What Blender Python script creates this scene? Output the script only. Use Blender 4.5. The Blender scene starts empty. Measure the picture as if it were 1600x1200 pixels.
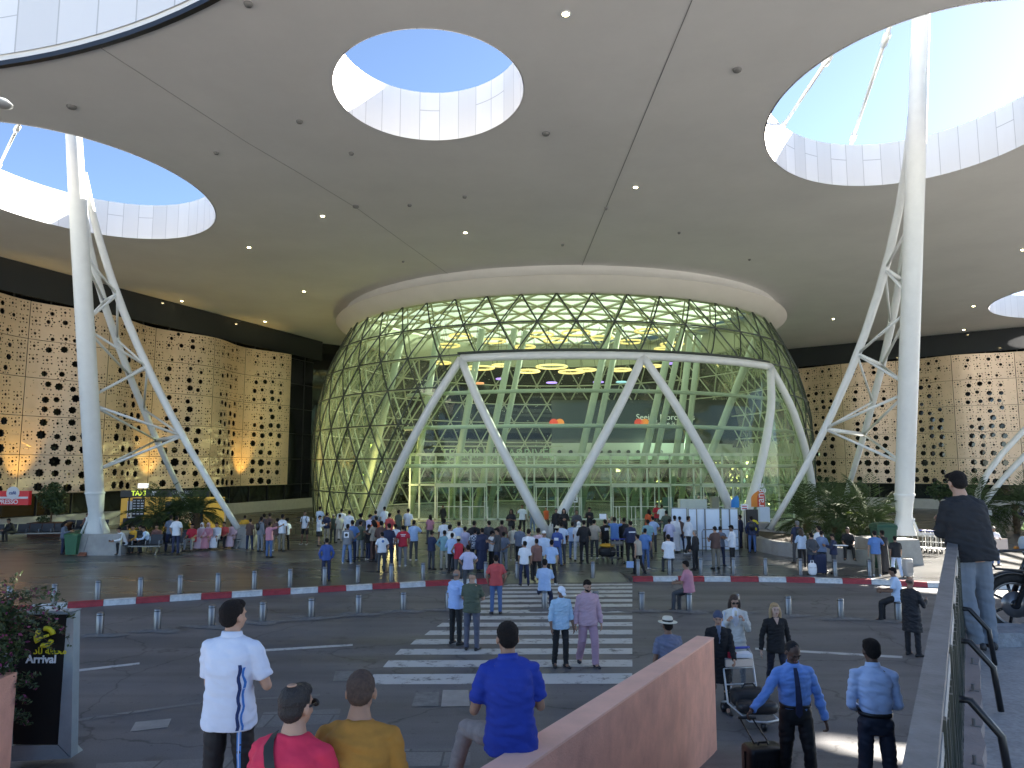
import bpy, bmesh, math, random
from mathutils import Vector, Matrix, noise, geometry
R = math.radians
random.seed(7)
S = bpy.context.scene
COL = S.collection
# ---------------------------------------------------------------- camera, sky, sun, exposure
F, H = 1130.0, 4.2
PITCH = math.atan(127 / F)
cam = bpy.data.objects.new("camera", bpy.data.cameras.new("camera"))
COL.objects.link(cam)
cam.location = (0, 0, H)
cam.rotation_euler = (R(90) + PITCH, 0, 0)
cam.data.sensor_width = 36
cam.data.lens = 36 * F / 1600
cam.data.clip_start = 0.05
cam.data.clip_end = 4000
S.camera = cam
SUN_EL, SUN_AZ = R(27), R(38)          # azimuth counted from +X towards +Y
w = bpy.data.worlds.new("World")
S.world = w
w.use_nodes = True
nt = w.node_tree
sky = nt.nodes.new("ShaderNodeTexSky")
sky.sky_type = 'NISHITA'
sky.sun_disc = False
sky.sun_elevation = SUN_EL
sky.sun_rotation = R(90) - SUN_AZ
sky.air_density = 0.6
sky.dust_density = 0.14
sky.ozone_density = 1.2
nt.links.new(sky.outputs[0], nt.nodes["Background"].inputs[0])
nt.nodes["Background"].inputs[1].default_value = 0.05
sl = bpy.data.lights.new("sun", 'SUN')
sl.energy = 5.0
sl.angle = R(0.5)
sl.color = (1.0, 0.93, 0.82)
so = bpy.data.objects.new("sun", sl)
COL.objects.link(so)
sd = Vector((math.cos(SUN_AZ) * math.cos(SUN_EL), math.sin(SUN_AZ) * math.cos(SUN_EL), math.sin(SUN_EL)))
so.rotation_euler = sd.to_track_quat('Z', 'Y').to_euler()
so.location = (60, 60, 60)
S.view_settings.view_transform = 'Standard'
S.view_settings.look = 'None'
S.view_settings.exposure = 2.85
S.view_settings.gamma = 1
S.render.engine = 'CYCLES'
S.cycles.use_denoising = True
S.cycles.max_bounces = 7
S.cycles.diffuse_bounces = 4
S.cycles.glossy_bounces = 4
S.cycles.transmission_bounces = 4
S.cycles.transparent_max_bounces = 20
S.cycles.sample_clamp_indirect = 6

# ---------------------------------------------------------------- pixel helpers (photo pixels of 1600x1200)
def ray(x, y):
    u = (x - 800) / F
    v = (600 - y) / F
    return Vector((u, math.cos(PITCH) - v * math.sin(PITCH), math.sin(PITCH) + v * math.cos(PITCH)))
def PZ(x, y, z=0.0):
    r = ray(x, y)
    t = (z - H) / r.z
    return Vector((r.x * t, r.y * t, z))
def PD(x, y, Y):
    r = ray(x, y)
    t = Y / r.y
    return Vector((r.x * t, Y, H + r.z * t))

# ---------------------------------------------------------------- materials
def mat(name, col, rough=0.6, metal=0.0, var=0.0, vscale=3.0, bump=0.0, bscale=20.0, emit=None, estr=0.0, spec=0.5, col2=None, dots=False):
    m = bpy.data.materials.new(name)
    m.use_nodes = True
    n = m.node_tree.nodes
    l = m.node_tree.links
    b = n["Principled BSDF"]
    b.inputs["Base Color"].default_value = (*col, 1)
    b.inputs["Roughness"].default_value = rough
    b.inputs["Metallic"].default_value = metal
    b.inputs["Specular IOR Level"].default_value = spec
    if emit:
        b.inputs["Emission Color"].default_value = (*emit, 1)
        b.inputs["Emission Strength"].default_value = estr
    tc = n.new("ShaderNodeTexCoord")
    if var > 0 or col2:
        t = n.new("ShaderNodeTexNoise")
        t.inputs["Scale"].default_value = vscale
        t.inputs["Detail"].default_value = 8
        t.inputs["Roughness"].default_value = 0.65
        l.new(tc.outputs["Object"], t.inputs["Vector"])
        r = n.new("ShaderNodeValToRGB")
        r.color_ramp.elements[0].position = 0.3
        r.color_ramp.elements[1].position = 0.7
        c2 = col2 if col2 else tuple(min(1, c * (1 + var)) for c in col)
        c1 = col if col2 else tuple(c * (1 - var) for c in col)
        r.color_ramp.elements[0].color = (*c1, 1)
        r.color_ramp.elements[1].color = (*c2, 1)
        l.new(t.outputs["Fac"], r.inputs["Fac"])
        l.new(r.outputs["Color"], b.inputs["Base Color"])
    if bump > 0:
        t2 = n.new("ShaderNodeTexNoise")
        t2.inputs["Scale"].default_value = bscale
        t2.inputs["Detail"].default_value = 5
        l.new(tc.outputs["Object"], t2.inputs["Vector"])
        bp = n.new("ShaderNodeBump")
        bp.inputs["Strength"].default_value = bump
        bp.inputs["Distance"].default_value = 0.02
        l.new(t2.outputs["Fac"], bp.inputs["Height"])
        l.new(bp.outputs["Normal"], b.inputs["Normal"])
    return m

def glassmat(name, tint, refl=0.08, dots=False, milk=0.0, ior=1.35, rough=0.02, dotcol=(0.5, 0.55, 0.45)):
    m = bpy.data.materials.new(name)
    m.use_nodes = True
    n = m.node_tree.nodes
    l = m.node_tree.links
    n.remove(n["Principled BSDF"])
    out = n["Material Output"]
    tr = n.new("ShaderNodeBsdfTransparent")
    tr.inputs[0].default_value = (*tint, 1)
    gl = n.new("ShaderNodeBsdfGlossy")
    gl.inputs["Roughness"].default_value = rough
    gl.inputs[0].default_value = (0.9, 0.95, 0.85, 1)
    fr = n.new("ShaderNodeFresnel")
    fr.inputs[0].default_value = ior
    ad = n.new("ShaderNodeMath")
    ad.operation = 'ADD'
    ad.use_clamp = True
    ad.inputs[1].default_value = refl
    l.new(fr.outputs[0], ad.inputs[0])
    mx = n.new("ShaderNodeMixShader")
    l.new(ad.outputs[0], mx.inputs[0])
    l.new(tr.outputs[0], mx.inputs[1])
    l.new(gl.outputs[0], mx.inputs[2])
    last = mx
    if milk > 0:
        dm = n.new("ShaderNodeBsdfDiffuse"); dm.inputs[0].default_value = (.78, .80, .62, 1)
        tl = n.new("ShaderNodeBsdfTranslucent"); tl.inputs[0].default_value = (.78, .80, .62, 1)
        a1 = n.new("ShaderNodeMixShader"); a1.inputs[0].default_value = .5
        l.new(dm.outputs[0], a1.inputs[1]); l.new(tl.outputs[0], a1.inputs[2])
        a2 = n.new("ShaderNodeMixShader"); a2.inputs[0].default_value = milk
        l.new(mx.outputs[0], a2.inputs[1]); l.new(a1.outputs[0], a2.inputs[2])
        mx = a2
        last = a2
    if dots:
        tc = n.new("ShaderNodeTexCoord")
        vo = n.new("ShaderNodeTexVoronoi")
        vo.inputs["Scale"].default_value = dots
        l.new(tc.outputs["Object"], vo.inputs["Vector"])
        lt = n.new("ShaderNodeMath")
        lt.operation = 'LESS_THAN'
        lt.inputs[1].default_value = 0.11
        l.new(vo.outputs["Distance"], lt.inputs[0])
        df = n.new("ShaderNodeBsdfDiffuse")
        df.inputs[0].default_value = (*dotcol, 1)
        m2 = n.new("ShaderNodeMixShader")
        l.new(lt.outputs[0], m2.inputs[0])
        l.new(mx.outputs[0], m2.inputs[1])
        l.new(df.outputs[0], m2.inputs[2])
        last = m2
    l.new(last.outputs[0], out.inputs[0])
    return m

MC = {}
def plain(col, rough=0.7, var=0.08, vscale=8, **k):
    key = (tuple(round(c, 3) for c in col), rough, tuple(sorted(k.items())))
    if key not in MC:
        MC[key] = mat("cloth", col, rough, var=var, vscale=vscale, **k)
    return MC[key]

# ---------------------------------------------------------------- mesh builder
class MB:
    def __init__(s):
        s.v = []; s.f = []; s.mi = []
    def add(s, vs, fs, mi=0):
        o = len(s.v)
        s.v += [tuple(v) for v in vs]
        s.f += [tuple(i + o for i in f) for f in fs]
        s.mi += [mi] * len(fs)
    def box(s, c, size, rz=0.0, mi=0, M=None):
        x, y, z = (a / 2 for a in size)
        vs = [Vector((i * x, j * y, k * z)) for k in (-1, 1) for j in (-1, 1) for i in (-1, 1)]
        if M is None:
            M = Matrix.Translation(c) @ Matrix.Rotation(rz, 4, 'Z')
        s.add([M @ v for v in vs], [(0, 2, 3, 1), (4, 5, 7, 6), (0, 1, 5, 4), (2, 6, 7, 3), (0, 4, 6, 2), (1, 3, 7, 5)], mi)
        return s
    def beam(s, p0, p1, w, h, mi=0, up=(0, 0, 1)):
        p0, p1 = Vector(p0), Vector(p1)
        d = (p1 - p0)
        L = d.length
        d.normalize()
        u = Vector(up)
        sx = d.cross(u)
        if sx.length < 1e-4:
            sx = d.cross(Vector((1, 0, 0)))
        sx.normalize()
        uu = sx.cross(d)
        vs = []
        for t in (p0, p1):
            for a, b in ((-1, -1), (1, -1), (1, 1), (-1, 1)):
                vs.append(t + sx * a * w / 2 + uu * b * h / 2)
        s.add(vs, [(0, 1, 2, 3), (7, 6, 5, 4), (0, 4, 5, 1), (1, 5, 6, 2), (2, 6, 7, 3), (3, 7, 4, 0)], mi)
        return s
    def tube(s, pts, rad, n=10, mi=0, cap=True):
        pts = [Vector(p) for p in pts]
        if not isinstance(rad, (list, tuple)):
            rad = [rad] * len(pts)
        rings = []
        up = None
        for i, p in enumerate(pts):
            d = (pts[min(i + 1, len(pts) - 1)] - pts[max(i - 1, 0)]).normalized()
            if up is None:
                up = Vector((0, 0, 1)) if abs(d.z) < 0.9 else Vector((1, 0, 0))
            sx = d.cross(up).normalized()
            up = sx.cross(d).normalized()
            rings.append([p + (sx * math.cos(2 * math.pi * k / n) + up * math.sin(2 * math.pi * k / n)) * rad[i] for k in range(n)])
        s.rings(rings, mi, cap)
        return s
    def rings(s, rings, mi=0, cap=True, closed=True):
        n = len(rings[0])
        vs = [v for r in rings for v in r]
        fs = []
        for i in range(len(rings) - 1):
            for k in range(n if closed else n - 1):
                a, b = i * n + k, i * n + (k + 1) % n
                fs.append((a, b, b + n, a + n))
        if cap:
            fs.append(tuple(range(n - 1, -1, -1)))
            fs.append(tuple((len(rings) - 1) * n + k for k in range(n)))
        s.add(vs, fs, mi)
        return s
    def lathe(s, prof, n=24, c=(0, 0, 0), mi=0, cap=True, a0=0.0, a1=None):
        c = Vector(c)
        full = a1 is None
        a1 = a1 if a1 is not None else 2 * math.pi
        m = n if full else n + 1
        rings = []
        for r, z in prof:
            rings.append([c + Vector((r * math.cos(a0 + (a1 - a0) * k / n), r * math.sin(a0 + (a1 - a0) * k / n), z)) for k in range(m)])
        s.rings(rings, mi, cap and full, closed=full)
        return s
    def prism(s, poly, z0, z1, mi=0):
        n = len(poly)
        vs = [Vector((p[0], p[1], z0)) for p in poly] + [Vector((p[0], p[1], z1)) for p in poly]
        fs = [tuple(range(n - 1, -1, -1)), tuple(range(n, 2 * n))] + [(i, (i + 1) % n, (i + 1) % n + n, i + n) for i in range(n)]
        s.add(vs, fs, mi)
        return s
    def ball(s, c, r, n=12, m=8, mi=0, M=None):
        c = Vector(c)
        if not isinstance(r, (list, tuple)):
            r = (r, r, r)
        rings = []
        for i in range(1, m):
            t = math.pi * i / m
            rings.append([Vector((r[0] * math.sin(t) * math.cos(2 * math.pi * k / n), r[1] * math.sin(t) * math.sin(2 * math.pi * k / n), -r[2] * math.cos(t))) for k in range(n)])
        vs = [v for q in rings for v in q] + [Vector((0, 0, -r[2])), Vector((0, 0, r[2]))]
        a, b = len(vs) - 2, len(vs) - 1
        fs = []
        for i in range(m - 2):
            for k in range(n):
                fs.append((i * n + k, i * n + (k + 1) % n, (i + 1) * n + (k + 1) % n, (i + 1) * n + k))
        for k in range(n):
            fs.append((a, (k + 1) % n, k))
            fs.append((b, (m - 2) * n + k, (m - 2) * n + (k + 1) % n))
        if M is not None:
            vs = [M @ v for v in vs]
        s.add([v + c for v in vs], fs, mi)
        return s
    def mesh(s, name, mats, smooth=False, bev=0):
        me = bpy.data.meshes.new(name)
        me.from_pydata(s.v, [], s.f)
        for m_ in (mats if isinstance(mats, (list, tuple)) else [mats]):
            me.materials.append(m_)
        me.polygons.foreach_set("material_index", s.mi)
        if smooth:
            me.polygons.foreach_set("use_smooth", [True] * len(me.polygons))
        me.update()
        return me
    def build(s, name, mats, parent=None, smooth=False, loc=None, autos=None):
        me = s.mesh(name, mats, smooth)
        o = bpy.data.objects.new(name, me)
        COL.objects.link(o)
        if loc is not None:
            o.location = loc
        if parent:
            o.parent = parent
        if autos:
            try:
                me.set_sharp_from_angle(angle=R(autos))
            except Exception:
                pass
        return o

def tag(o, label=None, cat=None, group=None, kind=None):
    if label: o["label"] = label
    if cat: o["category"] = cat
    if group: o["group"] = group
    if kind: o["kind"] = kind
    return o
def thing(name, label, cat, loc=(0, 0, 0), rz=0.0, group=None):
    o = bpy.data.objects.new(name, None)
    COL.objects.link(o)
    o.empty_display_size = 0.2
    o.location = loc
    o.rotation_euler = (0, 0, rz)
    return tag(o, label, cat, group)
def dup(root, loc=None, rz=None, label=None, group=None, scale=None):
    r = root.copy()
    COL.objects.link(r)
    if loc is not None: r.location = loc
    if rz is not None: r.rotation_euler = (0, 0, rz)
    if scale is not None: r.scale = scale
    if label: r["label"] = label
    if group: r["group"] = group
    for ch in list(root.children):
        c = ch.copy(); COL.objects.link(c); c.parent = r
        for g in ch.children:
            d = g.copy(); COL.objects.link(d); d.parent = c
    return r
def text_mesh(body, size, ext=0.004, align='CENTER', bold=0.0):
    cu = bpy.data.curves.new("text", 'FONT')
    cu.body = body
    cu.size = size
    cu.extrude = ext
    cu.offset = bold
    cu.align_x = align
    cu.align_y = 'CENTER'
    o = bpy.data.objects.new("text", cu)
    COL.objects.link(o)
    dg = bpy.context.evaluated_depsgraph_get()
    me = bpy.data.meshes.new_from_object(o.evaluated_get(dg))
    bpy.data.objects.remove(o)
    return me
def text(name, body, size, loc, rz, m, parent=None, rx=R(90), align='CENTER', ext=0.004, bold=0.0):
    me = text_mesh(body, size, ext, align, bold)
    me.materials.clear()
    me.materials.append(m)
    o = bpy.data.objects.new(name, me)
    COL.objects.link(o)
    o.location = loc
    o.rotation_euler = (rx, 0, rz)
    if parent: o.parent = parent
    return o
# ================================================================ MATERIALS OF THE SETTING
def ground_mat(name, c1, c2, rough, rvar=0.1, scale=0.6, tile=None, tilecol=None, bump=0.15, fine=60, wet=False):
    m = bpy.data.materials.new(name); m.use_nodes = True
    n = m.node_tree.nodes; l = m.node_tree.links; b = n["Principled BSDF"]
    tc = n.new("ShaderNodeTexCoord")
    a = n.new("ShaderNodeTexNoise"); a.inputs["Scale"].default_value = scale; a.inputs["Detail"].default_value = 9; a.inputs["Roughness"].default_value = 0.7
    l.new(tc.outputs["Object"], a.inputs["Vector"])
    f = n.new("ShaderNodeTexNoise"); f.inputs["Scale"].default_value = fine; f.inputs["Detail"].default_value = 3
    l.new(tc.outputs["Object"], f.inputs["Vector"])
    r = n.new("ShaderNodeValToRGB"); r.color_ramp.elements[0].position = .32; r.color_ramp.elements[1].position = .68
    r.color_ramp.elements[0].color = (*c1, 1); r.color_ramp.elements[1].color = (*c2, 1)
    l.new(a.outputs["Fac"], r.inputs["Fac"])
    mx = n.new("ShaderNodeMix"); mx.data_type = 'RGBA'; mx.blend_type = 'MULTIPLY'; mx.inputs[0].default_value = .55
    r2 = n.new("ShaderNodeValToRGB"); r2.color_ramp.elements[0].position = .3; r2.color_ramp.elements[1].position = .7
    r2.color_ramp.elements[0].color = (.55, .55, .55, 1); r2.color_ramp.elements[1].color = (1, 1, 1, 1)
    l.new(f.outputs["Fac"], r2.inputs["Fac"])
    l.new(r.outputs["Color"], mx.inputs[6]); l.new(r2.outputs["Color"], mx.inputs[7])
    col = mx.outputs[2]
    hgt = f.outputs["Fac"]
    if tile:
        bt = n.new("ShaderNodeTexBrick"); bt.inputs["Scale"].default_value = 1.0
        bt.inputs["Brick Width"].default_value = tile[0]; bt.inputs["Row Height"].default_value = tile[1]
        bt.inputs["Mortar Size"].default_value = tile[2]; bt.inputs["Mortar Smooth"].default_value = .3
        bt.offset = tile[3] if len(tile) > 3 else 0.5
        bt.inputs["Color1"].default_value = (1, 1, 1, 1); bt.inputs["Color2"].default_value = (.78, .78, .8, 1)
        bt.inputs["Mortar"].default_value = (*tilecol, 1)
        l.new(tc.outputs["Object"], bt.inputs["Vector"])
        m3 = n.new("ShaderNodeMix"); m3.data_type = 'RGBA'; m3.blend_type = 'MULTIPLY'; m3.inputs[0].default_value = 1
        l.new(col, m3.inputs[6]); l.new(bt.outputs["Color"], m3.inputs[7])
        col = m3.outputs[2]
    l.new(col, b.inputs["Base Color"])
    mr = n.new("ShaderNodeMapRange"); mr.inputs["From Min"].default_value = .3; mr.inputs["From Max"].default_value = .7
    mr.inputs["To Min"].default_value = rough - rvar; mr.inputs["To Max"].default_value = rough + rvar
    g = n.new("ShaderNodeTexNoise"); g.inputs["Scale"].default_value = .9; g.inputs["Detail"].default_value = 6
    mp = n.new("ShaderNodeMapping"); mp.inputs["Scale"].default_value = (.25, 1.2, 1)
    l.new(tc.outputs["Object"], mp.inputs["Vector"]); l.new(mp.outputs[0], g.inputs["Vector"])
    l.new(g.outputs["Fac"], mr.inputs["Value"]); l.new(mr.outputs[0], b.inputs["Roughness"])
    bp = n.new("ShaderNodeBump"); bp.inputs["Strength"].default_value = bump; bp.inputs["Distance"].default_value = .006
    l.new(hgt, bp.inputs["Height"]); l.new(bp.outputs["Normal"], b.inputs["Normal"])
    return m
M_ROAD = ground_mat("asphalt", (.138, .137, .146), (.182, .180, .188), .62, .12, .35, bump=.5, fine=45)
def road_detail(m):
    """oil stains, tyre streaks and hairline cracks"""
    n = m.node_tree.nodes; l = m.node_tree.links; b = n["Principled BSDF"]
    src = b.inputs["Base Color"].links[0].from_socket
    tc = [x for x in n if x.type == 'TEX_COORD'][0]
    def noise_(scale, sx, sy, lo, hi, c, det=6):
        mp = n.new("ShaderNodeMapping"); mp.inputs["Scale"].default_value = (sx, sy, 1); l.new(tc.outputs["Object"], mp.inputs["Vector"])
        t = n.new("ShaderNodeTexNoise"); t.inputs["Scale"].default_value = scale; t.inputs["Detail"].default_value = det; l.new(mp.outputs[0], t.inputs["Vector"])
        r = n.new("ShaderNodeValToRGB"); r.color_ramp.elements[0].position = lo; r.color_ramp.elements[1].position = hi
        r.color_ramp.elements[0].color = (c, c, c, 1); r.color_ramp.elements[1].color = (1, 1, 1, 1); l.new(t.outputs["Fac"], r.inputs["Fac"]); return r.outputs[0]
    outs = [noise_(1.0, .06, 1.1, .36, .56, .72), noise_(.9, 1, 1, .27, .36, .55), noise_(6.0, 1, 1, .30, .36, .70, 3)]
    v = n.new("ShaderNodeTexVoronoi"); v.feature = 'DISTANCE_TO_EDGE'; v.inputs["Scale"].default_value = .22
    nz = n.new("ShaderNodeTexNoise"); nz.inputs["Scale"].default_value = 1.5; nz.inputs["Detail"].default_value = 6; l.new(tc.outputs["Object"], nz.inputs["Vector"])
    mxv = n.new("ShaderNodeMix"); mxv.data_type = 'RGBA'; mxv.blend_type = 'LINEAR_LIGHT'; mxv.inputs[0].default_value = .35; l.new(tc.outputs["Object"], mxv.inputs[6]); l.new(nz.outputs["Color"], mxv.inputs[7]); l.new(mxv.outputs[2], v.inputs["Vector"])
    r = n.new("ShaderNodeValToRGB"); r.color_ramp.elements[0].position = .0; r.color_ramp.elements[1].position = .006; r.color_ramp.elements[0].color = (.45, .45, .45, 1); r.color_ramp.elements[1].color = (1, 1, 1, 1); l.new(v.outputs["Distance"], r.inputs["Fac"]); outs.append(r.outputs[0])
    for o in outs:
        x = n.new("ShaderNodeMix"); x.data_type = 'RGBA'; x.blend_type = 'MULTIPLY'; x.inputs[0].default_value = 1; l.new(src, x.inputs[6]); l.new(o, x.inputs[7]); src = x.outputs[2]
    l.new(src, b.inputs["Base Color"])
road_detail(M_ROAD)
M_PLAZA = ground_mat("polished_stone", (.100, .100, .100), (.140, .137, .132), .30, .06, .5, tile=(1.2, .6, .012), tilecol=(.35, .35, .35), bump=.05, fine=30)
M_LAND = ground_mat("pale_bounce_paving", (.55, .53, .50), (.62, .60, .57), .8, .05, .1, bump=.2, fine=8)  # unseen outer ground made extra pale to bounce sun under the canopy
M_CONC = mat("concrete", (.33, .32, .30), .75, var=.18, vscale=2.5, bump=.25, bscale=25)
M_CONC_D = mat("weathered_concrete", (.20, .20, .19), .8, var=.3, vscale=5, bump=.3, bscale=40)
M_STEEL_W = mat("white_painted_steel", (.68, .69, .66), .38, var=.05, vscale=2)
M_CANOPY = mat("canopy_soffit", (.72, .71, .68), .75, var=.06, vscale=.22, bump=.05, bscale=3)
M_CREAM = mat("collar_plaster", (.62, .59, .53), .7, var=.04, vscale=.5)
M_DARKGLASS = mat("dark_glass_wall", (.012, .014, .016), .06, spec=.6)
M_MULL = mat("dark_mullion", (.03, .032, .03), .4)
M_INNER = mat("pale_green_steel", (.48, .52, .39), .45, var=.05, vscale=1)
M_BRASS = mat("perforated_gold_metal", (.70, .53, .37), .45, metal=.3, var=.08, vscale=.6)
M_BLACK = mat("black_paint", (.012, .012, .013), .35)
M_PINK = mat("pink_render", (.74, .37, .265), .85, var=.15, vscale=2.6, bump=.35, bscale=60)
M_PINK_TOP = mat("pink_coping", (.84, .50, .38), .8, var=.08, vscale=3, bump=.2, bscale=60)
M_WHITE_P = mat("road_paint_white", (.62, .64, .64), .6, var=.22, vscale=7, bump=.2, bscale=50)
M_RED_P = mat("kerb_paint_red", (.36, .035, .045), .55, var=.25, vscale=6, bump=.2, bscale=40)

# ================================================================ GROUND
g = MB(); g.add([(-900, -300, -.02), (900, -300, -.02), (900, 1600, -.02), (-900, 1600, -.02)], [(0, 1, 2, 3)])
tag(g.build("ground", M_LAND), kind="structure")
# the road, a flat sheet, running left to right in front of the building
g = MB(); g.add([(-120, -4, 0), (120, -4, 0), (120, 29.5, 0), (-120, 29.5, 0)], [(0, 1, 2, 3)])
tag(g.build("road", M_ROAD), kind="structure")
# kerb line from the photo
KL = [(-40, 3), (-24.5, 14.8), (-17, 19.6)] + [tuple(PZ(*q, 0).xy) for q in [(105, 951), (161, 947), (212, 943.5), (265, 940), (314, 937), (362, 934), (410, 931), (454, 928.5), (497, 926), (541, 923.5), (582, 921), (625, 919), (665, 916.5), (705, 914.5), (745, 913), (785, 912)]]
KR = [tuple(PZ(*q, 0).xy) for q in [(989, 909), (1021, 908.6), (1060, 908.6), (1101, 908.8), (1142, 909), (1186, 909.3), (1229, 910), (1274, 911), (1317, 912), (1362, 913), (1403, 915), (1450, 918)]] + [(16.5, 25.4), (19, 24.3), (25, 21.5), (40, 14)]
KZ = .15
poly = [(x, y) for x, y in KL] + [(KL[-1][0] + .3, 28.4), (KR[0][0] - .3, 28.4)] + [(x, y) for x, y in KR] + [(90, 14), (90, 100), (-90, 100), (-90, 3)]
def flat_poly(name, poly, z, m, inset=0):
    me = bpy.data.meshes.new(name)
    bm = bmesh.new()
    vs = [bm.verts.new((p[0], p[1], z)) for p in poly]
    es = [bm.edges.new((vs[i], vs[(i + 1) % len(vs)])) for i in range(len(vs))]
    bmesh.ops.triangle_fill(bm, use_beauty=True, edges=es)
    bmesh.ops.recalc_face_normals(bm, faces=bm.faces)
    for fc in bm.faces:
        if fc.normal.z < 0: fc.normal_flip()
    bm.to_mesh(me); bm.free()
    me.materials.append(m)
    o = bpy.data.objects.new(name, me); COL.objects.link(o)
    return o
plaza = flat_poly("plaza", poly, KZ, M_PLAZA)
tag(plaza, kind="structure")
# dropped kerb ramp at the crossing
g = MB(); a = PZ(785, 912, 0); b = PZ(989, 909, 0)
g.add([(a.x, a.y, .004), (b.x, b.y, .004), (b.x - .3, 28.42, KZ + .004), (a.x + .3, 28.42, KZ + .004)], [(0, 1, 2, 3)])
for e_ in ((a, .3), (b, -.3)):
    g.add([(e_[0].x, e_[0].y, -.01), (e_[0].x, e_[0].y, KZ + .002), (e_[0].x + e_[1], 28.42, KZ + .002)], [(0, 1, 2)])
tag(g.build("pavement", M_PLAZA), kind="structure")
def kerb(pts, first):
    mb = MB(); k = first
    acc = []
    for i in range(len(pts) - 1):
        p, q = Vector(pts[i]).to_3d(), Vector(pts[i + 1]).to_3d()
        n_ = max(1, round((q - p).length / 1.0))
        for j in range(n_):
            acc.append((p.lerp(q, j / n_), p.lerp(q, (j + 1) / n_)))
    for (p, q) in acc:
        d = (q - p).normalized(); nrm = Vector((-d.y, d.x, 0))
        if nrm.y < 0: nrm = -nrm
        p2, q2 = p + d * .006, q - d * .006
        vs = []
        for z, o in ((-.01, 0), (KZ + .004, .02), (KZ + .022, .05), (KZ + .022, .20)):
            vs += [p2 + nrm * o + Vector((0, 0, z)), q2 + nrm * o + Vector((0, 0, z))]
        mb.add(vs, [(0, 1, 3, 2), (2, 3, 5, 4), (4, 5, 7, 6), (0, 2, 4, 6), (1, 7, 5, 3)], k % 2)
        k += 1
    return mb
kb = kerb(KL, 1); k2 = kerb(KR, 0); o_ = len(kb.v)
kb.v += k2.v; kb.f += [tuple(i + o_ for i in f) for f in k2.f]; kb.mi += k2.mi
tag(kb.build("kerb", [M_RED_P, M_WHITE_P]), kind="structure")
# zebra crossing
g = MB()
rows = [(1068, 1052, 575), (1041.5, 1030.5, 598), (1021.8, 1012.8, 617), (1005.5, 997.5, 641), (991, 984, 663), (978, 972, 682), (967, 961.5, 700), (957, 952, 718), (948, 943.5, 735), (940, 935.8, 748), (932.5, 928.6, 757), (926, 922.3, 766), (919.5, 916.5, 776), (914.3, 912, 786)]
for yb, yt, xl in rows:
    A, B = PZ(988, yb, .005), PZ(988, yt, .005)
    C_, D_ = PZ(xl, yb + 1.2, .005), PZ(xl + 9, yt + 1.2, .005)
    nseg = 8
    vs = []
    for i in range(nseg + 1):
        t = i / nseg
        vs += [C_.lerp(A, t) + Vector((0, random.uniform(-.012, .012), 0)), D_.lerp(B, t) + Vector((0, random.uniform(-.012, .012), 0))]
    g.add(vs, [(2 * i, 2 * i + 2, 2 * i + 3, 2 * i + 1) for i in range(nseg)])
def worn_paint():
    m = mat("worn_road_paint", (.60, .62, .62), .6, bump=.2, bscale=50)
    n = m.node_tree.nodes; l = m.node_tree.links; b = n["Principled BSDF"]
    tc = n["Texture Coordinate"]
    t = n.new("ShaderNodeTexNoise"); t.inputs["Scale"].default_value = 3.2; t.inputs["Detail"].default_value = 12; t.inputs["Roughness"].default_value = .75
    l.new(tc.outputs["Object"], t.inputs["Vector"])
    r = n.new("ShaderNodeValToRGB"); r.color_ramp.elements[0].position = .36; r.color_ramp.elements[1].position = .47
    r.color_ramp.elements[0].color = (.12, .12, .125, 1); r.color_ramp.elements[1].color = (.52, .54, .54, 1)
    l.new(t.outputs["Fac"], r.inputs["Fac"]); l.new(r.outputs[0], b.inputs["Base Color"])
    return m
M_WORN = worn_paint()
tag(g.build("zebra_crossing", M_WORN), kind="structure")
def line(name, quads, m, z=.005):
    g = MB()
    for q in quads:
        g.add([PZ(x, y, z) for x, y in q], [tuple(range(len(q)))])
    return tag(g.build(name, m), kind="structure")
line("lane_marking", [[(115, 1050), (218, 1038), (218, 1035), (115, 1046.5)], [(410, 1018), (551, 1009), (551, 1006), (410, 1014.5)],
    [(1180, 1015), (1410, 1028.5), (1410, 1025), (1180, 1012)]], M_WORN)
M_PAVE = ground_mat("light_paving", (.20, .20, .20), (.27, .27, .26), .7, .08, .8, tile=(1.0, .8, .02), tilecol=(.5, .5, .5), bump=.3, fine=30)
line("pavement", [[(400, 1137), (527, 1130), (533, 1107), (412, 1113)], [(150, 1204), (735, 1196), (735, 1168), (640, 1170), (150, 1193)], [(115, 1128), (115, 1124), (300, 1098), (500, 1084), (500, 1087), (300, 1101)]], M_PAVE, .006)
line("drain_cover", [[(203, 1143), (262, 1136), (268, 1122.5), (212, 1128)], [(689, 1104), (734, 1103), (732, 1078), (692, 1078)]], M_CONC, .008)
line("drain_grate", [[(520, 1064), (578, 1062), (576, 1047), (524, 1049)], [(643, 1104), (685, 1103), (686, 1081), (650, 1082)]], M_CONC_D, .008)
# concrete collars at the foot of the road bollards are built with them
# sunken/raised ramp surface right of the pink wall
g = MB(); nr = 14
vs = []
for i in range(nr + 1):
    y = 11.6 - i * .75
    zz = 0.006 if i == 0 else min(2.36, .006 + (11.6 - y) ** 1.25 * .14)
    vs += [(.1, y, zz), (9.5, y, zz)]
g.add(vs, [(2 * i, 2 * i + 1, 2 * i + 3, 2 * i + 2) for i in range(nr)])
def ramp_z(y):
    return 0.006 if y >= 11.6 else min(2.36, .006 + (11.6 - y) ** 1.25 * .14)
tag(g.build("ramp", M_ROAD), kind="structure")

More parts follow.
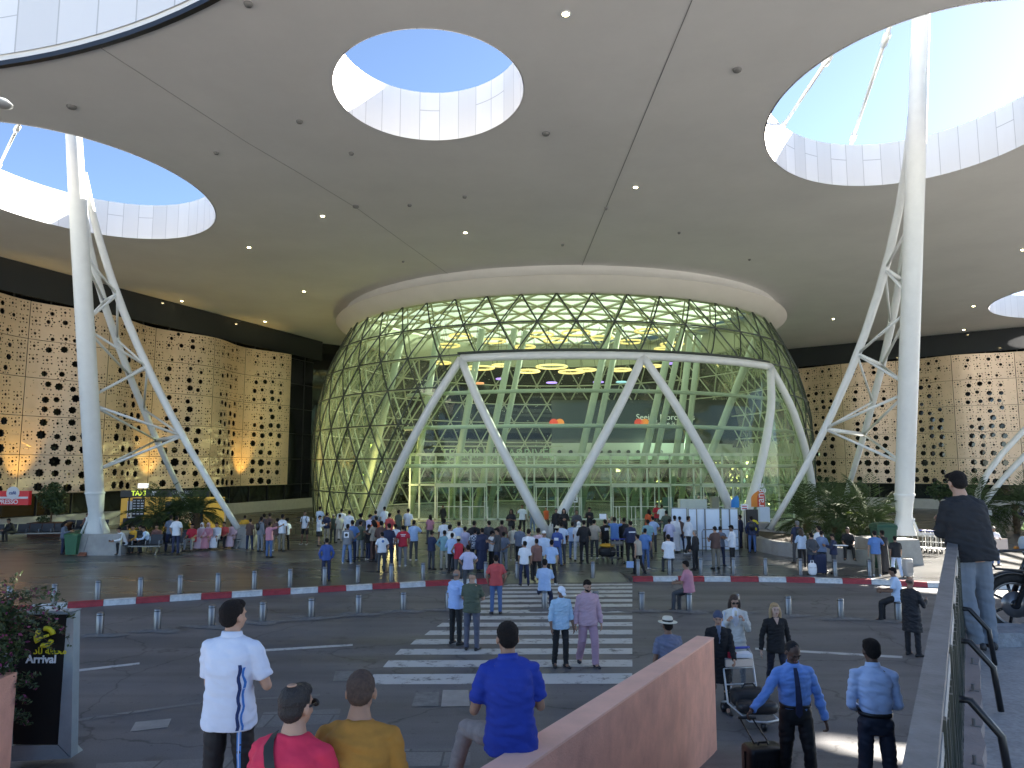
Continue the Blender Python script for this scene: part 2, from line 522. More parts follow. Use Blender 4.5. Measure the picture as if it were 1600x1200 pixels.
# ================================================================ CANOPY
ZC, TH = 16.5, 1.8
HOLES = [((-2.75, 22.76), 3.13, 3.58, .208), ((-19.48, 31.54), 5.45, 6.88, .009), ((14.44, 24.38), 5.22, 6.65, -.363), ((44.68, 51.27), 8.6, 8.6, 0),
         ((3.9, 61.5), 17.8, 17.8, 0), ((32.6, 31.4), 2.5, 2.7, 0), ((-44, 50), 6, 6, 0)]  # smallest opening is unseen, added to throw the sun patch at lower right
def ell(c, rx, ry, a, n, k=1.0):
    o = []
    for i in range(n):
        t = 2 * math.pi * i / n
        x, y = rx * k * math.cos(t), ry * k * math.sin(t)
        o.append((c[0] + x * math.cos(a) - y * math.sin(a), c[1] + x * math.sin(a) + y * math.cos(a)))
    return o
canopy = thing("entrance_canopy", "huge pale grey canopy roof with round sky openings over the whole forecourt", "canopy")
# outline: near edge bites in with a big arc at the upper left
out = [(95, 1), (95, 110), (-95, 110), (-95, 8)]
cx, cy, cr = -21.11, -3.33, 25.03
arc = [(cx + cr * math.cos(t), cy + cr * math.sin(t)) for t in [R(150 - 140 * i / 60) for i in range(61)]]
outline = out[:3] + [(-95, 9.2)] + arc + [(12, 1), (95, 1)][:2]
outline = [(56, 110), (-45, 110), (-45, 9.2)] + arc + [(5, 12.5), (56, 12.5)]  # unseen edges trimmed back so more bounced sun reaches the soffit
cu = bpy.data.curves.new("c", 'CURVE'); cu.dimensions = '2D'; cu.fill_mode = 'BOTH'; cu.extrude = TH / 2
for pl in [outline] + [ell(*h, 96) for h in HOLES]:
    sp = cu.splines.new('POLY'); sp.points.add(len(pl) - 1)
    for i, p in enumerate(pl): sp.points[i].co = (p[0], p[1], 0, 1)
    sp.use_cyclic_u = True
tmp = bpy.data.objects.new("t", cu); COL.objects.link(tmp)
me = bpy.data.meshes.new_from_object(tmp.evaluated_get(bpy.context.evaluated_depsgraph_get()))
bpy.data.objects.remove(tmp)
me.materials.clear(); me.materials.append(M_CANOPY)
me.transform(Matrix.Translation((0, 0, ZC + TH / 2)))
o = bpy.data.objects.new("soffit", me); COL.objects.link(o); o.parent = canopy
# white panelled linings inside the openings
def lining_mat():
    m = mat("white_lining_panels", (.74, .75, .72), .45)
    n = m.node_tree.nodes; l = m.node_tree.links; b = n["Principled BSDF"]
    uv = n.new("ShaderNodeUVMap"); uv.uv_map = "UVMap"
    sp = n.new("ShaderNodeSeparateXYZ"); l.new(uv.outputs[0], sp.inputs[0])
    fr = n.new("ShaderNodeMath"); fr.operation = 'FRACT'; l.new(sp.outputs[0], fr.inputs[0])
    lt = n.new("ShaderNodeMath"); lt.operation = 'LESS_THAN'; lt.inputs[1].default_value = .035; l.new(fr.outputs[0], lt.inputs[0])
    fl = n.new("ShaderNodeMath"); fl.operation = 'FLOOR'; l.new(sp.outputs[0], fl.inputs[0])
    wn = n.new("ShaderNodeTexWhiteNoise"); wn.noise_dimensions = '1D'; l.new(fl.outputs[0], wn.inputs["W"])
    mr = n.new("ShaderNodeMapRange"); mr.inputs["To Min"].default_value = .66; mr.inputs["To Max"].default_value = .78; l.new(wn.outputs["Value"], mr.inputs["Value"])
    # a horizontal joint on every second panel
    jv = n.new("ShaderNodeMath"); jv.operation = 'COMPARE'; jv.inputs[1].default_value = .62; jv.inputs[2].default_value = .008; l.new(sp.outputs[1], jv.inputs[0])
    g3 = n.new("ShaderNodeMath"); g3.operation = 'GREATER_THAN'; g3.inputs[1].default_value = .72; l.new(wn.outputs["Value"], g3.inputs[0])
    an = n.new("ShaderNodeMath"); an.operation = 'MULTIPLY'; l.new(jv.outputs[0], an.inputs[0]); l.new(g3.outputs[0], an.inputs[1])
    mxx = n.new("ShaderNodeMath"); mxx.operation = 'MAXIMUM'; l.new(lt.outputs[0], mxx.inputs[0]); l.new(an.outputs[0], mxx.inputs[1])
    cc = n.new("ShaderNodeCombineColor"); 
    for k in range(3): l.new(mr.outputs[0], cc.inputs[k])
    mx = n.new("ShaderNodeMix"); mx.data_type = 'RGBA'; l.new(mxx.outputs[0], mx.inputs[0]); l.new(cc.outputs[0], mx.inputs[6]); mx.inputs[7].default_value = (.46, .46, .46, 1)
    l.new(mx.outputs[2], b.inputs["Base Color"])
    return m
M_LINE = lining_mat()
def lining(path, closed, z0, z1, per=.75):
    # path of points slightly inside the opening
    n_ = len(path); vs = []; us = []; L = 0
    rng = n_ + 1 if closed else n_
    for i in range(rng):
        p = path[i % n_]
        if i: L += math.dist(p, path[(i - 1) % n_])
        vs += [(p[0], p[1], z0), (p[0], p[1], z1)]; us.append(L / per)
    fs = [(2 * i, 2 * i + 2, 2 * i + 3, 2 * i + 1) for i in range(rng - 1)]
    g = MB(); g.add(vs, fs)
    me = g.mesh("opening_lining", M_LINE)
    uvl = me.uv_layers.new(name="UVMap")
    for pi, p in enumerate(me.polygons):
        for li, vi in zip(p.loop_indices, p.vertices):
            uvl.data[li].uv = (us[vi // 2], vi % 2)
    o = bpy.data.objects.new("opening_lining", me); COL.objects.link(o); o.parent = canopy
for i, h in enumerate(HOLES):
    lining(ell(*h, 96, .992), True, ZC - .02, ZC + TH + .08)
a2 = [(cx + (cr - .05) * math.cos(t), cy + (cr - .05) * math.sin(t)) for t in [R(150 - 140 * i / 60) for i in range(61)]]
lining(a2, False, ZC + .32, ZC + TH + .5, 1.6)
g = MB()
for i in range(60):   # dark drip groove along the outer edge
    p, q = arc[i], arc[i + 1]
    g.beam((p[0], p[1], ZC + .02), (q[0], q[1], ZC + .02), .16, .16)
g.build("edge_groove", M_BLACK, canopy)
# expansion joints
M_JOINT = mat("dark_joint", (.20, .20, .19), .8)  # plain dark tone of the ceiling seam
M_JOINT2 = mat("faint_joint", (.36, .35, .33), .8)
g = MB(); z = ZC - .006
g.beam(PZ(1083, -4, z), PZ(908, 418, z), .022, .01)
g.build("ceiling_joint", M_JOINT, canopy)
g = MB(); pts = [(150, 70), (385, 222), (470, 272), (560, 327), (640, 385), (704, 431)]
for p, q in zip(pts, pts[1:]): g.beam(PZ(*p, z), PZ(*q, z), .03, .01)
g.build("ceiling_joint", M_JOINT2, canopy)
# recessed downlights and other ceiling fittings
M_DL = mat("downlight_glow", (1, .9, .6), .5, emit=(1, .82, .42), estr=9)
for k, (x, y, wh) in enumerate([(884, 21, "near the top of the ceiling, right of the first opening"), (993, 292, "midway between the middle and right openings"), (504, 337, "right of the left opening"), (727, 363, "above the left part of the dome"), (389, 386, "below the left opening"), (475, 455, "left of the dome collar"), (284, 470, "at the left ceiling edge above the gold screen"), (414, 502, "at the ceiling edge left of the dome"), (1302, 498, "right of the dome collar"), (1521, 478, "left of the far right opening"), (1506, 515, "at the right ceiling edge"), (1598, 390, "at the far right beside the frame edge")]):
    p = PZ(x, y, ZC)
    t = thing("downlight", "glowing warm downlight " + wh, "ceiling light", p, 0, "downlights in the canopy ceiling")
    MB().lathe([(.14, .0), (.14, -.03), (.10, -.03), (.10, .0)], 16, cap=False).build("trim_ring", M_STEEL_W, t, True)
    MB().ball((0, 0, -.02), (.09, .09, .035), 12, 6).build("lamp", M_DL, t, True)
M_FIT = mat("grey_fitting", (.17, .17, .165), .6)
for x, y, r_, wh in [(112, 166, .16, "left, above the left mast opening"), (556, 322, .15, "right of the left opening"), (853, 208, .15, "right of the middle opening"), (1152, 108, .14, "between the joint and the right opening"), (338, 238, .1, "near the left opening"), (549, 239, .1, "left below the middle opening"), (468, 189, .12, "left of the middle opening"), (388, 5, .12, "at the top of the photo left of the middle opening"), (640, 320, .1, "below the middle opening"), (726, 307, .1, "straight below the middle opening"), (879, 382, .09, "above the dome left of the joint"), (1061, 363, .08, "above the dome right of the joint"), (947, 325, .07, "on the dark joint"), (630, 408, .08, "above the left dome collar"), (1171, 405, .08, "above the right dome collar")]:
    tag(MB().lathe([(r_ * .3, -.10), (r_ * .8, -.08), (r_, -.03), (r_, .02)], 16).build("ceiling_detector", M_FIT, None, True, loc=PZ(x, y, ZC)), "grey ceiling fitting " + wh, "ceiling fitting", "detectors on the canopy ceiling")

# ================================================================ MASTS
def curve3(a, b, c, n=10):
    a, b, c = Vector(a), Vector(b), Vector(c)
    ctrl = b * 2 - (a + c) / 2
    return [a * (1 - t) ** 2 + ctrl * 2 * t * (1 - t) + c * t * t for t in [i / n for i in range(n + 1)]]
def mast(label, foot, ped_h, top, legA, legB, nodes, yA, ph):
    t = thing("canopy_mast", label, "mast", (0, 0, 0), 0, "white tripod masts carrying the canopy")
    foot, top = Vector(foot), Vector(top)
    axis = (top - foot).normalized()
    j = foot + axis * 1.9
    m = MB(); L = (top - j).length
    m.tube([j, j + axis * 5.5, j + axis * 12, top], [.38, .385, .36, .29], 28)
    m.build("pole", M_STEEL_W, t, True, autos=40)
    m = MB(); m.lathe([(.37, -.03), (.42, -.03), (.42, .05), (.37, .05)], 28, c=j, cap=False)
    m.build("joint_ring", M_STEEL_W, t, True, autos=40)
    # flared cast foot: narrow waist, plates
    m = MB(); rings = []
    for tt, rx, ry in [(0, .52, .44), (.08, .50, .42), (.30, .35, .30), (.52, .29, .28), (.78, .34, .33), (1, .375, .375)]:
        c = foot.lerp(j, tt)
        rings.append([c + Vector((rx * abs(math.cos(a)) ** .8 * math.copysign(1, math.cos(a)), ry * abs(math.sin(a)) ** .8 * math.copysign(1, math.sin(a)), 0)) for a in [2 * math.pi * k / 24 for k in range(24)]])
    m.rings(rings)
    m.build("foot_casting", M_STEEL_W, t, True, autos=50)
    m = MB()
    for s_ in (-1, 1):
        pl = [foot + Vector((s_ * .50, -.42, .02)), foot + Vector((s_ * .24, -.32, .85)), foot + Vector((s_ * .34, -.36, 1.85))]
        m.tube(pl, .05, 8)
    pl = [foot + Vector((.34 * math.cos(a), -.36, .75 + .32 * math.sin(a))) for a in [R(180 + 18 * i) for i in range(11)]]
    m.tube(pl, .035, 8)
    m.build("foot_stiffener", M_STEEL_W, t, True)
    # legs
    LA = curve3(legA[0], legA[1], legA[2]); LB = curve3(legB[0], legB[1], legB[2])
    def tapered(P): return [.135 + .04 * math.sin(math.pi * i / (len(P) - 1)) for i in range(len(P))]
    for P in (LA, LB):
        MB().tube(P, tapered(P), 16).build("leg", M_STEEL_W, t, True)
    def at(P, z):
        for a, b in zip(P, P[1:]):
            if (a.z - z) * (b.z - z) <= 0 and abs(a.z - b.z) > 1e-5: return a.lerp(b, (z - a.z) / (b.z - a.z))
        return P[-1]
    def onm(z): return foot + (top - foot) * ((z - foot.z) / (top.z - foot.z))
    prev = None
    m = MB(); mt = MB()
    for i, z in enumerate(nodes):
        a, b = at(LA, z), at(LB, z)
        MB().tube([a, b], .11, 12).build('cross_tie', M_STEEL_W, t, True)
        hi, lo = onm(z + ph), onm(z - ph * 1.25)
        for P in (a, b):
            q = hi + (P - hi).normalized() * .32; m.tube([P, q], .06, 8)
            q = lo + (P - lo).normalized() * .32; m.tube([P, q], .06, 8)
        if prev:
            m.tube([prev[0], b.lerp(prev[1], .5)], .055, 8); m.tube([a, b.lerp(prev[1], .5)], .055, 8)
        prev = (a, b)
    m.build("diagonal_brace", M_STEEL_W, t, True)
    return t
# left mast
fL = PZ(152, 833, 1.1)
topL = PD(114, 190, 29.5); topL = topL + (topL - fL).normalized() * 1.5
mast("left white leaning mast with two braced legs, standing on its own concrete plinth", fL, 1.1, topL,
     [PZ(372, 826, 1.2), PD(215, 540, 34.2), PD(131, 270, 31.0)], [PZ(312, 829, .12), PD(185, 540, 36.6), PD(130, 300, 31.8)], [5.6, 8.9, 12.2], 0, 1.35)
fR = PZ(1411, 836, 1.15)
topR = PD(1440, -10, 25.0); topR = topR + (topR - fR).normalized() * 1.0
mast("right white leaning mast with two braced legs beside the trolley row", fR, 1.15, topR,
     [PZ(1203, 827, 1.1), PD(1352, 520, 32.0), PD(1424, 180, 26.6)], [PZ(1305, 826, .12), PD(1390, 520, 34.5), PD(1424, 230, 27.5)], [5.9, 9.2, 12.6], 0, 1.35)
# third mast: only its two legs come into view at the right edge
t = thing("canopy_mast", "two thin white mast legs crossing the right edge of the photo", "mast", (0, 0, 0), 0, "white tripod masts carrying the canopy")
topT = Vector((46, 46, 16.3))
for a, b in (((1543, 790), (1600, 672)), ((1556, 790), (1600, 713))):
    p, q = PD(*a, 43), PD(*b, 44)
    p = p - (q - p) * .15
    MB().tube(curve3(p, q, topT), .17, 12).build("leg", M_STEEL_W, t, True)
MB().tube([Vector((46.5, 40, 1)), topT], [.5, .35], 20).build("pole", M_STEEL_W, t, True)
# plinths
def plinth(label, px, y0, w_, d_, h_, rz=0):
    c = PZ(px, y0, KZ); g = MB()
    k = .90
    vs = [(-w_ / 2, 0, 0), (w_ / 2, 0, 0), (w_ / 2, d_, 0), (-w_ / 2, d_, 0), (-w_ / 2 * k, .08, h_), (w_ / 2 * k, .08, h_), (w_ / 2 * k, d_ - .08, h_), (-w_ / 2 * k, d_ - .08, h_)]
    M = Matrix.Translation(c) @ Matrix.Rotation(rz, 4, 'Z')
    g.add([M @ Vector(v) for v in vs], [(0, 3, 2, 1), (4, 5, 6, 7), (0, 1, 5, 4), (1, 2, 6, 5), (2, 3, 7, 6), (3, 0, 4, 7)])
    return tag(g.build("concrete_plinth", M_CONC), label, "plinth", "concrete plinths under the masts")
plinth("broad concrete plinth under the left mast beside the green bin", 154, 868, 2.0, 2.0, .95)
plinth("broad concrete plinth under the right mast beside the trolleys", 1408, 884, 2.0, 2.0, 1.02, .1)
plinth("low concrete plinth holding the slanting leg left of the crowd", 375, 856, .9, 1.2, 1.05)
plinth("low concrete plinth holding the slanting leg right of the black sign", 1198, 846, 1.0, 1.2, .95)
# stay rods seen through the right and left openings
def rod(label, a, b, Ya, Yb, r_=.07):
    p, q = PD(*a, Ya), PD(*b, Yb)
    t = thing("stay_rod", label, "stay rod", (0, 0, 0), 0, "stay rods above the canopy")
    MB().tube([p, q], r_, 8).build("rod", M_STEEL_W, t, True)
    for k in (.12, .86):
        MB().tube([p.lerp(q, k), p.lerp(q, k + .06)], r_ * 1.8, 8).build("turnbuckle", M_STEEL_W, t, True)
rod("left slanting stay rod seen in the right roof opening", (1213, 212), (1306, 74), 31, 22)
rod("middle stay rod seen in the right roof opening", (1326, 236), (1394, 30), 33, 22)
rod("short stay rod crossing the left edge of the left roof opening", (-6, 268), (32, 190), 37, 27, .06)

# ================================================================ PERFORATED SCREENS
def star(cx, cy, r, k=8, rot=0.0, inner=.78):
    return [(cx + (r if i % 2 == 0 else r * inner) * math.cos(rot + math.pi * i / k), cy + (r if i % 2 == 0 else r * inner) * math.sin(rot + math.pi * i / k)) for i in range(2 * k)]
def hexa(cx, cy, r, rot=0.0, n=6):
    return [(cx + r * math.cos(rot + 2 * math.pi * i / n), cy + r * math.sin(rot + 2 * math.pi * i / n)) for i in range(n)]
PW, PH = 4.8, 2.4
def wave(u, first=0):     # depth of the screen along the wall, one wave per two panels
    return .55 * math.cos(2 * math.pi * (u - 15.9) / 9.6)
def cell_poly(x0, y0, x1, y1, size, seed, empt):
    rnd = random.Random(seed)
    hs = []
    c = (x1 - x0)
    mx_, my_ = (x0 + x1) / 2, (y0 + y1) / 2
    if empt < .5:
        r = size * c * .40 * rnd.uniform(.58, 1.0)
        jt = max(0, .47 * c - r)
        sx, sy = mx_ + rnd.uniform(-1, 1) * jt, my_ + rnd.uniform(-1, 1) * jt
        hs.append(star(sx, sy, r, rot=rnd.uniform(0, .3)))
        for i in range(12):
            a = 2 * math.pi * i / 12 + rnd.uniform(-.12, .12)
            d = r + c * (.115 if i % 2 else .20)
            x, y, q = sx + d * math.cos(a), sy + d * math.sin(a), c * (.042 if i % 2 else .060)
            if abs(x - mx_) + q < .485 * c and abs(y - my_) + q < .485 * c: hs.append(hexa(x, y, q, a))
    elif empt < .8:
        cxm, cym = (x0 + x1) / 2, (y0 + y1) / 2
        for i in range(8):
            a = math.pi / 4 * i + rnd.random() * .2
            d = c * (.40 if i % 2 else .27)
            hs.append(hexa(cxm + d * math.cos(a), cym + d * math.sin(a), c * (.058 if i % 2 else .04), a))
        hs.append(star(cxm, cym, c * .12))
    elif empt < .93:
        cxm, cym = mx_, my_
        for i in range(3):
            hs.append(hexa(cxm + rnd.uniform(-.3, .3) * c, cym + rnd.uniform(-.3, .3) * c, c * .03, 0, 5))
    return hs
def panel_mesh(row, variant, u0):
    """one screen panel, local x along the wall, y outward, z up"""
    g = MB(); nx, nz = 6, 3
    gap = .02
    rnd = random.Random(row * 17 + variant)
    size = [1.14, 1.04, .92, .80, .68][row]
    cw, chh = PW / nx, PH / nz
    for i in range(nx):
        for j in range(nz):
            x0 = max(gap, i * cw); x1 = min(PW - gap, (i + 1) * cw)
            z0 = max(gap, j * chh); z1 = min(PH - gap, (j + 1) * chh)
            # dense cluster in the panel's middle on a diagonal, thin at its ends
            dd = abs(i - 3.5) / 3.5
            e = rnd.random() * .25
            if i in (0, 5): e = .6 if rnd.random() < .75 else .9
            elif rnd.random() < .22: e = .6
            hs = cell_poly(i * cw, j * chh, (i + 1) * cw, (j + 1) * chh, size, row * 100 + i * 10 + j, e)
            outer = [(x0, z0), ((x0 + x1) / 2, z0), (x1, z0), (x1, (z0 + z1) / 2), (x1, z1), ((x0 + x1) / 2, z1), (x0, z1), (x0, (z0 + z1) / 2)]
            loops = [[Vector((p[0], p[1], 0)) for p in lp] for lp in [outer] + hs]
            tris = geometry.tessellate_polygon(loops)
            flat = [p for lp in loops for p in lp]
            vs = [Vector((p.x, wave(u0 + p.x), p.y)) for p in flat]
            g.add(vs, tris)
            for lp in hs:     # rim thickness of each hole
                n_ = len(lp)
                if n_ < 12: continue
                vv = [Vector((p[0], wave(u0 + p[0]), p[1])) for p in lp] + [Vector((p[0], wave(u0 + p[0]) - .06, p[1])) for p in lp]
                g.add(vv, [(k, (k + 1) % n_, (k + 1) % n_ + n_, k + n_) for k in range(n_)])
    return g
def screen_wall(name, label, P0, P1, s0, s1, z0=2.45):
    """P0->P1 wall line; outward is towards the forecourt"""
    P0, P1 = Vector(P0).to_3d(), Vector(P1).to_3d()
    d = (P1 - P0).normalized()
    nrm = Vector((d.y, -d.x, 0))
    if nrm.dot(-P0) < 0: nrm = -nrm
    t = thing(name, label, "screen wall", (0, 0, 0), 0)
    M = Matrix.Identity(4)
    n_ = round((s1 - s0) / PW)
    for k in range(n_):
        s = s0 + k * PW
        for row in range(5):
            zz = z0 + row * PH * .995
            org = P0 + d * s + nrm * 1.0 + Vector((0, 0, zz))
            g = panel_mesh(row, k % 3, s)
            g.v = [tuple(org + d * v[0] + nrm * v[1] + Vector((0, 0, v[2]))) for v in g.v]
            g.build("screen_panel", M_BRASS, t)
    return t, d, nrm
WL0, WL1 = (-30.98, 42.9), (-21.9, 66.7)
sL, dL, nL = screen_wall("perforated_screen", "gold perforated metal screen with star shaped holes on the left wing", WL0, WL1, 25.6 - 7 * PW, 25.6)
WR0, WR1 = (29.6, 77.25), (46.27, 64.39)
sR, dR, nR = screen_wall("perforated_screen", "gold perforated metal screen with star shaped holes on the right wing", WR0, WR1, 1.0, 1.0 + 7 * PW)
def wing(label, P0, P1, s0, s1, dirn, nrm, z1=ZC - .01):
    P0 = Vector(P0).to_3d()
    t = thing("terminal_wing", label, "building")
    a, b = P0 + dirn * s0, P0 + dirn * s1
    g = MB(); back = -nrm * 6
    g.prism([tuple(p.xy) for p in (a, b, b + back, a + back)], -.05, z1)
    g.build("glass_wall", M_DARKGLASS, t)
    g = MB()
    s = s0
    while s < s1:
        p = P0 + dirn * s + nrm * .04
        g.beam(p, p + Vector((0, 0, z1)), .09, .09, up=tuple(nrm))
        s += 2.4
    for z in (2.42, 4.8, 7.2, 9.6, 12, 14.4):
        g.beam(a + nrm * .05 + Vector((0, 0, z)), b + nrm * .05 + Vector((0, 0, z)), .06, .07)
    g.build("mullion", M_MULL, t)
    g = MB()
    g.beam(a + nrm * .45 + Vector((0, 0, KZ + .45)), b + nrm * .45 + Vector((0, 0, KZ + .45)), .5, .9)
    g.build("plinth_wall", mat("pale_plinth", (.45, .44, .41), .6, var=.1), t)
    # plain dark fascia band between screen and ceiling
    g = MB()
    g.beam(a + nrm * .9 + Vector((0, 0, 15.50)), b + nrm * .9 + Vector((0, 0, 15.50)), .3, 1.96)
    g.build("fascia", mat("dark_fascia", (.028, .032, .036), .05, spec=.5), t)
    return t
wing("dark glass left wing of the terminal behind the gold screen", WL0, WL1, -16, 31, dL, nL)
wing("dark glass right wing of the terminal behind the gold screen", WR0, WR1, -6, 38, dR, nR)
# link walls closing the hall behind the dome
g = MB()
p = Vector(WL0).to_3d() + dL * 31
g.prism([(p.x, p.y), (-6, 83.5), (-6, 86), (p.x - 6, p.y + 4)], -.05, ZC - .01)
q = Vector(WR0).to_3d() - dR * 6
hall = thing("terminal_hall", "dark inner hall of the terminal behind the glass dome", "building")
g.build("side_wall", M_DARKGLASS, hall)
g = MB(); g.prism([(q.x, q.y), (14, 84), (14, 87), (q.x + 3, q.y + 5)], -.05, ZC - .01); g.build("side_wall", M_DARKGLASS, hall)
g = MB(); g.prism([(-14, 92), (22, 92), (22, 93), (-14, 93)], -.05, ZC - .01)
g.build("rear_wall", mat("hall_wall", (.03, .034, .028), .6, var=.2, vscale=.5), hall)
# ================================================================ THE GLASS DOME
DC = Vector((3.9, 61.5, 0))
PROF = [(0, 19.7), (1, 19.85), (3.5, 20.05), (5.7, 20.05), (8, 19.9), (10, 19.45), (11.4, 19.1), (13, 18.4), (15.2, 17.25)]
def RZ(z):
    for (z0, r0), (z1, r1) in zip(PROF, PROF[1:]):
        if z <= z1: return r0 + (r1 - r0) * (z - z0) / (z1 - z0)
    return PROF[-1][1]
def DP(a, z, off=0.0):      # angle in degrees from the side facing the road, positive to the right
    r = RZ(z) + off
    return DC + Vector((r * math.sin(R(a)), -r * math.cos(R(a)), z))
dome = thing("glass_dome", "bulging green glass dome with triangular dark glazing bars and a white zigzag entrance frame", "building")
ROWS = [.3, 2.4, 4.6, 6.7, 8.9, 10.9, 12.9, 14.9]
NA = 49; DA = 360 / NA
TOPS = [-21.0, 11.4, 42.0]; FEET = [-39.0, -5.3, 29.5, 60.5]
ZB = 10.62
def inside_portal(a, z):
    if z > ZB: return False
    t = z / ZB
    l = FEET[0] + (TOPS[0] - FEET[0]) * t
    r = FEET[3] + (TOPS[2] - FEET[3]) * t
    return l < a < r
def tri_segments(zs, fn=None):
    segs = []
    for i, z in enumerate(zs):
        ph = 0 if (len(zs) - 1 - i) % 2 else .5
        for k in range(NA):
            a = (k + ph) * DA
            a = (a + 180) % 360 - 180
            segs.append((a, z, a + DA, z))
            if i + 1 < len(zs):
                for s in (-.5, .5):
                    segs.append((a, z, a + s * DA, zs[i + 1]))
    return segs
GR = mat("glazing_bar", (.035, .045, .035), .45)
g = MB(); gi = MB()
nodes = set()
for a0, z0, a1, z1 in tri_segments(ROWS):
    n_ = 4
    for i in range(n_):
        t0, t1 = i / n_, (i + 1) / n_
        aa, za = a0 + (a1 - a0) * t0, z0 + (z1 - z0) * t0
        ab, zb = a0 + (a1 - a0) * t1, z0 + (z1 - z0) * t1
        if inside_portal((aa + ab) / 2, (za + zb) / 2): continue
        am = (aa + ab) / 2
        g.beam(DP(aa, za, .03), DP(ab, zb, .03), .075, .07) if abs(am) < 115 else None
    if not (inside_portal(a0, z0) or inside_portal(a1, z1)):
        p, q = DP(a0, z0, -.42), DP(a1, z1, -.42)
        gi.tube([p, q], .055 if abs(a0) < 120 else .07, 6, cap=False)
    else:
        pass
g.build("glazing_bars", GR, dome)
gi.build("inner_lattice", M_INNER, dome, True)
# glass skin
def skin(a_lo, a_hi, zs, keep, n_=147):
    g = MB()
    da = 360 / n_
    for k in range(n_):
        a = -180 + k * da
        for z0, z1 in zip(zs, zs[1:]):
            if keep(a + da / 2, (z0 + z1) / 2):
                g.add([DP(a, z0), DP(a + da, z0), DP(a + da, z1), DP(a, z1)], [(0, 1, 2, 3)])
    return g
zs = [0, .3, 1.2, 2.4, 3.5, 4.6, 5.7, 6.7, 7.8, 8.9, 9.9, ZB, 11.9, 12.9, 13.9, 14.9]
G_SKIN = glassmat("green_glass", (.70, .76, .60), .02, milk=.07)
G_CLEAR = glassmat("clear_glass", (.78, .85, .73), .0, milk=.03)
g = MB()
rp_ = random.Random(9)
for i in range(len(ROWS) - 1):
    ph = 0 if (len(ROWS) - 1 - i) % 2 else .5
    z0_, z1_ = ROWS[i], ROWS[i + 1]
    for k in range(NA):
        a = ((k + ph) * DA + 180) % 360 - 180
        for tri in (((a, z0_), (a + DA, z0_), (a + DA / 2, z1_)), ((a, z0_), (a + DA / 2, z1_), (a - DA / 2, z1_))):
            ca = sum(p_[0] for p_ in tri) / 3; cz = sum(p_[1] for p_ in tri) / 3
            if abs(ca) > 125 or inside_portal(ca, cz): continue
            g.add([DP(p_[0], p_[1], rp_.uniform(-.012, .012)) for p_ in tri], [(0, 1, 2)])
for k in range(NA):
    a = (k * DA + 180) % 360 - 180
    if abs(a) < 125 and not inside_portal(a + DA / 2, .15): g.add([DP(a, 0), DP(a + DA, 0), DP(a + DA, .3), DP(a, .3)], [(0, 1, 2, 3)])
g.build("glass_skin", G_SKIN, dome)
skin(0, 0, zs, lambda a, z: inside_portal(a, z) and z > 2.7).build("portal_glass", G_CLEAR, dome, True)
skin(0, 0, zs, lambda a, z: abs(a) >= 125).build("rear_glass", glassmat("dotted_glass", (.35, .40, .30), .1, dots=2.2, dotcol=(.75, .8, .6)), dome, True)
# white portal frame: beam and zigzag struts, following the surface
def arcpath(a0, z0, a1, z1, off, n_=14):
    return [DP(a0 + (a1 - a0) * i / n_, z0 + (z1 - z0) * i / n_, off) for i in range(n_ + 1)]
g = MB(); g.tube(arcpath(TOPS[0], ZB, TOPS[2], ZB, .18, 30), .24, 14)
g.build("portal_beam", M_STEEL_W, dome, True)
for k in range(3):
    for f in (FEET[k], FEET[k + 1]):
        P = arcpath(TOPS[k], ZB, f, .15, .18)
        MB().tube(P, [.24 + .05 * i / 14 for i in range(15)], 14).build("portal_strut", M_STEEL_W, dome, True)
# edge gutter above the beam
g = MB(); g.tube(arcpath(TOPS[0] - 1, ZB + .38, TOPS[2] + 1, ZB + .38, .05, 30), .07, 8); g.build("beam_gutter", GR, dome, True)
# collar flaring to the ceiling
g = MB(); g.lathe([(18.55, 15.74), (18.4, 15.80), (17.9, 15.84), (17.85, 16.6)], 120, c=DC, cap=False)
g.build("collar_flare", M_CANOPY, dome, True)
g = MB(); g.lathe([(17.2, 14.86), (17.5, 14.84), (17.62, 14.9), (18.55, 15.66), (18.55, 15.74)], 120, c=DC, cap=False)
g.build("roof_collar", M_CREAM, dome, True)
# inner collar and glazed roof with its own lattice
g = MB(); g.lathe([(17.2, 14.86), (17.0, 15.4), (17.0, 17.6), (19.2, 18.2)], 96, c=DC, cap=False)
g.build("roof_ring", M_INNER, dome, True)
def roofmat():
    m = bpy.data.materials.new("frosted_roof_glass"); m.use_nodes = True
    n = m.node_tree.nodes; l = m.node_tree.links; n.remove(n["Principled BSDF"]); out = n["Material Output"]
    a = n.new("ShaderNodeBsdfTranslucent"); a.inputs[0].default_value = (.30, .36, .31, 1)
    b = n.new("ShaderNodeBsdfTransparent"); b.inputs[0].default_value = (.55, .66, .56, 1)
    x = n.new("ShaderNodeMixShader"); x.inputs[0].default_value = .15
    l.new(a.outputs[0], x.inputs[1]); l.new(b.outputs[0], x.inputs[2]); l.new(x.outputs[0], out.inputs[0])
    return m
def RZR(r): return 17.3 + 1.6 * (1 - (r / 17.0) ** 2)
g = MB(); prof = [(17.0 * i / 8 + .001, RZR(17.0 * i / 8)) for i in range(8, -1, -1)]
g.lathe(prof, 48, c=DC, cap=False)
g.build("roof_glass", roofmat(), dome, True)
g = MB()
st = 2.6
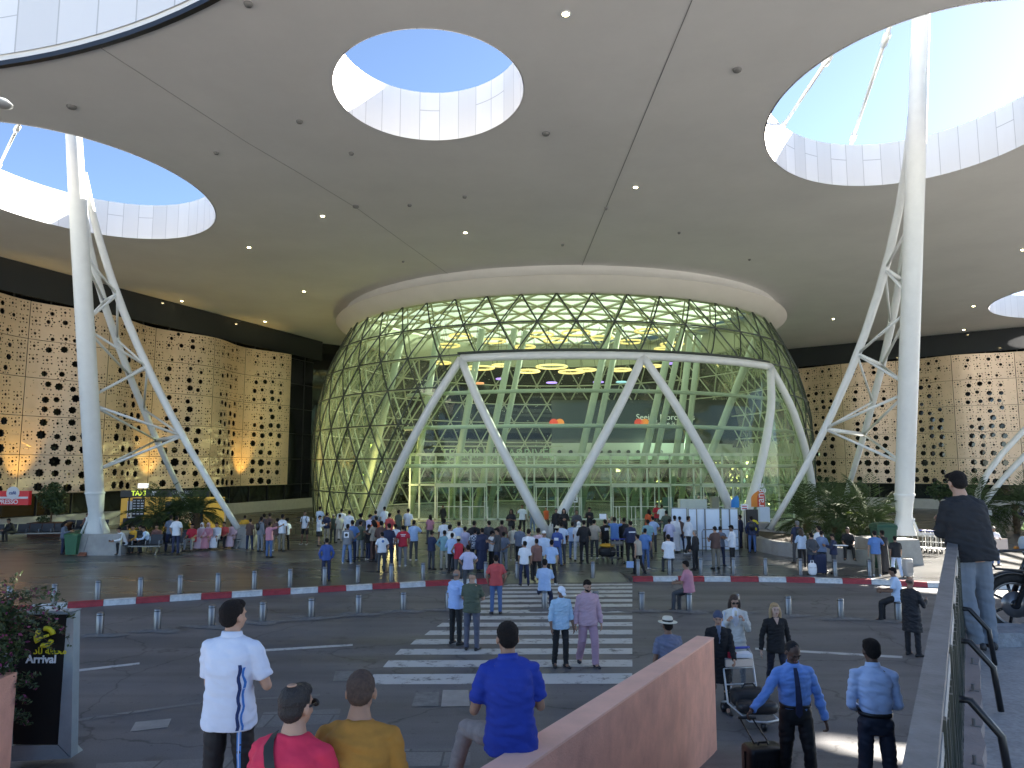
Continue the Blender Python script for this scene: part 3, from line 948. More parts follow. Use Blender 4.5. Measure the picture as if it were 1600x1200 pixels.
for i in range(-7, 8):
    for ang in (0, 60, 120):
        dx, dy = math.cos(R(ang)), math.sin(R(ang)); nx_, ny_ = -dy, dx
        o_ = i * st
        if abs(o_) >= 16.9: continue
        h_ = math.sqrt(16.9 ** 2 - o_ ** 2)
        ns = 5
        pts = []
        for k in range(ns + 1):
            t = -h_ + 2 * h_ * k / ns
            x, y = nx_ * o_ + dx * t, ny_ * o_ + dy * t
            pts.append(DC + Vector((x, y, RZR(math.hypot(x, y)) - .35)))
        g.tube(pts, .12, 6, cap=False)
g.build("roof_lattice", M_INNER, dome, True)
# big leaning inner columns, in pairs
GC = mat("green_column_paint", (.44, .52, .42), .4, var=.05)
g = None
def col(p, q, r_=.28):
    MB().tube([p, q], r_, 14).build("inner_column", GC, dome, True)
for a, (xb, xt) in enumerate([(700, 760), (742, 812), (885, 960), (985, 1060), (1045, 1085), (1070, 1200), (640, 690), (560, 640)]):
    Yc = [58, 58, 56, 56, 60, 55, 60, 56][a]
    b = PD(xb, 815, Yc); b.z = .1
    tp = PD(xt, 480, Yc)
    tp = b + (tp - b) * ((15.2 - b.z) / (tp.z - b.z))
    col(b, tp)
    if a in (1, 2, 3, 4): col(b + Vector((1.0, .4, 0)), tp + Vector((.9, .8, 0)), .24)
# horizontal ties behind the portal glass
g = MB()
for z in (8.6, 6.5, 4.15):
    g.tube([DP(a, z, -.9) for a in range(-34, 58, 3)], .12, 8)
g.build("portal_tie", GC, dome, True)
# steel arches seen left inside
# entrance screen: a framed glass lobby with sliding doors
YL = 54.6
lob = MB(); lg = MB(); ld = MB()
x0, x1 = PD(640, 800, YL).x, PD(1240, 800, YL).x
M_FRM = mat("white_door_frame", (.62, .68, .60), .4)
zt = 5.0
for z in (.2, 2.75, zt):
    lob.beam((x0, YL, z), (x1, YL, z), .12, .14 if z < zt else .22)
for px in (640, 655, 680, 710, 735, 760, 778, 823, 835, 868, 908, 955, 982, 1012, 1030, 1048, 1085, 1096, 1130, 1160, 1195, 1218, 1240):
    X = PD(px, 790, YL).x
    lob.beam((X, YL, 0.15), (X, YL, zt), .12, .12)
lob.build("lobby_frame", M_FRM, dome)
for a, b in ((683, 757), (838, 905), (958, 1045), (1100, 1192)):
    xa, xb = PD(a, 790, YL - .2).x, PD(b, 790, YL - .2).x
    d = MB()
    for X in (xa, (xa + xb) / 2 - .04, (xa + xb) / 2 + .04, xb, xa + (xb - xa) * .25, xa + (xb - xa) * .75):
        d.beam((X, YL - .2, .15), (X, YL - .2, 2.6), .09, .06)
    d.beam((xa - .1, YL - .22, 2.72), (xb + .1, YL - .22, 2.72), .2, .28)
    d.beam((xa, YL - .2, 1.15), (xb, YL - .2, 1.15), .07, .05)
    o = d.build("sliding_door", M_STEEL_W, dome)
    gg = MB(); gg.add([(xa, YL - .19, .2), (xb, YL - .19, .2), (xb, YL - .19, 2.6), (xa, YL - .19, 2.6)], [(0, 1, 2, 3)])
    gp = gg.build("door_glass", G_CLEAR, o)
lg.add([(x0, YL + .02, .2), (x1, YL + .02, .2), (x1, YL + .02, zt), (x0, YL + .02, zt)], [(0, 1, 2, 3)])
lg.build("lobby_glass", glassmat("lobby_glass", (.62, .76, .64), .03), dome)
# inside floor and inner dark hall opening
g = MB(); g.lathe([(19.2, .17), (.01, .171)], 64, c=DC, cap=False)
g.build("hall_floor", mat("hall_floor", (.22, .23, .20), .25, var=.1), dome)
# upper gallery with a white curved front and round lamps
bal = MB()
def bpt(a, r): return DC + Vector((r * math.sin(R(a)), -r * math.cos(R(a)) + 12, 0))
YB_ = 66
ga = [PD(862, 690, YB_), PD(1000, 690, YB_ - 1), PD(1090, 686, YB_ + 1), PD(1160, 690, YB_ + 5), PD(1200, 700, YB_ + 10)]
ga = [Vector((p.x, p.y, 0)) for p in ga]
zlo, zhi = 4.7, 6.2
rn = []
for p in ga:
    rn.append([p + Vector((0, 0, zlo)), p + Vector((0, -.25, zhi)), p + Vector((0, .3, zhi)), p + Vector((0, 3, zlo + .1))])
bal.rings(rn, 0, True)
bo = bal.build("gallery_front", mat("gallery_white", (.62, .66, .60), .5), dome)
g = MB()
for px in (874, 892, 907, 939, 953, 967, 982, 997, 1010, 1033):
    p = PD(px, 706, YB_ - 1.1)
    g.tube([p + Vector((0, .6, 0)), p + Vector((0, -.05, 0))], .17, 12)
g.build("gallery_porthole", M_BLACK, bo)
# dark advertising walls above the gallery
M_SCR = mat("dark_display", (.025, .035, .03), .25)
scr = MB(); a, b = PD(862, 680, 70), PD(1175, 648, 70)
scr.box((0, 0, 0), (b.x - a.x, .4, 4.6)); so_ = scr.build("display_wall", M_SCR, dome, loc=((a.x + b.x) / 2, 70, 8.2))
M_TXT = mat("pale_lettering", (.5, .55, .5), .5, emit=(.8, .9, .8), estr=.05)
for body, px, py, sz in (("Seeing Morocco's", 1040, 652, .8), ("Excellence is now", 1040, 662, .62)):
    p = PD(px, py, 69.7)
    o = text("display_text", body, sz, (p.x - so_.location.x, -.26, p.z - so_.location.z), 0, M_TXT, so_)
M_ORA = mat("orange_mark", (.6, .2, .03), .5, emit=(1, .35, .05), estr=.06)
M_RED2 = mat("red_mark", (.5, .04, .02), .5, emit=(1, .1, .03), estr=.05)
for px, m_, dx in ((1003, M_RED2, -.3), (1003, M_ORA, .3), (870, M_RED2, -.3), (870, M_ORA, .3)):
    p = PD(px, 661, 69.7)
    MB().tube([Vector((0, -.05, 0)), Vector((0, .05, 0))], .42, 18).build("display_disc", m_, so_, loc=(p.x + dx - so_.location.x, -.23, p.z - so_.location.z))
# pale letters over the doors inside
p = PD(778, 709, 60)
text("entrance_lettering", "TERMINAL  ARRIVÉE", 1.05, (p.x, 60, p.z), 0, mat("green_letters", (.45, .6, .42), .4), dome, ext=.06)
g = MB(); g.beam((p.x - 5.4, 60.1, p.z - .62), (p.x + 5.4, 60.1, p.z - .62), .1, .1); g.beam((p.x - 5.4, 60.1, p.z + .62), (p.x + 5.4, 60.1, p.z + .62), .1, .1); g.build("letter_rail", M_INNER, dome)
# ring lamps under the dome roof: things hanging inside
M_RING = mat("ring_lamp_glow", (1, .85, .45), .5, emit=(1, .74, .26), estr=.16)
M_PUR = mat("violet_lamp_glow", (.4, .25, 1), .5, emit=(.45, .3, 1), estr=.22)
rings_ = [(750, 575, 22), (783, 571, 14), (825, 580, 18), (862, 573, 24), (893, 581, 20), (915, 578, 16), (970, 578, 16), (1020, 572, 14), (700, 540, 18), (720, 525, 18), (770, 533, 20), (845, 523, 20), (868, 532, 18), (900, 520, 22), (940, 528, 18), (985, 534, 18), (1050, 538, 18), (820, 542, 16), (1010, 517, 18), (690, 567, 14), (1035, 545, 12)]
nm = ["first", "second", "third", "fourth", "fifth", "sixth", "seventh", "eighth", "ninth", "tenth", "eleventh", "twelfth"]
lower = sorted([r_ for r_ in rings_ if r_[1] > 560]); upper = sorted([r_ for r_ in rings_ if r_[1] <= 560])
for lst, wh in ((lower, "row below the dome's white beam"), (upper, "row above the dome's white beam")):
    for k, (px, py, pr) in enumerate(lst):
        Y = 66 + (k % 3) * 2.0
        p = PD(px, py, Y); r_ = pr * Y / F
        t = thing("ring_lamp", "yellow ring lamp, " + (nm[k] if k < 12 else "last") + " from left in the " + wh, "ring lamp", p, 0, "ring lamps hanging in the dome")
        P = [Vector((r_ * math.cos(2 * math.pi * i / 24), r_ * math.sin(2 * math.pi * i / 24), 0)) for i in range(25)]
        MB().tube(P, .09, 8, cap=False).build("ring", M_RING, t, True)
        g = MB()
        for i in (0, 8, 16): g.tube([P[i], Vector((P[i].x * .3, P[i].y * .3, RZR(10) - 1 - p.z if RZR(10) - 1 > p.z else .5))], .015, 4)
        g.build("cable", M_MULL, t)
for k, (px, py) in enumerate([(783, 592), (862, 598), (935, 597), (748, 599), (1045, 568), (971, 597)]):
    Y = 70; p = PD(px, py, Y)
    mm = [M_PUR, M_PUR, M_PUR, mat("orange_lamp_glow", (1, .4, .2), .5, emit=(1, .4, .2), estr=.14), M_PUR, mat("cyan_lamp_glow", (.4, .8, 1), .5, emit=(.4, .8, 1), estr=.12)][k]
    wl = ["violet", "violet", "violet", "orange", "violet", "pale blue"][k]
    t = thing("disc_lamp", wl + " glowing disc lamp inside the dome, " + ["left of the first white strut", "below the ring lamps left of centre", "left of the middle strut", "just right of the first strut top", "high, right of the middle strut top", "right of the middle strut"][k], "disc lamp", p, 0, "coloured disc lamps in the dome")
    MB().lathe([(.5, -.06), (.55, 0), (.5, .06)], 20).build("disc", mm, t, True)
    MB().tube([(0, 0, .05), (0, 0, 4)], .015, 4).build("cable", M_MULL, t)
# unseen fill lights added to brighten the dome's inside, standing in for the rings
for x, y, z, e, c_ in ((-9, 54, 3.0, 110, (1, .80, .36)), (-11, 62, 6, 80, (1, .80, .36)), (3, 66, 11, 50, (1, .93, .6)), (14, 62, 6, 60, (.7, 1, .75))):
    li = bpy.data.lights.new("dome_fill", 'POINT'); li.energy = e; li.color = c_; li.shadow_soft_size = .6
    lo = bpy.data.objects.new("dome_fill", li); COL.objects.link(lo); lo.location = (x, y, z)
# amber uplights washing the screen valleys
for s, e in ((20.7, 220), (11.1, 170), (1.5, 170)):
    p = Vector(WL0).to_3d() + dL * s + nL * 1.7 + Vector((0, 0, 1.9))
    li = bpy.data.lights.new("amber_uplight", 'SPOT'); li.energy = e; li.color = (1, .62, .14); li.spot_size = R(50); li.spot_blend = .8; li.shadow_soft_size = .1
    lo = bpy.data.objects.new("amber_uplight", li); COL.objects.link(lo); lo.location = p
    lo.rotation_euler = Vector((nL.x * .26, nL.y * .26, -1)).to_track_quat('Z', 'Y').to_euler()
# ================================================================ PEOPLE
def V(*a): return Vector(a)
def fuse(mb, voxel, it=3, fold=0.0, seed=0, fdir=(5, 5, 16)):
    """union of overlapping closed shapes -> one continuous skin"""
    me = mb.mesh("t", M_BLACK)
    o = bpy.data.objects.new("t", me); COL.objects.link(o)
    r = o.modifiers.new("r", 'REMESH'); r.mode = 'VOXEL'; r.voxel_size = voxel; r.use_smooth_shade = True
    s = o.modifiers.new("s", 'SMOOTH'); s.factor = .5; s.iterations = it
    out = bpy.data.meshes.new_from_object(o.evaluated_get(bpy.context.evaluated_depsgraph_get()))
    bpy.data.objects.remove(o); bpy.data.meshes.remove(me)
    out.materials.clear()
    if fold > 0:
        out.update()
        nn = [v.normal.copy() for v in out.vertices]
        for v, n_ in zip(out.vertices, nn):
            p = v.co
            q = Vector((p.x * fdir[0] + seed, p.y * fdir[1], p.z * fdir[2] + p.x * 4))
            k = abs(noise.noise(q)) * 1.6 - .35 + .5 * noise.noise(q * 2.3)
            v.co = p + n_ * fold * k
    out.polygons.foreach_set("use_smooth", [True] * len(out.polygons))
    return out
def sring(c, w, d, ax, ay, n=20, pw=2.4):
    o = []
    for i in range(n):
        t = 2 * math.pi * i / n
        cx, sy = math.cos(t), math.sin(t)
        o.append(c + ax * (w * math.copysign(abs(cx) ** (2 / pw), cx)) + ay * (d * math.copysign(abs(sy) ** (2 / pw), sy)))
    return o
def cap_tube(mb, pts, rad, n=10):
    mb.tube(pts, rad, n)
    mb.ball(pts[0], rad[0] * .99, n, 6); mb.ball(pts[-1], rad[-1] * .99, n, 6)
UA, FA, TH_, SH_ = .29, .255, .43, .42
POSES = {}
def pose(name, lean=(0, 0), aL=((-.2, 0, -1), (-.08, .15, -1)), aR=((.2, 0, -1), (.08, .15, -1)), lL=((-.06, 0, -1), (-.02, -.02, -1)), lR=((.06, 0, -1), (.02, -.02, -1)), head=(0, 0), grip=.4, sit=False, bend=.0):
    POSES[name] = dict(lean=lean, aL=aL, aR=aR, lL=lL, lR=lR, head=head, grip=grip, sit=sit, bend=bend)
pose("down")
pose("crossed", aL=((-.35, .25, -1), (.9, .75, .25)), aR=((.35, .25, -1), (-.9, .75, .2)))
pose("hips", aL=((-.75, -.15, -1), (.75, .25, -.75)), aR=((.75, -.15, -1), (-.75, .25, -.75)))
pose("phone", aL=((-.25, .35, -1), (.35, 1, .35)), aR=((.25, .35, -1), (-.35, 1, .35)), head=(0, -25))
pose("ear", aR=((.6, .3, -.8), (-.35, .35, 1)))
pose("behind", aL=((-.45, -.35, -1), (.75, -.3, -.55)), aR=((.45, -.35, -1), (-.75, -.3, -.5)))
pose("pockets", aL=((-.45, -.2, -1), (.25, .4, -1)), aR=((.45, -.2, -1), (-.25, .4, -1)))
pose("walk", lL=((-.05, .38, -1), (-.02, -.05, -1)), lR=((.05, -.12, -1), (.03, -.55, -1)), aL=((-.2, -.3, -1), (-.05, .1, -1)), aR=((.2, .25, -1), (.05, .5, -1)), lean=(0, .05))
pose("raise", aR=((.35, .5, .6), (-.1, .5, 1)), head=(0, 8))
pose("film", aL=((-.3, .8, .05), (.25, .6, .8)), aR=((.3, .8, .05), (-.25, .6, .8)))
pose("point", aR=((.5, .85, .25), (.2, .9, .35)))
pose("easy", lean=(.05, 0), lL=((-.10, .02, -1), (-.02, 0, -1)), lR=((.14, .04, -1), (.05, -.02, -1)), aL=((-.2, .05, -1), (.1, .5, -1)), aR=((.3, -.1, -1), (-.1, .35, -1)), head=(12, 0))
pose("wide", lL=((-.16, 0, -1), (-.06, 0, -1)), lR=((.16, 0, -1), (.06, 0, -1)), aL=((-.3, .2, -1), (.3, .8, -.4)), aR=((.3, .2, -1), (-.3, .8, -.4)))
pose("sit", lean=(0, .12), sit=True, lL=((-.14, 1, -.02), (-.05, .05, -1)), lR=((.14, 1, -.02), (.05, .05, -1)), aL=((-.15, .35, -1), (.15, 1, -.25)), aR=((.15, .35, -1), (-.15, 1, -.25)), head=(0, -10))
pose("sitlean", lean=(0, .45), sit=True, lL=((-.2, 1, -.02), (-.03, -.1, -1)), lR=((.2, 1, -.02), (.03, -.1, -1)), aL=((-.15, .6, -1), (.25, .8, -.1)), aR=((.15, .6, -1), (-.25, .8, -.1)), head=(0, -20))
pose("perch", lean=(0, .10), sit=True, lL=((-.12, .9, -.35), (-.03, .05, -1)), lR=((.12, .8, -.5), (.03, .0, -1)), aL=((-.2, .3, -1), (.25, .8, -.1)), aR=((.2, .3, -1), (-.25, .8, -.1)), head=(0, -12))
pose("perchcross", lean=(0, .12), sit=True, lL=((.05, .9, -.25), (-.55, .75, -.35)), lR=((.10, .75, -.6), (.0, -.05, -1)), aL=((-.2, .4, -1), (.2, .8, 0)), aR=((.2, .4, -1), (-.2, .8, 0)), head=(0, -18))
def solve(P):
    """joint positions, person facing +Y, feet on z=0"""
    J = {}
    lean = Vector((P['lean'][0], P['lean'][1], 1)).normalized()
    hip = V(0, 0, 0)
    J['up'] = lean
    ax = V(1, 0, 0); ax = (ax - lean * ax.dot(lean)).normalized()
    J['ax'] = ax; J['ay'] = lean.cross(ax)
    J['neck'] = hip + lean * .535
    hd = (lean * .4 + V(0, P['lean'][1] * .2, .6)).normalized()
    J['hc'] = J['neck'] + hd * .138 + V(0, .015, 0)
    for s, k in ((-1, 'L'), (1, 'R')):
        sh = hip + lean * .452 + ax * (.172 * s)
        u, f = Vector(P['a' + k][0]).normalized(), Vector(P['a' + k][1]).normalized()
        e = sh + u * UA; wv = e + f * FA
        J['sh' + k], J['el' + k], J['wr' + k], J['fd' + k] = sh, e, wv, f
        hj = hip + V(.09 * s, 0, 0)
        u, f = Vector(P['l' + k][0]).normalized(), Vector(P['l' + k][1]).normalized()
        kn = hj + u * TH_; an = kn + f * SH_
        J['hj' + k], J['kn' + k], J['an' + k] = hj, kn, an
    low = min(J['anL'].z, J['anR'].z) - .085
    off = V(0, 0, -low)
    for k in list(J):
        if k in ('up', 'ax', 'ay', 'fdL', 'fdR'): continue
        J[k] = J[k] + off
    J['hip'] = off
    J['off'] = off
    return J
BODY_R = [(-.11, .12, .10), (-.02, .155, .112), (.08, .155, .108), (.19, .138, .098), (.33, .158, .112), (.43, .172, .108), (.492, .150, .088), (.535, .07, .062), (.60, .052, .056)]
SHIRT_R = [(-.10, .200, .158), (-.04, .198, .156), (.06, .188, .146), (.18, .172, .132), (.33, .182, .138), (.42, .186, .128), (.465, .168, .112), (.51, .115, .085), (.545, .068, .066)]
def torso(mb, J, rings, kw=1.0, kd=1.0, n=22):
    rs = []
    for t, w, d in rings:
        b = .018 * math.sin(max(0, min(1, t / .5)) * math.pi)
        rs.append(sring(J['hip'] + J['up'] * t - J['ay'] * b * -1 * -1, w * kw, d * kd, J['ax'], J['ay'], n))
    mb.rings(rs)
def fingers(mb, J, k, grip, n=6, sc=1.0):
    s = -1 if k == 'L' else 1
    w_, f = J['wr' + k], J['fd' + k]
    inward = (J['hc'] * 0 + V(-s, 0, 0)); inward = (inward - f * inward.dot(f)).normalized()
    side = f.cross(inward).normalized()
    if side.y < 0: side = -side           # towards the thumb side / front
    palm = w_ + f * .045
    M = Matrix((side, inward, f)).transposed().to_4x4()
    mb.ball(palm, (.040 * sc, .016 * sc, .050 * sc), 10, 8, M=M)
    for i in range(4):
        o_ = (i - 1.5) * -.0195
        L = (.064, .074, .070, .054)[i] * sc
        a = w_ + f * .078 + side * o_ * -1
        b = a + (f * math.cos(grip * .8) + inward * math.sin(grip * .8)).normalized() * L * .5
        c = b + (f * math.cos(grip * 2) + inward * math.sin(grip * 2)).normalized() * L * .5
        mb.tube([a, b, c], [.0092 * sc, .0088 * sc, .0070 * sc], n)
    a = w_ + f * .025 + side * .028
    b = a + (f * .7 + side * .7 + inward * .2).normalized() * .035 * sc
    c = b + (f * .9 + side * .2 + inward * .4).normalized() * .03 * sc
    mb.tube([a, b, c], [.0125 * sc, .0105 * sc, .008 * sc], n)
def headmat(P, J):
    yaw, pit = P['head']
    return Matrix.Translation(J['hc']) @ Matrix.Rotation(R(yaw), 4, 'Z') @ Matrix.Rotation(R(pit), 4, 'X')
def E(mb, M, c, r, n=14, m=10):
    q = M @ Vector(c)
    mb.ball(q, r, n, m, M=M.to_3x3().to_4x4())
def head_shapes(mb, M, hi):
    E(mb, M, (0, -.008, .022), (.076, .094, .092))
    E(mb, M, (0, .022, -.045), (.060, .068, .066))
    E(mb, M, (0, .052, -.078), (.034, .034, .026))
    for s in (-1, 1):
        E(mb, M, (s * .078, -.002, -.012), (.010, .020, .031))
        E(mb, M, (s * .036, .058, -.030), (.024, .024, .022))
    E(mb, M, (0, .088, -.022), (.013, .020, .026))
    E(mb, M, (0, .082, .022), (.045, .012, .012))
    E(mb, M, (0, .080, -.060), (.024, .013, .013))
def foot(mb, an, toe, hi):
    t = Vector((toe[0], toe[1], 0)).normalized()
    s = t.cross(V(0, 0, 1))
    c = Vector((an.x, an.y, an.z - .085))
    rings = []
    for d, w, h in ((-.085, .020, .045), (-.07, .036, .07), (-.02, .040, .085), (.05, .044, .075), (.11, .049, .052), (.155, .044, .040), (.18, .022, .028)):
        rr = []
        for i in range(12):
            a = 2 * math.pi * i / 12
            rr.append(c + t * d + s * (w * math.cos(a)) + V(0, 0, h / 2 + h / 2 * math.sin(a)))
        rings.append(rr)
    mb.rings(rings)
CACHE = {}
def body_parts(pname, hi, sleeve, legs, hair, kw=1.0, bulk=1.0, fold=1.0):
    key = (pname, hi, sleeve, legs, hair, round(kw, 2), bulk)
    P = POSES[pname]; J = solve(P); M = headmat(P, J)
    vx = .011 if hi else .021
    res = {}
    def cached(part, sub, fn):
        k = (pname, hi, part, sub, round(kw, 2), bulk)
        if k not in CACHE: CACHE[k] = fn()
        return CACHE[k]
    def f_body():
        mb = MB()
        torso(mb, J, BODY_R, kw * .93, kw * .93)
        mb.tube([J['neck'] - J['up'] * .04, J['neck'] + (J['hc'] - J['neck']) * .7], [.060 * kw ** .5, .052], 12)
        head_shapes(mb, M, hi)
        for k in 'LR':
            cap_tube(mb, [J['sh' + k], J['sh' + k].lerp(J['el' + k], .5), J['el' + k]], [.042 * kw, .041 * kw, .037 * kw])
            e, w_ = J['el' + k], J['wr' + k]
            cap_tube(mb, [e, e.lerp(w_, .3), w_], [.038 * kw, .041 * kw, .026])
            cap_tube(mb, [J['hj' + k], J['kn' + k]], [.082 * kw, .052])
            kn, an = J['kn' + k], J['an' + k]
            cap_tube(mb, [kn, kn.lerp(an, .3), an], [.050, .054, .033])
            cap_tube(mb, [an, an + V(0, .10, -.045)], [.033, .03])
            if hi: fingers(mb, J, k, P['grip'])
        me = fuse(mb, .0075 if hi else .019, 2)
        if not hi:
            mb2 = MB()
            for k in 'LR': fingers(mb2, J, k, P['grip'], 5, 1.15)
            bm = bmesh.new(); bm.from_mesh(me); t = mb2.mesh("t", M_BLACK); bm.from_mesh(t); bm.to_mesh(me); bm.free(); bpy.data.meshes.remove(t)
            me.polygons.foreach_set("use_smooth", [True] * len(me.polygons))
        return me
    res['body'] = cached('body', '', f_body)
    def f_shirt():
        mb = MB()
        rings = SHIRT_R
        if sleeve.startswith('coat'):
            rings = [(-.40, .21, .17), (-.25, .20, .16)] + SHIRT_R if not P['sit'] else SHIRT_R
        if sleeve == 'tuck': rings = [(.0, .140, .105), (.07, .152, .118), (.13, .168, .130)] + SHIRT_R[3:]
        torso(mb, J, rings, kw * bulk, kw * bulk)
        if sleeve == 'hood':
            mb.ball(J['neck'] - J['ay'] * .06 - J['up'] * .02, (.115, .07, .07), 12, 8)
        for k in 'LR':
            sh, e, w_ = J['sh' + k], J['el' + k], J['wr' + k]
            b = bulk * kw ** .6
            mb.tube([J['neck'] - J['up'] * .035, (J['neck'] - J['up'] * .045).lerp(sh, .5) + J['up'] * .004, sh], [.060, .058 * b, .056 * b], 12)
            if sleeve in ('short', 'polo'):
                mid = sh.lerp(e, .78)
                mb.ball(sh, .059 * b, 12, 8)
                mb.tube([sh, sh.lerp(e, .4), mid], [.059 * b, .064 * b, .064 * b], 12)
            elif sleeve == 'vest':
                mb.ball(sh - V(0, 0, .02), .060 * b, 12, 8)
            else:
                mb.ball(sh, .058 * b, 12, 8)
                end = e.lerp(w_, .45 if sleeve == 'rolled' else .97)
                cap_tube(mb, [sh, sh.lerp(e, .5), e], [.058 * b, .056 * b, .051 * b], 12)
                mb.tube([e, e.lerp(end, .5), end], [.053 * b, .050 * b, .042 * b], 12)
        return fuse(mb, vx, 2, (.015 if hi else .010) * fold, len(CACHE), (6, 6, 15))
    if sleeve != 'robe':
        res['shirt'] = cached('shirt', sleeve, f_shirt)
    def f_robe():
        mb = MB()
        torso(mb, J, SHIRT_R, kw * 1.05, kw * 1.05)
        if P['sit']:
            a = J['hip']; kn = (J['knL'] + J['knR']) / 2; an = (J['anL'] + J['anR']) / 2
            mb.rings([sring(a + V(0, -.05, 0), .20, .13, V(1, 0, 0), V(0, 0, 1)), sring(a.lerp(kn, .5), .21, .12, V(1, 0, 0), V(0, 0, 1)), sring(kn + V(0, .02, -.02), .21, .10, V(1, 0, 0), V(0, 0, 1))])
            mb.rings([sring(kn + V(0, -.04, .05), .20, .10, V(1, 0, 0), V(0, 1, 0)), sring(an + V(0, .02, -.02), .22, .13, V(1, 0, 0), V(0, 1, 0))])
        else:
            z = J['hip'].z
            mb.rings([sring(V(0, 0, h * z), w, d, V(1, 0, 0), V(0, 1, 0)) for h, w, d in ((1.05, .18, .14), (.8, .20, .16), (.4, .22, .18), (.08, .25, .20))])
        for k in 'LR':
            sh, e, w_ = J['sh' + k], J['el' + k], J['wr' + k]
            cap_tube(mb, [sh, sh.lerp(e, .5), e], [.066, .064, .062], 12)
            mb.tube([e, w_], [.062, .06], 12)
        return fuse(mb, vx, 2, .012, 3, (14, 14, 3))
    if sleeve == 'robe':
        res['robe'] = cached('robe', '', f_robe)
    def f_legs():
        mb = MB()
        if legs == 'skirt':
            z = J['hip'].z
            mb.rings([sring(V(0, 0, h * z), w, d, V(1, 0, 0), V(0, 1, 0)) for h, w, d in ((1.12, .15, .11), (1., .18, .14), (.75, .19, .16), (.5, .2, .17))])
            return fuse(mb, vx, 2, .010, 5, (16, 16, 3))
        torso(mb, J, [(-.10, .15, .115), (-.03, .168, .126), (.06, .160, .120), (.10, .154, .116)], kw, kw)
        for s, k in ((-1, 'L'), (1, 'R')):
            hj, kn, an = J['hj' + k], J['kn' + k], J['an' + k]
            mb.ball(hj + V(0, -.035, -.01) if not P['sit'] else hj + V(0, -.03, .0), .088 * kw, 12, 8)
            wide = {'loose': 1.22, 'slim': .86}.get(legs, 1.0)
            if legs == 'shorts':
                mb.tube([hj, hj.lerp(kn, .5), hj.lerp(kn, .93)], [.098 * kw, .094 * kw, .088 * kw], 12)
            else:
                cap_tube(mb, [hj, hj.lerp(kn, .5), kn], [.092 * kw, .087 * kw * wide ** .5, .068 * wide], 12)
                mb.tube([kn, kn.lerp(an, .5), an + V(0, 0, -.015)], [.068 * wide, .064 * wide, .056 * wide], 12)
                mb.tube([an + V(0, 0, .06), an + V(0, .015, -.035)], [.057 * wide, .060 * wide], 12)
        return fuse(mb, vx, 2, (.010 if hi else .008), 11 + len(CACHE), (5, 5, 13))
    if sleeve != 'robe':
        res['trousers' if legs != 'skirt' else 'skirt'] = cached('legs', legs, f_legs)
    for s_, k_ in ((-1, 'L'), (1, 'R')):
        def f_shoes():
            mb = MB(); foot(mb, J['an' + k_], (s_ * .22, 1), hi)
            me = mb.mesh("shoe", M_BLACK, True); me.materials.clear(); return me
        res['shoe' + k_] = cached('shoe', k_, f_shoes)
    def f_hair():
        mb = MB()
        if hair == 'short':
            E(mb, M, (0, -.022, .040), (.083, .093, .085)); E(mb, M, (0, -.045, -.005), (.074, .064, .070)); E(mb, M, (0, .035, .080), (.062, .050, .038))
        elif hair == 'buzz':
            E(mb, M, (0, -.018, .030), (.079, .091, .088)); E(mb, M, (0, -.042, -.008), (.071, .062, .062))
        elif hair == 'ring':      # balding
            E(mb, M, (0, -.040, -.004), (.080, .068, .045))
        elif hair == 'curly':
            rnd = random.Random(4)
            E(mb, M, (0, -.025, .04), (.095, .10, .10))
            for i in range(26):
                a, b = rnd.uniform(0, 6.28), rnd.uniform(-.3, 1)
                E(mb, M, (.09 * math.cos(a) * (1 - b * b * .5), -.03 + .09 * math.sin(a) * (1 - b * b * .5), .05 + b * .085), (.032,) * 3, 8, 6)
        elif hair in ('long', 'pony'):
            E(mb, M, (0, -.022, .040), (.087, .096, .088)); E(mb, M, (0, .040, .085), (.06, .045, .03))
            for s in (-1, 1):
                mb.tube([M @ V(s * .070, -.005, .03), M @ V(s * .088, -.005, -.06), M @ V(s * .085, -.01, -.15), M @ V(s * .075, -.0, -.23)], [.034, .034, .032, .016], 10)
            mb.tube([M @ V(0, -.07, .03), M @ V(0, -.085, -.08), M @ V(0, -.08, -.2), M @ V(0, -.08, -.26)], [.06, .07, .06, .025], 12)
            mb.tube([M @ V(-.05, -.06, .0), M @ V(-.055, -.06, -.2)], [.05, .03], 10); mb.tube([M @ V(.05, -.06, .0), M @ V(.055, -.06, -.2)], [.05, .03], 10)
        elif hair == 'scarf':
            E(mb, M, (0, -.018, .020), (.092, .098, .108)); E(mb, M, (0, -.0, -.085), (.085, .078, .06)); E(mb, M, (0, -.01, -.14), (.13, .10, .06))
            # the face stays free in front
        elif hair == 'cap':
            E(mb, M, (0, -.012, .052), (.085, .099, .066))
            mb.rings([sring(M @ V(0, .085, .048), .068, .006, M.to_3x3() @ V(1, 0, 0), M.to_3x3() @ V(0, 0, 1), 14, 2), sring(M @ V(0, .150, .036), .050, .005, M.to_3x3() @ V(1, 0, 0), M.to_3x3() @ V(0, 0, 1), 14, 2)])
        elif hair == 'beanie':
            E(mb, M, (0, -.018, .050), (.090, .100, .085)); E(mb, M, (0, -.045, .01), (.082, .072, .05))
            E(mb, M, (0, -.03, .115), (.05, .055, .03))
        return fuse(mb, .007 if hi else .014, 1, .0035 if hi else 0, 2, (70, 70, 30))
    if hair and hair != 'none':
        res['hair'] = cached('hair', hair, f_hair)
    return res, J, M
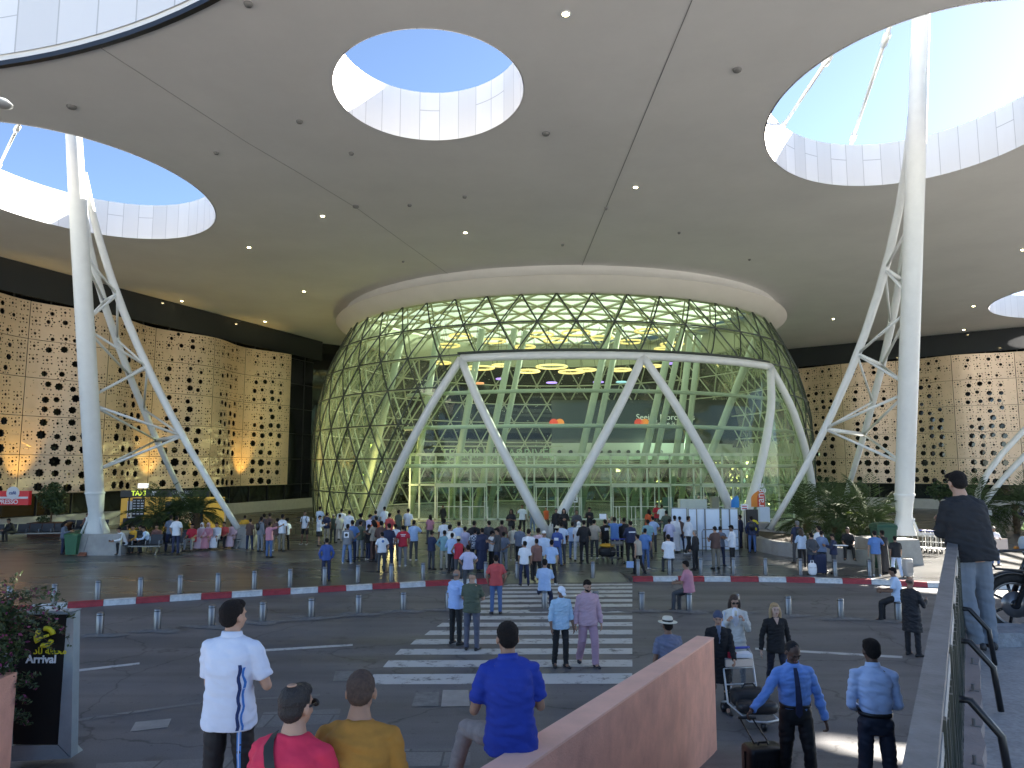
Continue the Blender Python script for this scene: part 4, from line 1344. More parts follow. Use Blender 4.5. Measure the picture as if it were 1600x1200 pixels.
C_ = dict(w=(.70, .74, .80), lb=(.36, .50, .74), pb=(.50, .62, .80), bl=(.045, .09, .30), rb=(.09, .20, .46), nv=(.018, .026, .07), bk=(.010, .010, .012), gr=(.20, .21, .23), dg=(.055, .06, .07), sl=(.12, .15, .21),
          gn=(.075, .095, .065), tl=(.20, .36, .40), rd=(.46, .02, .045), rc=(.50, .07, .07), pk=(.50, .22, .28), pp=(.58, .42, .48), br=(.10, .055, .045), rb2=(.22, .11, .09), be=(.40, .36, .29), cr=(.56, .54, .45), kh=(.20, .18, .14),
          og=(.62, .11, .03), yl=(.66, .36, .03), jn=(.07, .13, .28), jl=(.17, .25, .42), la=(.50, .50, .68), ww=(.78, .78, .76), mu=(.40, .20, .035))
SKIN = [mat("skin", c, .55, var=.06, vscale=12) for c in ((.42, .25, .17), (.30, .17, .11), (.20, .11, .07), (.10, .055, .038), (.55, .36, .27))]
HAIRC = [mat("hair_dark", (.012, .009, .008), .75, bump=.9, bscale=140, spec=.25), mat("hair_grey", (.20, .19, .18), .7), mat("hair_brown", (.05, .03, .02), .5, bump=.4, bscale=80), mat("hair_blonde", (.38, .26, .13), .45, bump=.5, bscale=70), mat("hair_shaved", (.075, .055, .045), .8)]
M_SOLE = mat("white_shoe", (.6, .6, .6), .6); M_SHOE = mat("dark_shoe", (.02, .018, .018), .5)
M_EYE = mat("dark_eye", (.03, .02, .02), .3); M_LIP = mat("lip", (.28, .10, .09), .5)
def setmat(o, m):
    if len(o.data.materials) == 0: o.data.materials.append(None)
    o.material_slots[0].link = 'OBJECT'
    o.material_slots[0].material = m
def person(loc, rz, label, h=1.72, pose_='down', top='w', bot='dg', sleeve='short', legs='long', hair='short', hc=0, skin=1, shoes=0, hi=False, kw=1.0, bulk=1.0, group="people waiting outside the arrivals hall", topm=None, botm=None, hairm=None, pivot_seat=False, fold=1.0):
    parts, J, M = body_parts(pose_, hi, sleeve, legs, hair, kw, bulk, fold)
    root = bpy.data.objects.new("person", parts['body']); COL.objects.link(root)
    setmat(root, SKIN[skin])
    sc = h / 1.74
    root.location = loc; root.rotation_euler = (0, 0, R(rz)); root.scale = (sc, sc, sc)
    if pivot_seat:     # loc is where the seat carries the hips
        root.location = Vector(loc) - V(0, 0, (J['hip'].z - .085 * kw) * sc)
    tag(root, label, "person", group)
    for k, me in parts.items():
        if k == 'body': continue
        o = bpy.data.objects.new(k.rstrip('LR') if not (k == 'hair' and hair in ('cap', 'beanie', 'scarf')) else {'cap': 'cap', 'beanie': 'beanie', 'scarf': 'headscarf'}[hair], me)
        COL.objects.link(o); o.parent = root
        if k in ('shirt', 'robe'): m = topm or plain(C_[top])
        elif k in ('trousers', 'skirt'): m = botm or plain(C_[bot])
        elif k.startswith('shoe'): m = M_SOLE if shoes else M_SHOE
        else: m = hairm or HAIRC[hc]
        setmat(o, m)
    if hi or True:
        pass
    root['_'] = 0; del root['_']
    return root, J, M
def add_to(root, name, mb, m, smooth=True):
    return mb.build(name, m, root, smooth)
def face(root, M, glasses=False, beard=False, eyes=True):
    if eyes:
        mb = MB()
        for s in (-1, 1): E(mb, M, (s * .031, .083, .008), (.013, .008, .006), 8, 6)
        mb.build("eyes", M_EYE, root, True)
        mb = MB()
        for s in (-1, 1): E(mb, M, (s * .032, .090, .028), (.020, .006, .004), 8, 6)
        mb.build("eyebrows", HAIRC[0], root, True)
    mb = MB(); E(mb, M, (0, .092, -.056), (.022, .006, .007), 10, 6); mb.build("mouth", M_LIP, root, True)
    if glasses:
        mb = MB()
        for s in (-1, 1):
            E(mb, M, (s * .034, .094, .004), (.029, .007, .021), 12, 8)
            mb.tube([M @ V(s * .062, .086, .008), M @ V(s * .080, .0, .002)], .003, 6)
        mb.tube([M @ V(-.01, .101, .006), M @ V(.01, .101, .006)], .003, 6)
        mb.build("sunglasses", M_BLACK, root, True)
    if beard:
        mb = MB(); E(mb, M, (0, .040, -.066), (.062, .060, .042)); E(mb, M, (0, .062, -.085), (.036, .034, .028))
        me = fuse(mb, .007, 1); o = bpy.data.objects.new("beard", me); COL.objects.link(o); o.parent = root; setmat(o, HAIRC[0])
# ---------------------------------------------------------------- the crowd: x, y of head top and of feet in the photo
CROWD = [
# x, yhead, yfeet, pose, rz, top, bottom, opts, label
(476, 798, 851, 'down', 175, 'w', 'bk', dict(legs='shorts', shoes=1, pack=1), "man in white tee, black shorts and rucksack straps, facing the camera left of the crowd"),
(498, 805, 853, 'phone', -80, 'w', 'bk', dict(legs='shorts', sleeve='long'), "man in loose white top and dark shorts looking down, left end of the crowd"),
(510, 800, 849, 'pockets', -20, 'nv', 'be', dict(), "person in dark top and pale trousers beside the man in white top"),
(520, 807, 848, 'down', 0, 'gn', 'dg', dict(hair='cap', hc=1), "person in dark green clothes and pale cap left of the jacket with white emblem"),
(529, 806, 848, 'easy', 30, 'cr', 'be', dict(), "person in cream patterned shirt, half turned, behind the denim trousers"),
(534, 794, 0, 'down', 0, 'ww', 'w', dict(sleeve='robe'), "person in long off-white robe at the back under the dome's left strut"),
(545, 797, 0, 'down', 10, 'w', 'dg', dict(sleeve='long'), "person in white shirt right of the long white robe"),
(500, 791, 0, 'down', -10, 'pb', 'dg', dict(), "person in pale blue shirt at the back near the dome's left foot"),
(542, 818, 881, 'down', 0, 'gr', 'jl', dict(sleeve='long', shoes=1, badge=1), "person in grey jacket with white square emblem on the back and blue jeans"),
(509, 855, 908, 'pockets', 6, 'bl', 'nv', dict(sleeve='long'), "man in blue sweatshirt with head bowed behind a bollard left of the crossing"),
(562, 813, 872, 'hips', 0, 'gn', 'gr', dict(sleeve='long'), "man in olive green shirt and grey trousers right of the emblem jacket"),
(575, 819, 875, 'phone', -60, 'bk', 'nv', dict(shoes=1), "man in black tee looking at his phone, turned to the right"),
(564, 802, 0, 'down', 0, 'dg', 'dg', dict(hair='curly'), "person with big curly black hair in the left crowd"),
(596, 813, 0, 'down', 0, 'br', 'dg', dict(sleeve='long'), "person in brown shirt behind the tee with blue round print"),
(596, 832, 893, 'pockets', 0, 'w', 'dg', dict(disc=1, kw=1.06), "man in white tee with blue round print on the back"),
(617, 818, 877, 'behind', 5, 'w', 'dg', dict(), "man in plain white tee between the blue print tee and the red tee"),
(607, 817, 0, 'down', 0, 'nv', 'nv', dict(), "person in navy shirt behind the plain white tee"),
(629, 820, 885, 'pockets', 0, 'rd', 'gr', dict(shoes=1, redtxt=1), "person in red tee with white lettering on the back and grey trousers"),
(646, 812, 876, 'ear', 10, 'lb', 'dg', dict(shoes=1), "man in light blue tee with arm bent up, right of the red tee"),
(609, 801, 0, 'crossed', 0, 'rc', 'dg', dict(), "person in coral red shirt at the back left of the first doors"),
(623, 796, 0, 'down', -30, 'gn', 'dg', dict(), "person in olive tee at the back left of the first doors"),
(637, 794, 0, 'easy', 0, 'w', 'dg', dict(), "person in white tee at the back left of the first doors"),
(588, 806, 0, 'down', 40, 'og', 'dg', dict(), "person in orange top in the left crowd"),
(578, 803, 0, 'down', 0, 'la', 'dg', dict(), "person in lilac top behind the black tee"),
(551, 812, 0, 'down', 20, 'rb', 'nv', dict(), "person in bright blue hoodie behind the emblem jacket"),
(601, 791, 0, 'down', 0, 'w', 'gr', dict(), "tall person in white at the foot of the first white strut"),
(584, 812, 0, 'phone', 60, 'be', 'br', dict(hair='long'), "woman in beige patterned top in the left crowd"),
(587, 797, 0, 'down', 0, 'sl', 'dg', dict(), "person in striped grey-blue top near the first white strut"),
(674, 830, 890, 'phone', -50, 'nv', 'dg', dict(), "man in navy polo and dark grey trousers turned towards the teal shirt"),
(671, 815, 850, 'easy', 30, 'pk', 'dg', dict(hair='long'), "woman in pink top standing apart behind the navy polo"),
(694, 828, 890, 'hips', 15, 'tl', 'be', dict(sleeve='long'), "man in pale teal shirt and beige trousers"),
(694, 810, 0, 'ear', 0, 'w', 'jn', dict(), "man in white tee with hand on his head before the doors"),
(692, 792, 824, 'walk', 160, 'bk', 'bk', dict(sleeve='long'), "person in black walking out of the first doors"),
(703, 819, 0, 'down', 0, 'ww', 'dg', dict(), "person in off-white shirt behind the pale blue shirt"),
(706, 832, 895, 'down', 0, 'lb', 'bk', dict(sleeve='long', kw=1.08), "stocky man in mid blue shirt and black trousers left of the white hat"),
(717, 814, 0, 'hips', 0, 'pb', 'nv', dict(sleeve='long'), "man in pale blue shirt left of the lavender white shirt"),
(726, 822, 885, 'down', 0, 'la', 'bk', dict(sleeve='rolled'), "man in lavender white shirt and black trousers"),
(741, 813, 0, 'down', 0, 'bk', 'bk', dict(kw=1.08), "broad person in black behind the checked shirt"),
(742, 826, 886, 'pockets', 0, 'sl', 'bk', dict(check=1), "person in blue and white checked shirt"),
(753, 824, 892, 'down', 0, 'nv', 'nv', dict(sleeve='robe'), "tall person in long navy robe"),
(763, 813, 0, 'down', 0, 'dg', 'dg', dict(), "person in charcoal top behind the long navy robe"),
(768, 831, 890, 'phone', -60, 'w', 'bk', dict(sleeve='long'), "man in white long sleeved shirt turned right, holding papers"),
(777, 824, 0, 'phone', 70, 'dg', 'nv', dict(), "man in dark top facing the man with papers"),
(787, 835, 892, 'behind', 0, 'sl', 'gr', dict(), "man in slate blue shirt and grey trousers behind the red polo"),
(783, 812, 0, 'down', 0, 'br', 'dg', dict(), "person in brown jacket with white shoulders at the middle of the crowd"),
(802, 820, 876, 'pockets', -10, 'cr', 'kh', dict(shoes=1), "man in cream shirt and khaki trousers"),
(812, 820, 884, 'crossed', 0, 'sl', 'bk', dict(kw=1.08), "broad man in slate shirt right of the cream shirt"),
(826, 826, 0, 'down', 0, 'w', 'bk', dict(), "person in white tee between slate and pink shirts"),
(819, 847, 915, 'easy', 5, 'w', 'nv', dict(), "short person in white tee and dark jeans on the kerb at the crossing"),
(839, 849, 908, 'walk', 10, 'rb2', 'bk', dict(), "person in rust brown shirt at the kerb of the crossing"),
(861, 843, 914, 'easy', 0, 'lb', 'bk', dict(shoes=1), "tall man in sky blue tee and black trousers at the crossing kerb"),
(841, 824, 0, 'down', 0, 'pp', 'dg', dict(), "person in pale pink shirt in the middle crowd"),
(850, 828, 0, 'down', 0, 'pb', 'gr', dict(hair='cap', capw=1), "man in pale blue shirt and white cap in the middle crowd"),
(871, 822, 884, 'down', 0, 'bl', 'jn', dict(hat=1, print_=1), "man in navy tee with white printed block and straw hat"),
(799, 795, 0, 'crossed', 150, 'bk', 'kh', dict(hair='long'), "woman in dark top facing out before the second doors"),
(816, 788, 0, 'ear', 170, 'w', 'bk', dict(), "man in white shirt under the number sign left of the V foot"),
(832, 797, 832, 'down', 0, 'jl', 'jl', dict(pack=1), "person in denim with dark backpack near the V foot"),
(854, 796, 830, 'down', 150, 'og', 'bk', dict(sleeve='vest'), "worker in orange vest at the foot of the white V"),
(869, 794, 0, 'down', 180, 'bk', 'bk', dict(sleeve='long'), "person in black right of the orange vest"),
(881, 794, 0, 'crossed', 180, 'bk', 'bk', dict(sleeve='long', hair='long'), "person in black with yellow badge second right of the orange vest"),
(877, 815, 0, 'down', 0, 'pb', 'dg', dict(), "person in pale blue tee behind the straw hat"),
(895, 815, 874, 'hips', 0, 'lb', 'jn', dict(), "man in sky blue shirt and jeans left of the dark navy top"),
(903, 814, 0, 'down', 0, 'w', 'w', dict(hair='scarf', scarfw=1), "person with white hood behind the sky blue shirt"),
(913, 812, 880, 'crossed', 0, 'bk', 'bk', dict(sleeve='long', kw=1.06), "man dressed all in black left of the beige shirt"),
(929, 811, 873, 'pockets', 0, 'be', 'dg', dict(shoes=1), "man in beige shirt and dark grey trousers"),
(946, 811, 872, 'raise', 0, 'bk', 'bk', dict(shoes=1, print_=1), "man in black tee with white print holding a white paper up"),
(961, 807, 874, 'film', 0, 'rb', 'nv', dict(), "man in bright blue polo pushing a trolley"),
(975, 808, 0, 'down', 0, 'bk', 'bk', dict(sleeve='long'), "person in black between bright blue polo and striped jacket"),
(986, 813, 880, 'crossed', 0, 'nv', 'bk', dict(sleeve='long', stripe=1, kw=1.08), "man in navy jacket with a white band across the back"),
(1011, 811, 0, 'down', 0, 'tl', 'dg', dict(), "person in teal shirt behind the royal blue tee"),
(1021, 806, 863, 'hips', 0, 'lb', 'dg', dict(), "man in pale blue shirt with feet apart left of the white panels"),
(1009, 825, 889, 'down', 0, 'rb', 'jn', dict(shoes=1), "man in royal blue tee and jeans right of the khaki vest"),
(998, 840, 897, 'walk', 40, 'be', 'bk', dict(sleeve='vest'), "man in khaki waistcoat by the kerb holding a white paper"),
(1047, 810, 866, 'crossed', 10, 'la', 'nv', dict(sleeve='long'), "man in lavender shirt left of the brown-black shirt"),
(1054, 805, 0, 'down', 0, 'w', 'w', dict(sleeve='robe'), "person in long white robe before the white panels"),
(1063, 806, 861, 'down', 0, 'br', 'nv', dict(sleeve='long'), "man in dark brown top standing against the white panels"),
(1076, 805, 866, 'walk', -60, 'w', 'bk', dict(shoes=1, sleeve='rolled'), "man in white shirt with one foot raised against the white panels"),
(1087, 828, 890, 'down', 60, 'bk', 'bk', dict(sleeve='long', hc=1), "grey haired man in black hoodie left of the brown shirt"),
(1119, 822, 889, 'phone', 10, 'br', 'kh', dict(kw=1.06), "man in dark brown shirt and khaki trousers before the white panels"),
(1127, 822, 884, 'phone', -20, 'sl', 'nv', dict(), "man half hidden behind the dark brown shirt"),
(1145, 820, 887, 'phone', 55, 'w', 'bk', dict(shoes=1, sleeve='rolled'), "bearded man in white shirt and black trousers facing left"),
(1158, 804, 856, 'down', 60, 'nv', 'nv', dict(sleeve='long'), "man in dark blue standing left of the black sign"),
(1176, 806, 864, 'pockets', 0, 'nv', 'jn', dict(sleeve='long', pack=1), "man in navy jacket and jeans before the black sign"),
(901, 796, 0, 'crossed', 180, 'dg', 'dg', dict(sleeve='long'), "person in dark grey before the doors left of the raised paper"),
(921, 792, 0, 'phone', 160, 'bk', 'bk', dict(sleeve='long'), "person in black beside a turquoise bag before the doors"),
(1026, 786, 0, 'crossed', 180, 'rd', 'dg', dict(), "person in red tee in front of the third doors"),
(1034, 788, 0, 'down', 0, 'w', 'dg', dict(), "person in white top beside the red tee at the third doors"),
(1013, 795, 0, 'down', 0, 'og', 'dg', dict(hair='long'), "woman in orange patterned top before the third doors"),
(1041, 797, 0, 'down', 0, 'gn', 'bk', dict(), "person in dark green near the third doors"),
(1254, 829, 886, 'phone', -10, 'pb', 'bk', dict(sleeve='long', hair='long', hc=2), "woman in pale blue blouse at the right planter"),
(1270, 832, 898, 'down', 0, 'dg', 'nv', dict(sleeve='long', kw=1.05), "man in charcoal top with bags behind a bollard at right"),
(1286, 829, 893, 'phone', -30, 'jl', 'dg', dict(sleeve='long'), "man in light denim shirt over black tee at the right planter"),
(1304, 838, 897, 'phone', 60, 'nv', 'dg', dict(sleeve='long', kw=1.05), "man in dark blue jacket leaning over a white paper at right"),
(1370, 828, 900, 'ear', -8, 'rb', 'kh', dict(shoes=1), "man in blue tee and beige trousers left of the green bin"),
(1382, 828, 896, 'down', 10, 'bk', 'bk', dict(sleeve='robe'), "person in long black robe behind the blue tee"),
(1402, 836, 901, 'walk', -25, 'bk', 'pb', dict(shoes=1), "man in black tee and pale jeans with a silver suitcase"),
(1244, 813, 0, 'down', 0, 'nv', 'dg', dict(pack=1, hc=1), "grey haired person with dark backpack behind the right planter"),
(1278, 821, 0, 'down', 0, 'w', 'dg', dict(), "person in white tee behind the light denim shirt"),
(98, 816, 866, 'phone', -70, 'sl', 'nv', dict(sleeve='long', hair='long'), "woman in grey-blue top standing at the green bin"),
(277, 805, 0, 'pockets', -20, 'w', 'nv', dict(), "man in white tee between the two left palms"),
(268, 804, 0, 'down', 20, 'sl', 'nv', dict(), "person in blue-grey behind the left palm"),
(389, 810, 860, 'down', 0, 'br', 'nv', dict(), "person in dark top at the slanting leg of the left mast"),
(406, 807, 862, 'down', -30, 'gr', 'gr', dict(pack=1, sleeve='long'), "man in grey sweater with black shoulder bag left of the pink shirt"),
(420, 815, 871, 'point', -35, 'pk', 'jn', dict(), "man in pink polo with one arm raised"),
(431, 809, 861, 'down', 0, 'br', 'kh', dict(shoes=1), "person in dark top and tan trousers behind the pink polo"),
(442, 803, 0, 'down', 0, 'w', 'kh', dict(), "person in white top at the back right of the pink polo"),
(446, 811, 859, 'easy', 40, 'w', 'bk', dict(hair='curly'), "woman in white top and black trousers right of the pink polo"),
(381, 816, 851, 'down', 20, 'yl', 'dg', dict(), "person in yellow beside the mast leg plinth"),
(413, 802, 0, 'down', 0, 'dg', 'dg', dict(), "person in dark grey behind the grey sweater"),
(422, 801, 0, 'down', 0, 'br', 'dg', dict(), "person with dark hair behind the pink polo's raised arm"),
(1556, 822, 883, 'phone', 170, 'w', 'jn', dict(hc=1), "man in white tee holding an orange board beyond the motorcycle"),
(775, 866, 959, 'down', 0, 'rc', 'jn', dict(sleeve='short', kw=1.04, legs='long'), "man in coral red polo and blue jeans on the far end of the crossing"),
(731, 871, 925, 'down', 0, 'la', 'dg', dict(kw=1.08), "man in lilac shirt at the kerb behind the green tee"),
(716, 856, 905, 'hips', 20, 'rd', 'dg', dict(sleeve='vest', hat=1), "person in red waistcoat and white sun hat at the kerb"),
]
STAND_AT = {}
def check_mat(name, c1, c2, sc):
    m = mat(name, c1, .75); n = m.node_tree.nodes; l = m.node_tree.links
    ch = n.new("ShaderNodeTexChecker"); ch.inputs["Scale"].default_value = sc; ch.inputs[1].default_value = (*c1, 1); ch.inputs[2].default_value = (*c2, 1)
    l.new(n["Texture Coordinate"].outputs["Object"], ch.inputs[0]); l.new(ch.outputs[0], n["Principled BSDF"].inputs["Base Color"])
    return m
M_CHECK = check_mat("checked_cloth", (.5, .55, .62), (.03, .05, .12), 14)
def back_patch(root, J, w_, h_, t, m, name="back_print", ys=-.152, parts=1):
    mb = MB()
    c = J['hip'] + J['up'] * t
    mb.rings([[c + V(x, ys + (abs(x) / w_) ** 2 * .02, z) for x in (-w_ / 2, -w_ / 4, 0, w_ / 4, w_ / 2)] for z in (-h_ / 2, h_ / 2)], 0, False, False)
    return add_to(root, name, mb, m)
def straw_hat(root, M, m, band=None, s=1.0):
    mb = MB(); prof = [(.155, .062), (.150, .056), (.10, .058), (.086, .07), (.084, .12), (.070, .145), (.02, .15)]
    n = 20; rs = []
    for r_, z in prof: rs.append([M @ V(r_ * s * math.cos(2 * math.pi * i / n), -.01 + r_ * s * 1.1 * math.sin(2 * math.pi * i / n), z) for i in range(n)])
    mb.rings(rs); o = add_to(root, "hat", mb, m)
    if band:
        mb = MB(); rs = []
        for r_, z in ((.0885, .072), (.0875, .10)): rs.append([M @ V(r_ * s * math.cos(2 * math.pi * i / n), -.01 + r_ * s * 1.1 * math.sin(2 * math.pi * i / n), z) for i in range(n)])
        mb.rings(rs, 0, False); b = mb.build("hat_band", band, o, True)
def backpack(root, J, m):
    mb = MB()
    mb.ball(J['hip'] + J['up'] * .32 + V(0, -.20, 0), (.14, .085, .20), 14, 10)
    for s in (-1, 1): mb.tube([J['hip'] + J['up'] * .46 + V(s * .09, -.12, 0), J['hip'] + J['up'] * .50 + V(s * .11, .02, .02), J['hip'] + J['up'] * .36 + V(s * .12, .15, 0), J['hip'] + J['up'] * .2 + V(s * .14, .10, 0)], .02, 6)
    add_to(root, "backpack", mb, m)
M_STRAW = mat("straw", (.66, .60, .44), .8, bump=.3, bscale=120); M_PAPER = mat("white_paper", (.78, .80, .84), .7)
rnd = random.Random(3)
for (x, yh, yf, ps, rz, top, bot, o, label) in CROWD:
    o = dict(o)
    zf = KZ if not (775 <= x <= 776) else .006
    if yf:
        loc = PZ(x, yf, zf)
        hh = PD(x, yh, loc.y).z - zf
        hh = max(1.5, min(1.86, hh))
    else:
        hh = rnd.uniform(1.68, 1.78)
        loc = PZ(x, yh, zf + hh); loc.z = zf
        if loc.y > 50: loc = PZ(x, yh, zf + hh) * 1; loc = V((x - 800) / F * 46, 46, zf); hh = min(1.88, PD(x, yh, 46).z - zf)
    kw = o.pop('kw', rnd.choice([.94, 1.0, 1.0]))
    pk, bd, ds, rt, ck, ht, pr, sp_ = (o.pop(k, 0) for k in ('pack', 'badge', 'disc', 'redtxt', 'check', 'hat', 'print_', 'stripe'))
    hm = None
    if o.pop('capw', 0) or o.pop('scarfw', 0): hm = plain(C_['ww'])
    hair = o.pop('hair', 'short')
    if hair == 'cap' and hm is None: hm = plain(C_['be'])
    if ps == 'down' and not o.get('sleeve') == 'robe': ps = rnd.choice(['down', 'easy', 'pockets', 'behind', 'phone', 'crossed', 'wide', 'hips', 'easy'])
    root, J, M = person(loc, rz + rnd.uniform(-30, 30) * (1 if rz == 0 else .4), label, hh, ps, top, bot, kw=kw, skin=rnd.choice([0, 1, 1, 2]), topm=M_CHECK if ck else None, hair=hair, hairm=hm, **o)
    if pk: backpack(root, J, M_BLACK)
    if bd:
        p_ = back_patch(root, J, .22, .24, .33, M_PAPER)
        mb = MB(); mb.tube([J['hip'] + J['up'] * .33 + V(0, -.160, 0), J['hip'] + J['up'] * .33 + V(0, -.165, 0)], .07, 14); mb.build("emblem", M_BLACK, p_)
    if ds:
        mb = MB(); mb.tube([J['hip'] + J['up'] * .40 + V(0, -.150, 0), J['hip'] + J['up'] * .40 + V(0, -.165, 0)], .06, 16); add_to(root, "round_print", mb, plain(C_['rb']))
    if rt:
        for k_ in range(2): back_patch(root, J, .22 - .06 * k_, .025, .41 - .06 * k_, M_PAPER)
    if pr: back_patch(root, J, .20, .12, .25 if x < 900 else .36, M_PAPER)
    if sp_: back_patch(root, J, .30, .05, .34, M_PAPER, ys=-.165)
    if ht: straw_hat(root, M, M_STRAW)
    STAND_AT[x] = (root, J, loc, hh)
# ================================================================ FURNITURE OF THE FORECOURT
M_STEEL = mat("brushed_steel", (.21, .21, .215), .34, metal=.85, var=.08, vscale=6)
M_PATCH = mat("mortar_patch", (.17, .17, .17), .85, var=.25, vscale=6)
def bollard(name_loc, group, label, hgt=.60, collar=False, r_=.082):
    t = thing("bollard", label, "bollard", name_loc, 0, group)
    MB().lathe([(r_, 0), (r_, hgt - .03), (r_ - .012, hgt - .012), (r_ - .03, hgt)], 20).build("post", M_STEEL, t, True, autos=40)
    MB().lathe([(r_ + .004, hgt - .075), (r_ + .004, hgt - .055)], 20, cap=False).build("band", M_BLACK, t, True)
    if collar:
        n = 18; pr = []
        for i in range(n):
            a = 2 * math.pi * i / n; k = 1 + .25 * math.sin(3 * a + name_loc.x) + .12 * math.sin(5 * a)
            pr.append((.50 * k * math.cos(a) * 1.3, .34 * k * math.sin(a)))
        g = MB()
        vs = [(x, y, .006) for x, y in pr] + [(x * .35, y * .35, .035) for x, y in pr]
        g.add(vs, [(i, (i + 1) % n, (i + 1) % n + n, i + n) for i in range(n)] + [tuple(range(n, 2 * n))])
        g.build("mortar_collar", M_PATCH, t, True)
    return t
ordn = ["first", "second", "third", "fourth", "fifth", "sixth", "seventh", "eighth", "ninth", "tenth", "eleventh", "twelfth"]
up = [(14, 948), (84, 944), (152, 938), (219, 932), (281, 928), (340, 924), (397, 920), (453, 916.5), (507, 913), (559, 909.5), (611, 907.5), (661, 905.5)]
for k, (x, y) in enumerate(up):
    bollard(PZ(x, y, KZ), "steel bollards behind the left kerb", "steel bollard behind the left red and white kerb, " + ordn[k] + " from the left")
for k, (x, y) in enumerate([(759, 904), (808, 903.5), (926, 903)]):
    bollard(PZ(x, y, KZ), "steel bollards at the crossing", "steel bollard at the far end of the crossing, " + ["behind the coral polo", "behind the short white tee", "alone right of the sky blue tee"][k])
for k, (x, y) in enumerate([(997, 899), (1046, 897.5), (1095, 896.5), (1146, 896), (1196, 897), (1251, 898), (1305, 899.6), (1359, 900)]):
    bollard(PZ(x, y, KZ), "steel bollards behind the right kerb", "steel bollard behind the right red and white kerb, " + ordn[k] + " from the left")
low = [(155, 992), (245, 985), (330, 978.5), (410, 972), (486, 965.5), (560, 959.5), (630, 954.5), (700, 952.5), (851, 952), (931, 952.5), (1003, 953.7), (1077, 955), (1151, 957.5), (1232, 961.5), (1314, 966), (1404, 970.5)]
for k, (x, y) in enumerate(low):
    w_ = ordn[k] + " from the left" if k < 8 else {8: "under the seated person in blue", 9: "behind the person in the pink hoodie", 10: "just right of the crossing", 11: "under the seated person in pink", 12: "left behind the white blazer", 13: "behind the blonde hair", 14: "alone before the right kerb", 15: "under the seated person with a phone"}[k]
    bollard(PZ(x, y, .006), "steel bollards along the road", "steel bollard with mortar patch on the road, " + w_, .55, True, .088)
# people sitting on bollards
def bollard_top(x, y, h=.55): 
    p = PZ(x, y, .006); p.z = h + .006; return p
r_, J, M = person(bollard_top(851, 952), -12, "person in sky blue tee sitting cross-legged on a road bollard", 1.76, 'perchcross', 'lb', 'nv', pivot_seat=True, skin=1)
r_, J, M = person(bollard_top(1077, 955), 55, "person in pink shirt sitting on a road bollard, facing left", 1.74, 'perch', 'pk', 'dg', pivot_seat=True, skin=1, bulk=1.05)
r_, J, M = person(bollard_top(1404, 970.5), 62, "person in pale blue polo sitting on a road bollard looking at a phone", 1.74, 'perch', 'pb', 'bk', pivot_seat=True, skin=2)
pq = PZ(1046, 897.5, KZ); pq.z = KZ + .6
person(pq, 0, "person in white tee sitting on a bollard behind the right kerb", 1.72, 'perch', 'w', 'dg', pivot_seat=True, skin=1, bulk=1.06)
# ---------------------------------------------------------------- white hoarding panels
M_HOARD = mat("white_board", (.62, .72, .84), .35, var=.03)
hb = [(1001 / 1, 1050)]
H0, H1 = PZ(1049, 862, KZ), PZ(1155, 861, KZ)
wr = [(1050, 1074), (1077, 1089.5), (1090, 1102.5), (1103.5, 1126), (1128.5, 1141), (1142, 1154.5)]
for k, (a, b) in enumerate(wr):
    t = thing("hoarding_panel", ["white hoarding board behind the lavender shirt, leftmost of the six", "narrow white hoarding board, second from left, behind the raised foot", "narrow white hoarding board third from left", "wide white hoarding board in the middle behind the brown shirt", "white hoarding board second from right", "white hoarding board at the right end beside the black sign"][k], "hoarding", (0, 0, 0), 0, "white hoarding boards")
    p, q = PZ(a, 861 + (k % 2) * .3, KZ), PZ(b, 861 + (k % 2) * .3, KZ)
    hh = PD(a, 795 if k else 794, p.y).z - KZ
    MB().beam(p + V(0, 0, hh / 2 + .05), q + V(0, 0, hh / 2 + .05), .04, hh - .06).build("board", M_HOARD, t)
    g = MB()
    for c in (p, q): g.beam(c + V(0, -.03, 0), c + V(0, -.03, hh), .03, .03)
    for z in (.04, hh): g.beam(p + V(0, -.03, z), q + V(0, -.03, z), .03, .03)
    g.build("frame", M_STEEL, t)
# queue barrier in front of it
def barrier(label, p, q, h_=1.0, bars=2, mm=None):
    t = thing("crowd_barrier", label, "barrier", (0, 0, 0), 0, "metal crowd barriers")
    g = MB(); p, q = Vector(p), Vector(q)
    g.tube([p, p + V(0, 0, h_ - .1), p.lerp(q, .04) + V(0, 0, h_), p.lerp(q, .96) + V(0, 0, h_), q + V(0, 0, h_ - .1), q], .022, 8)
    g.build("frame", mm or M_STEEL, t, True)
    g = MB()
    for i in range(bars):
        z = h_ * (i + 1) / (bars + 1); g.tube([p + V(0, 0, z), q + V(0, 0, z)], .014, 6)
    g.build("rail", mm or M_STEEL, t, True)
barrier("metal barrier in front of the white hoarding boards", PZ(1098, 868, KZ), PZ(1156, 867, KZ), 1.15)
barrier("low metal barrier left of the crowd with pale panel", PZ(462, 835, KZ), PZ(488, 836, KZ), 1.0)
barrier("long low barrier rail before the first doors", PZ(650, 842, KZ), PZ(705, 842, KZ), .9)
barrier("low barrier rail between teal shirt and lavender shirt", PZ(1016, 843, KZ), PZ(1046, 843, KZ), .9)
barrier("barrier rail before the second doors", PZ(860, 832, KZ), PZ(905, 832, KZ), .95)
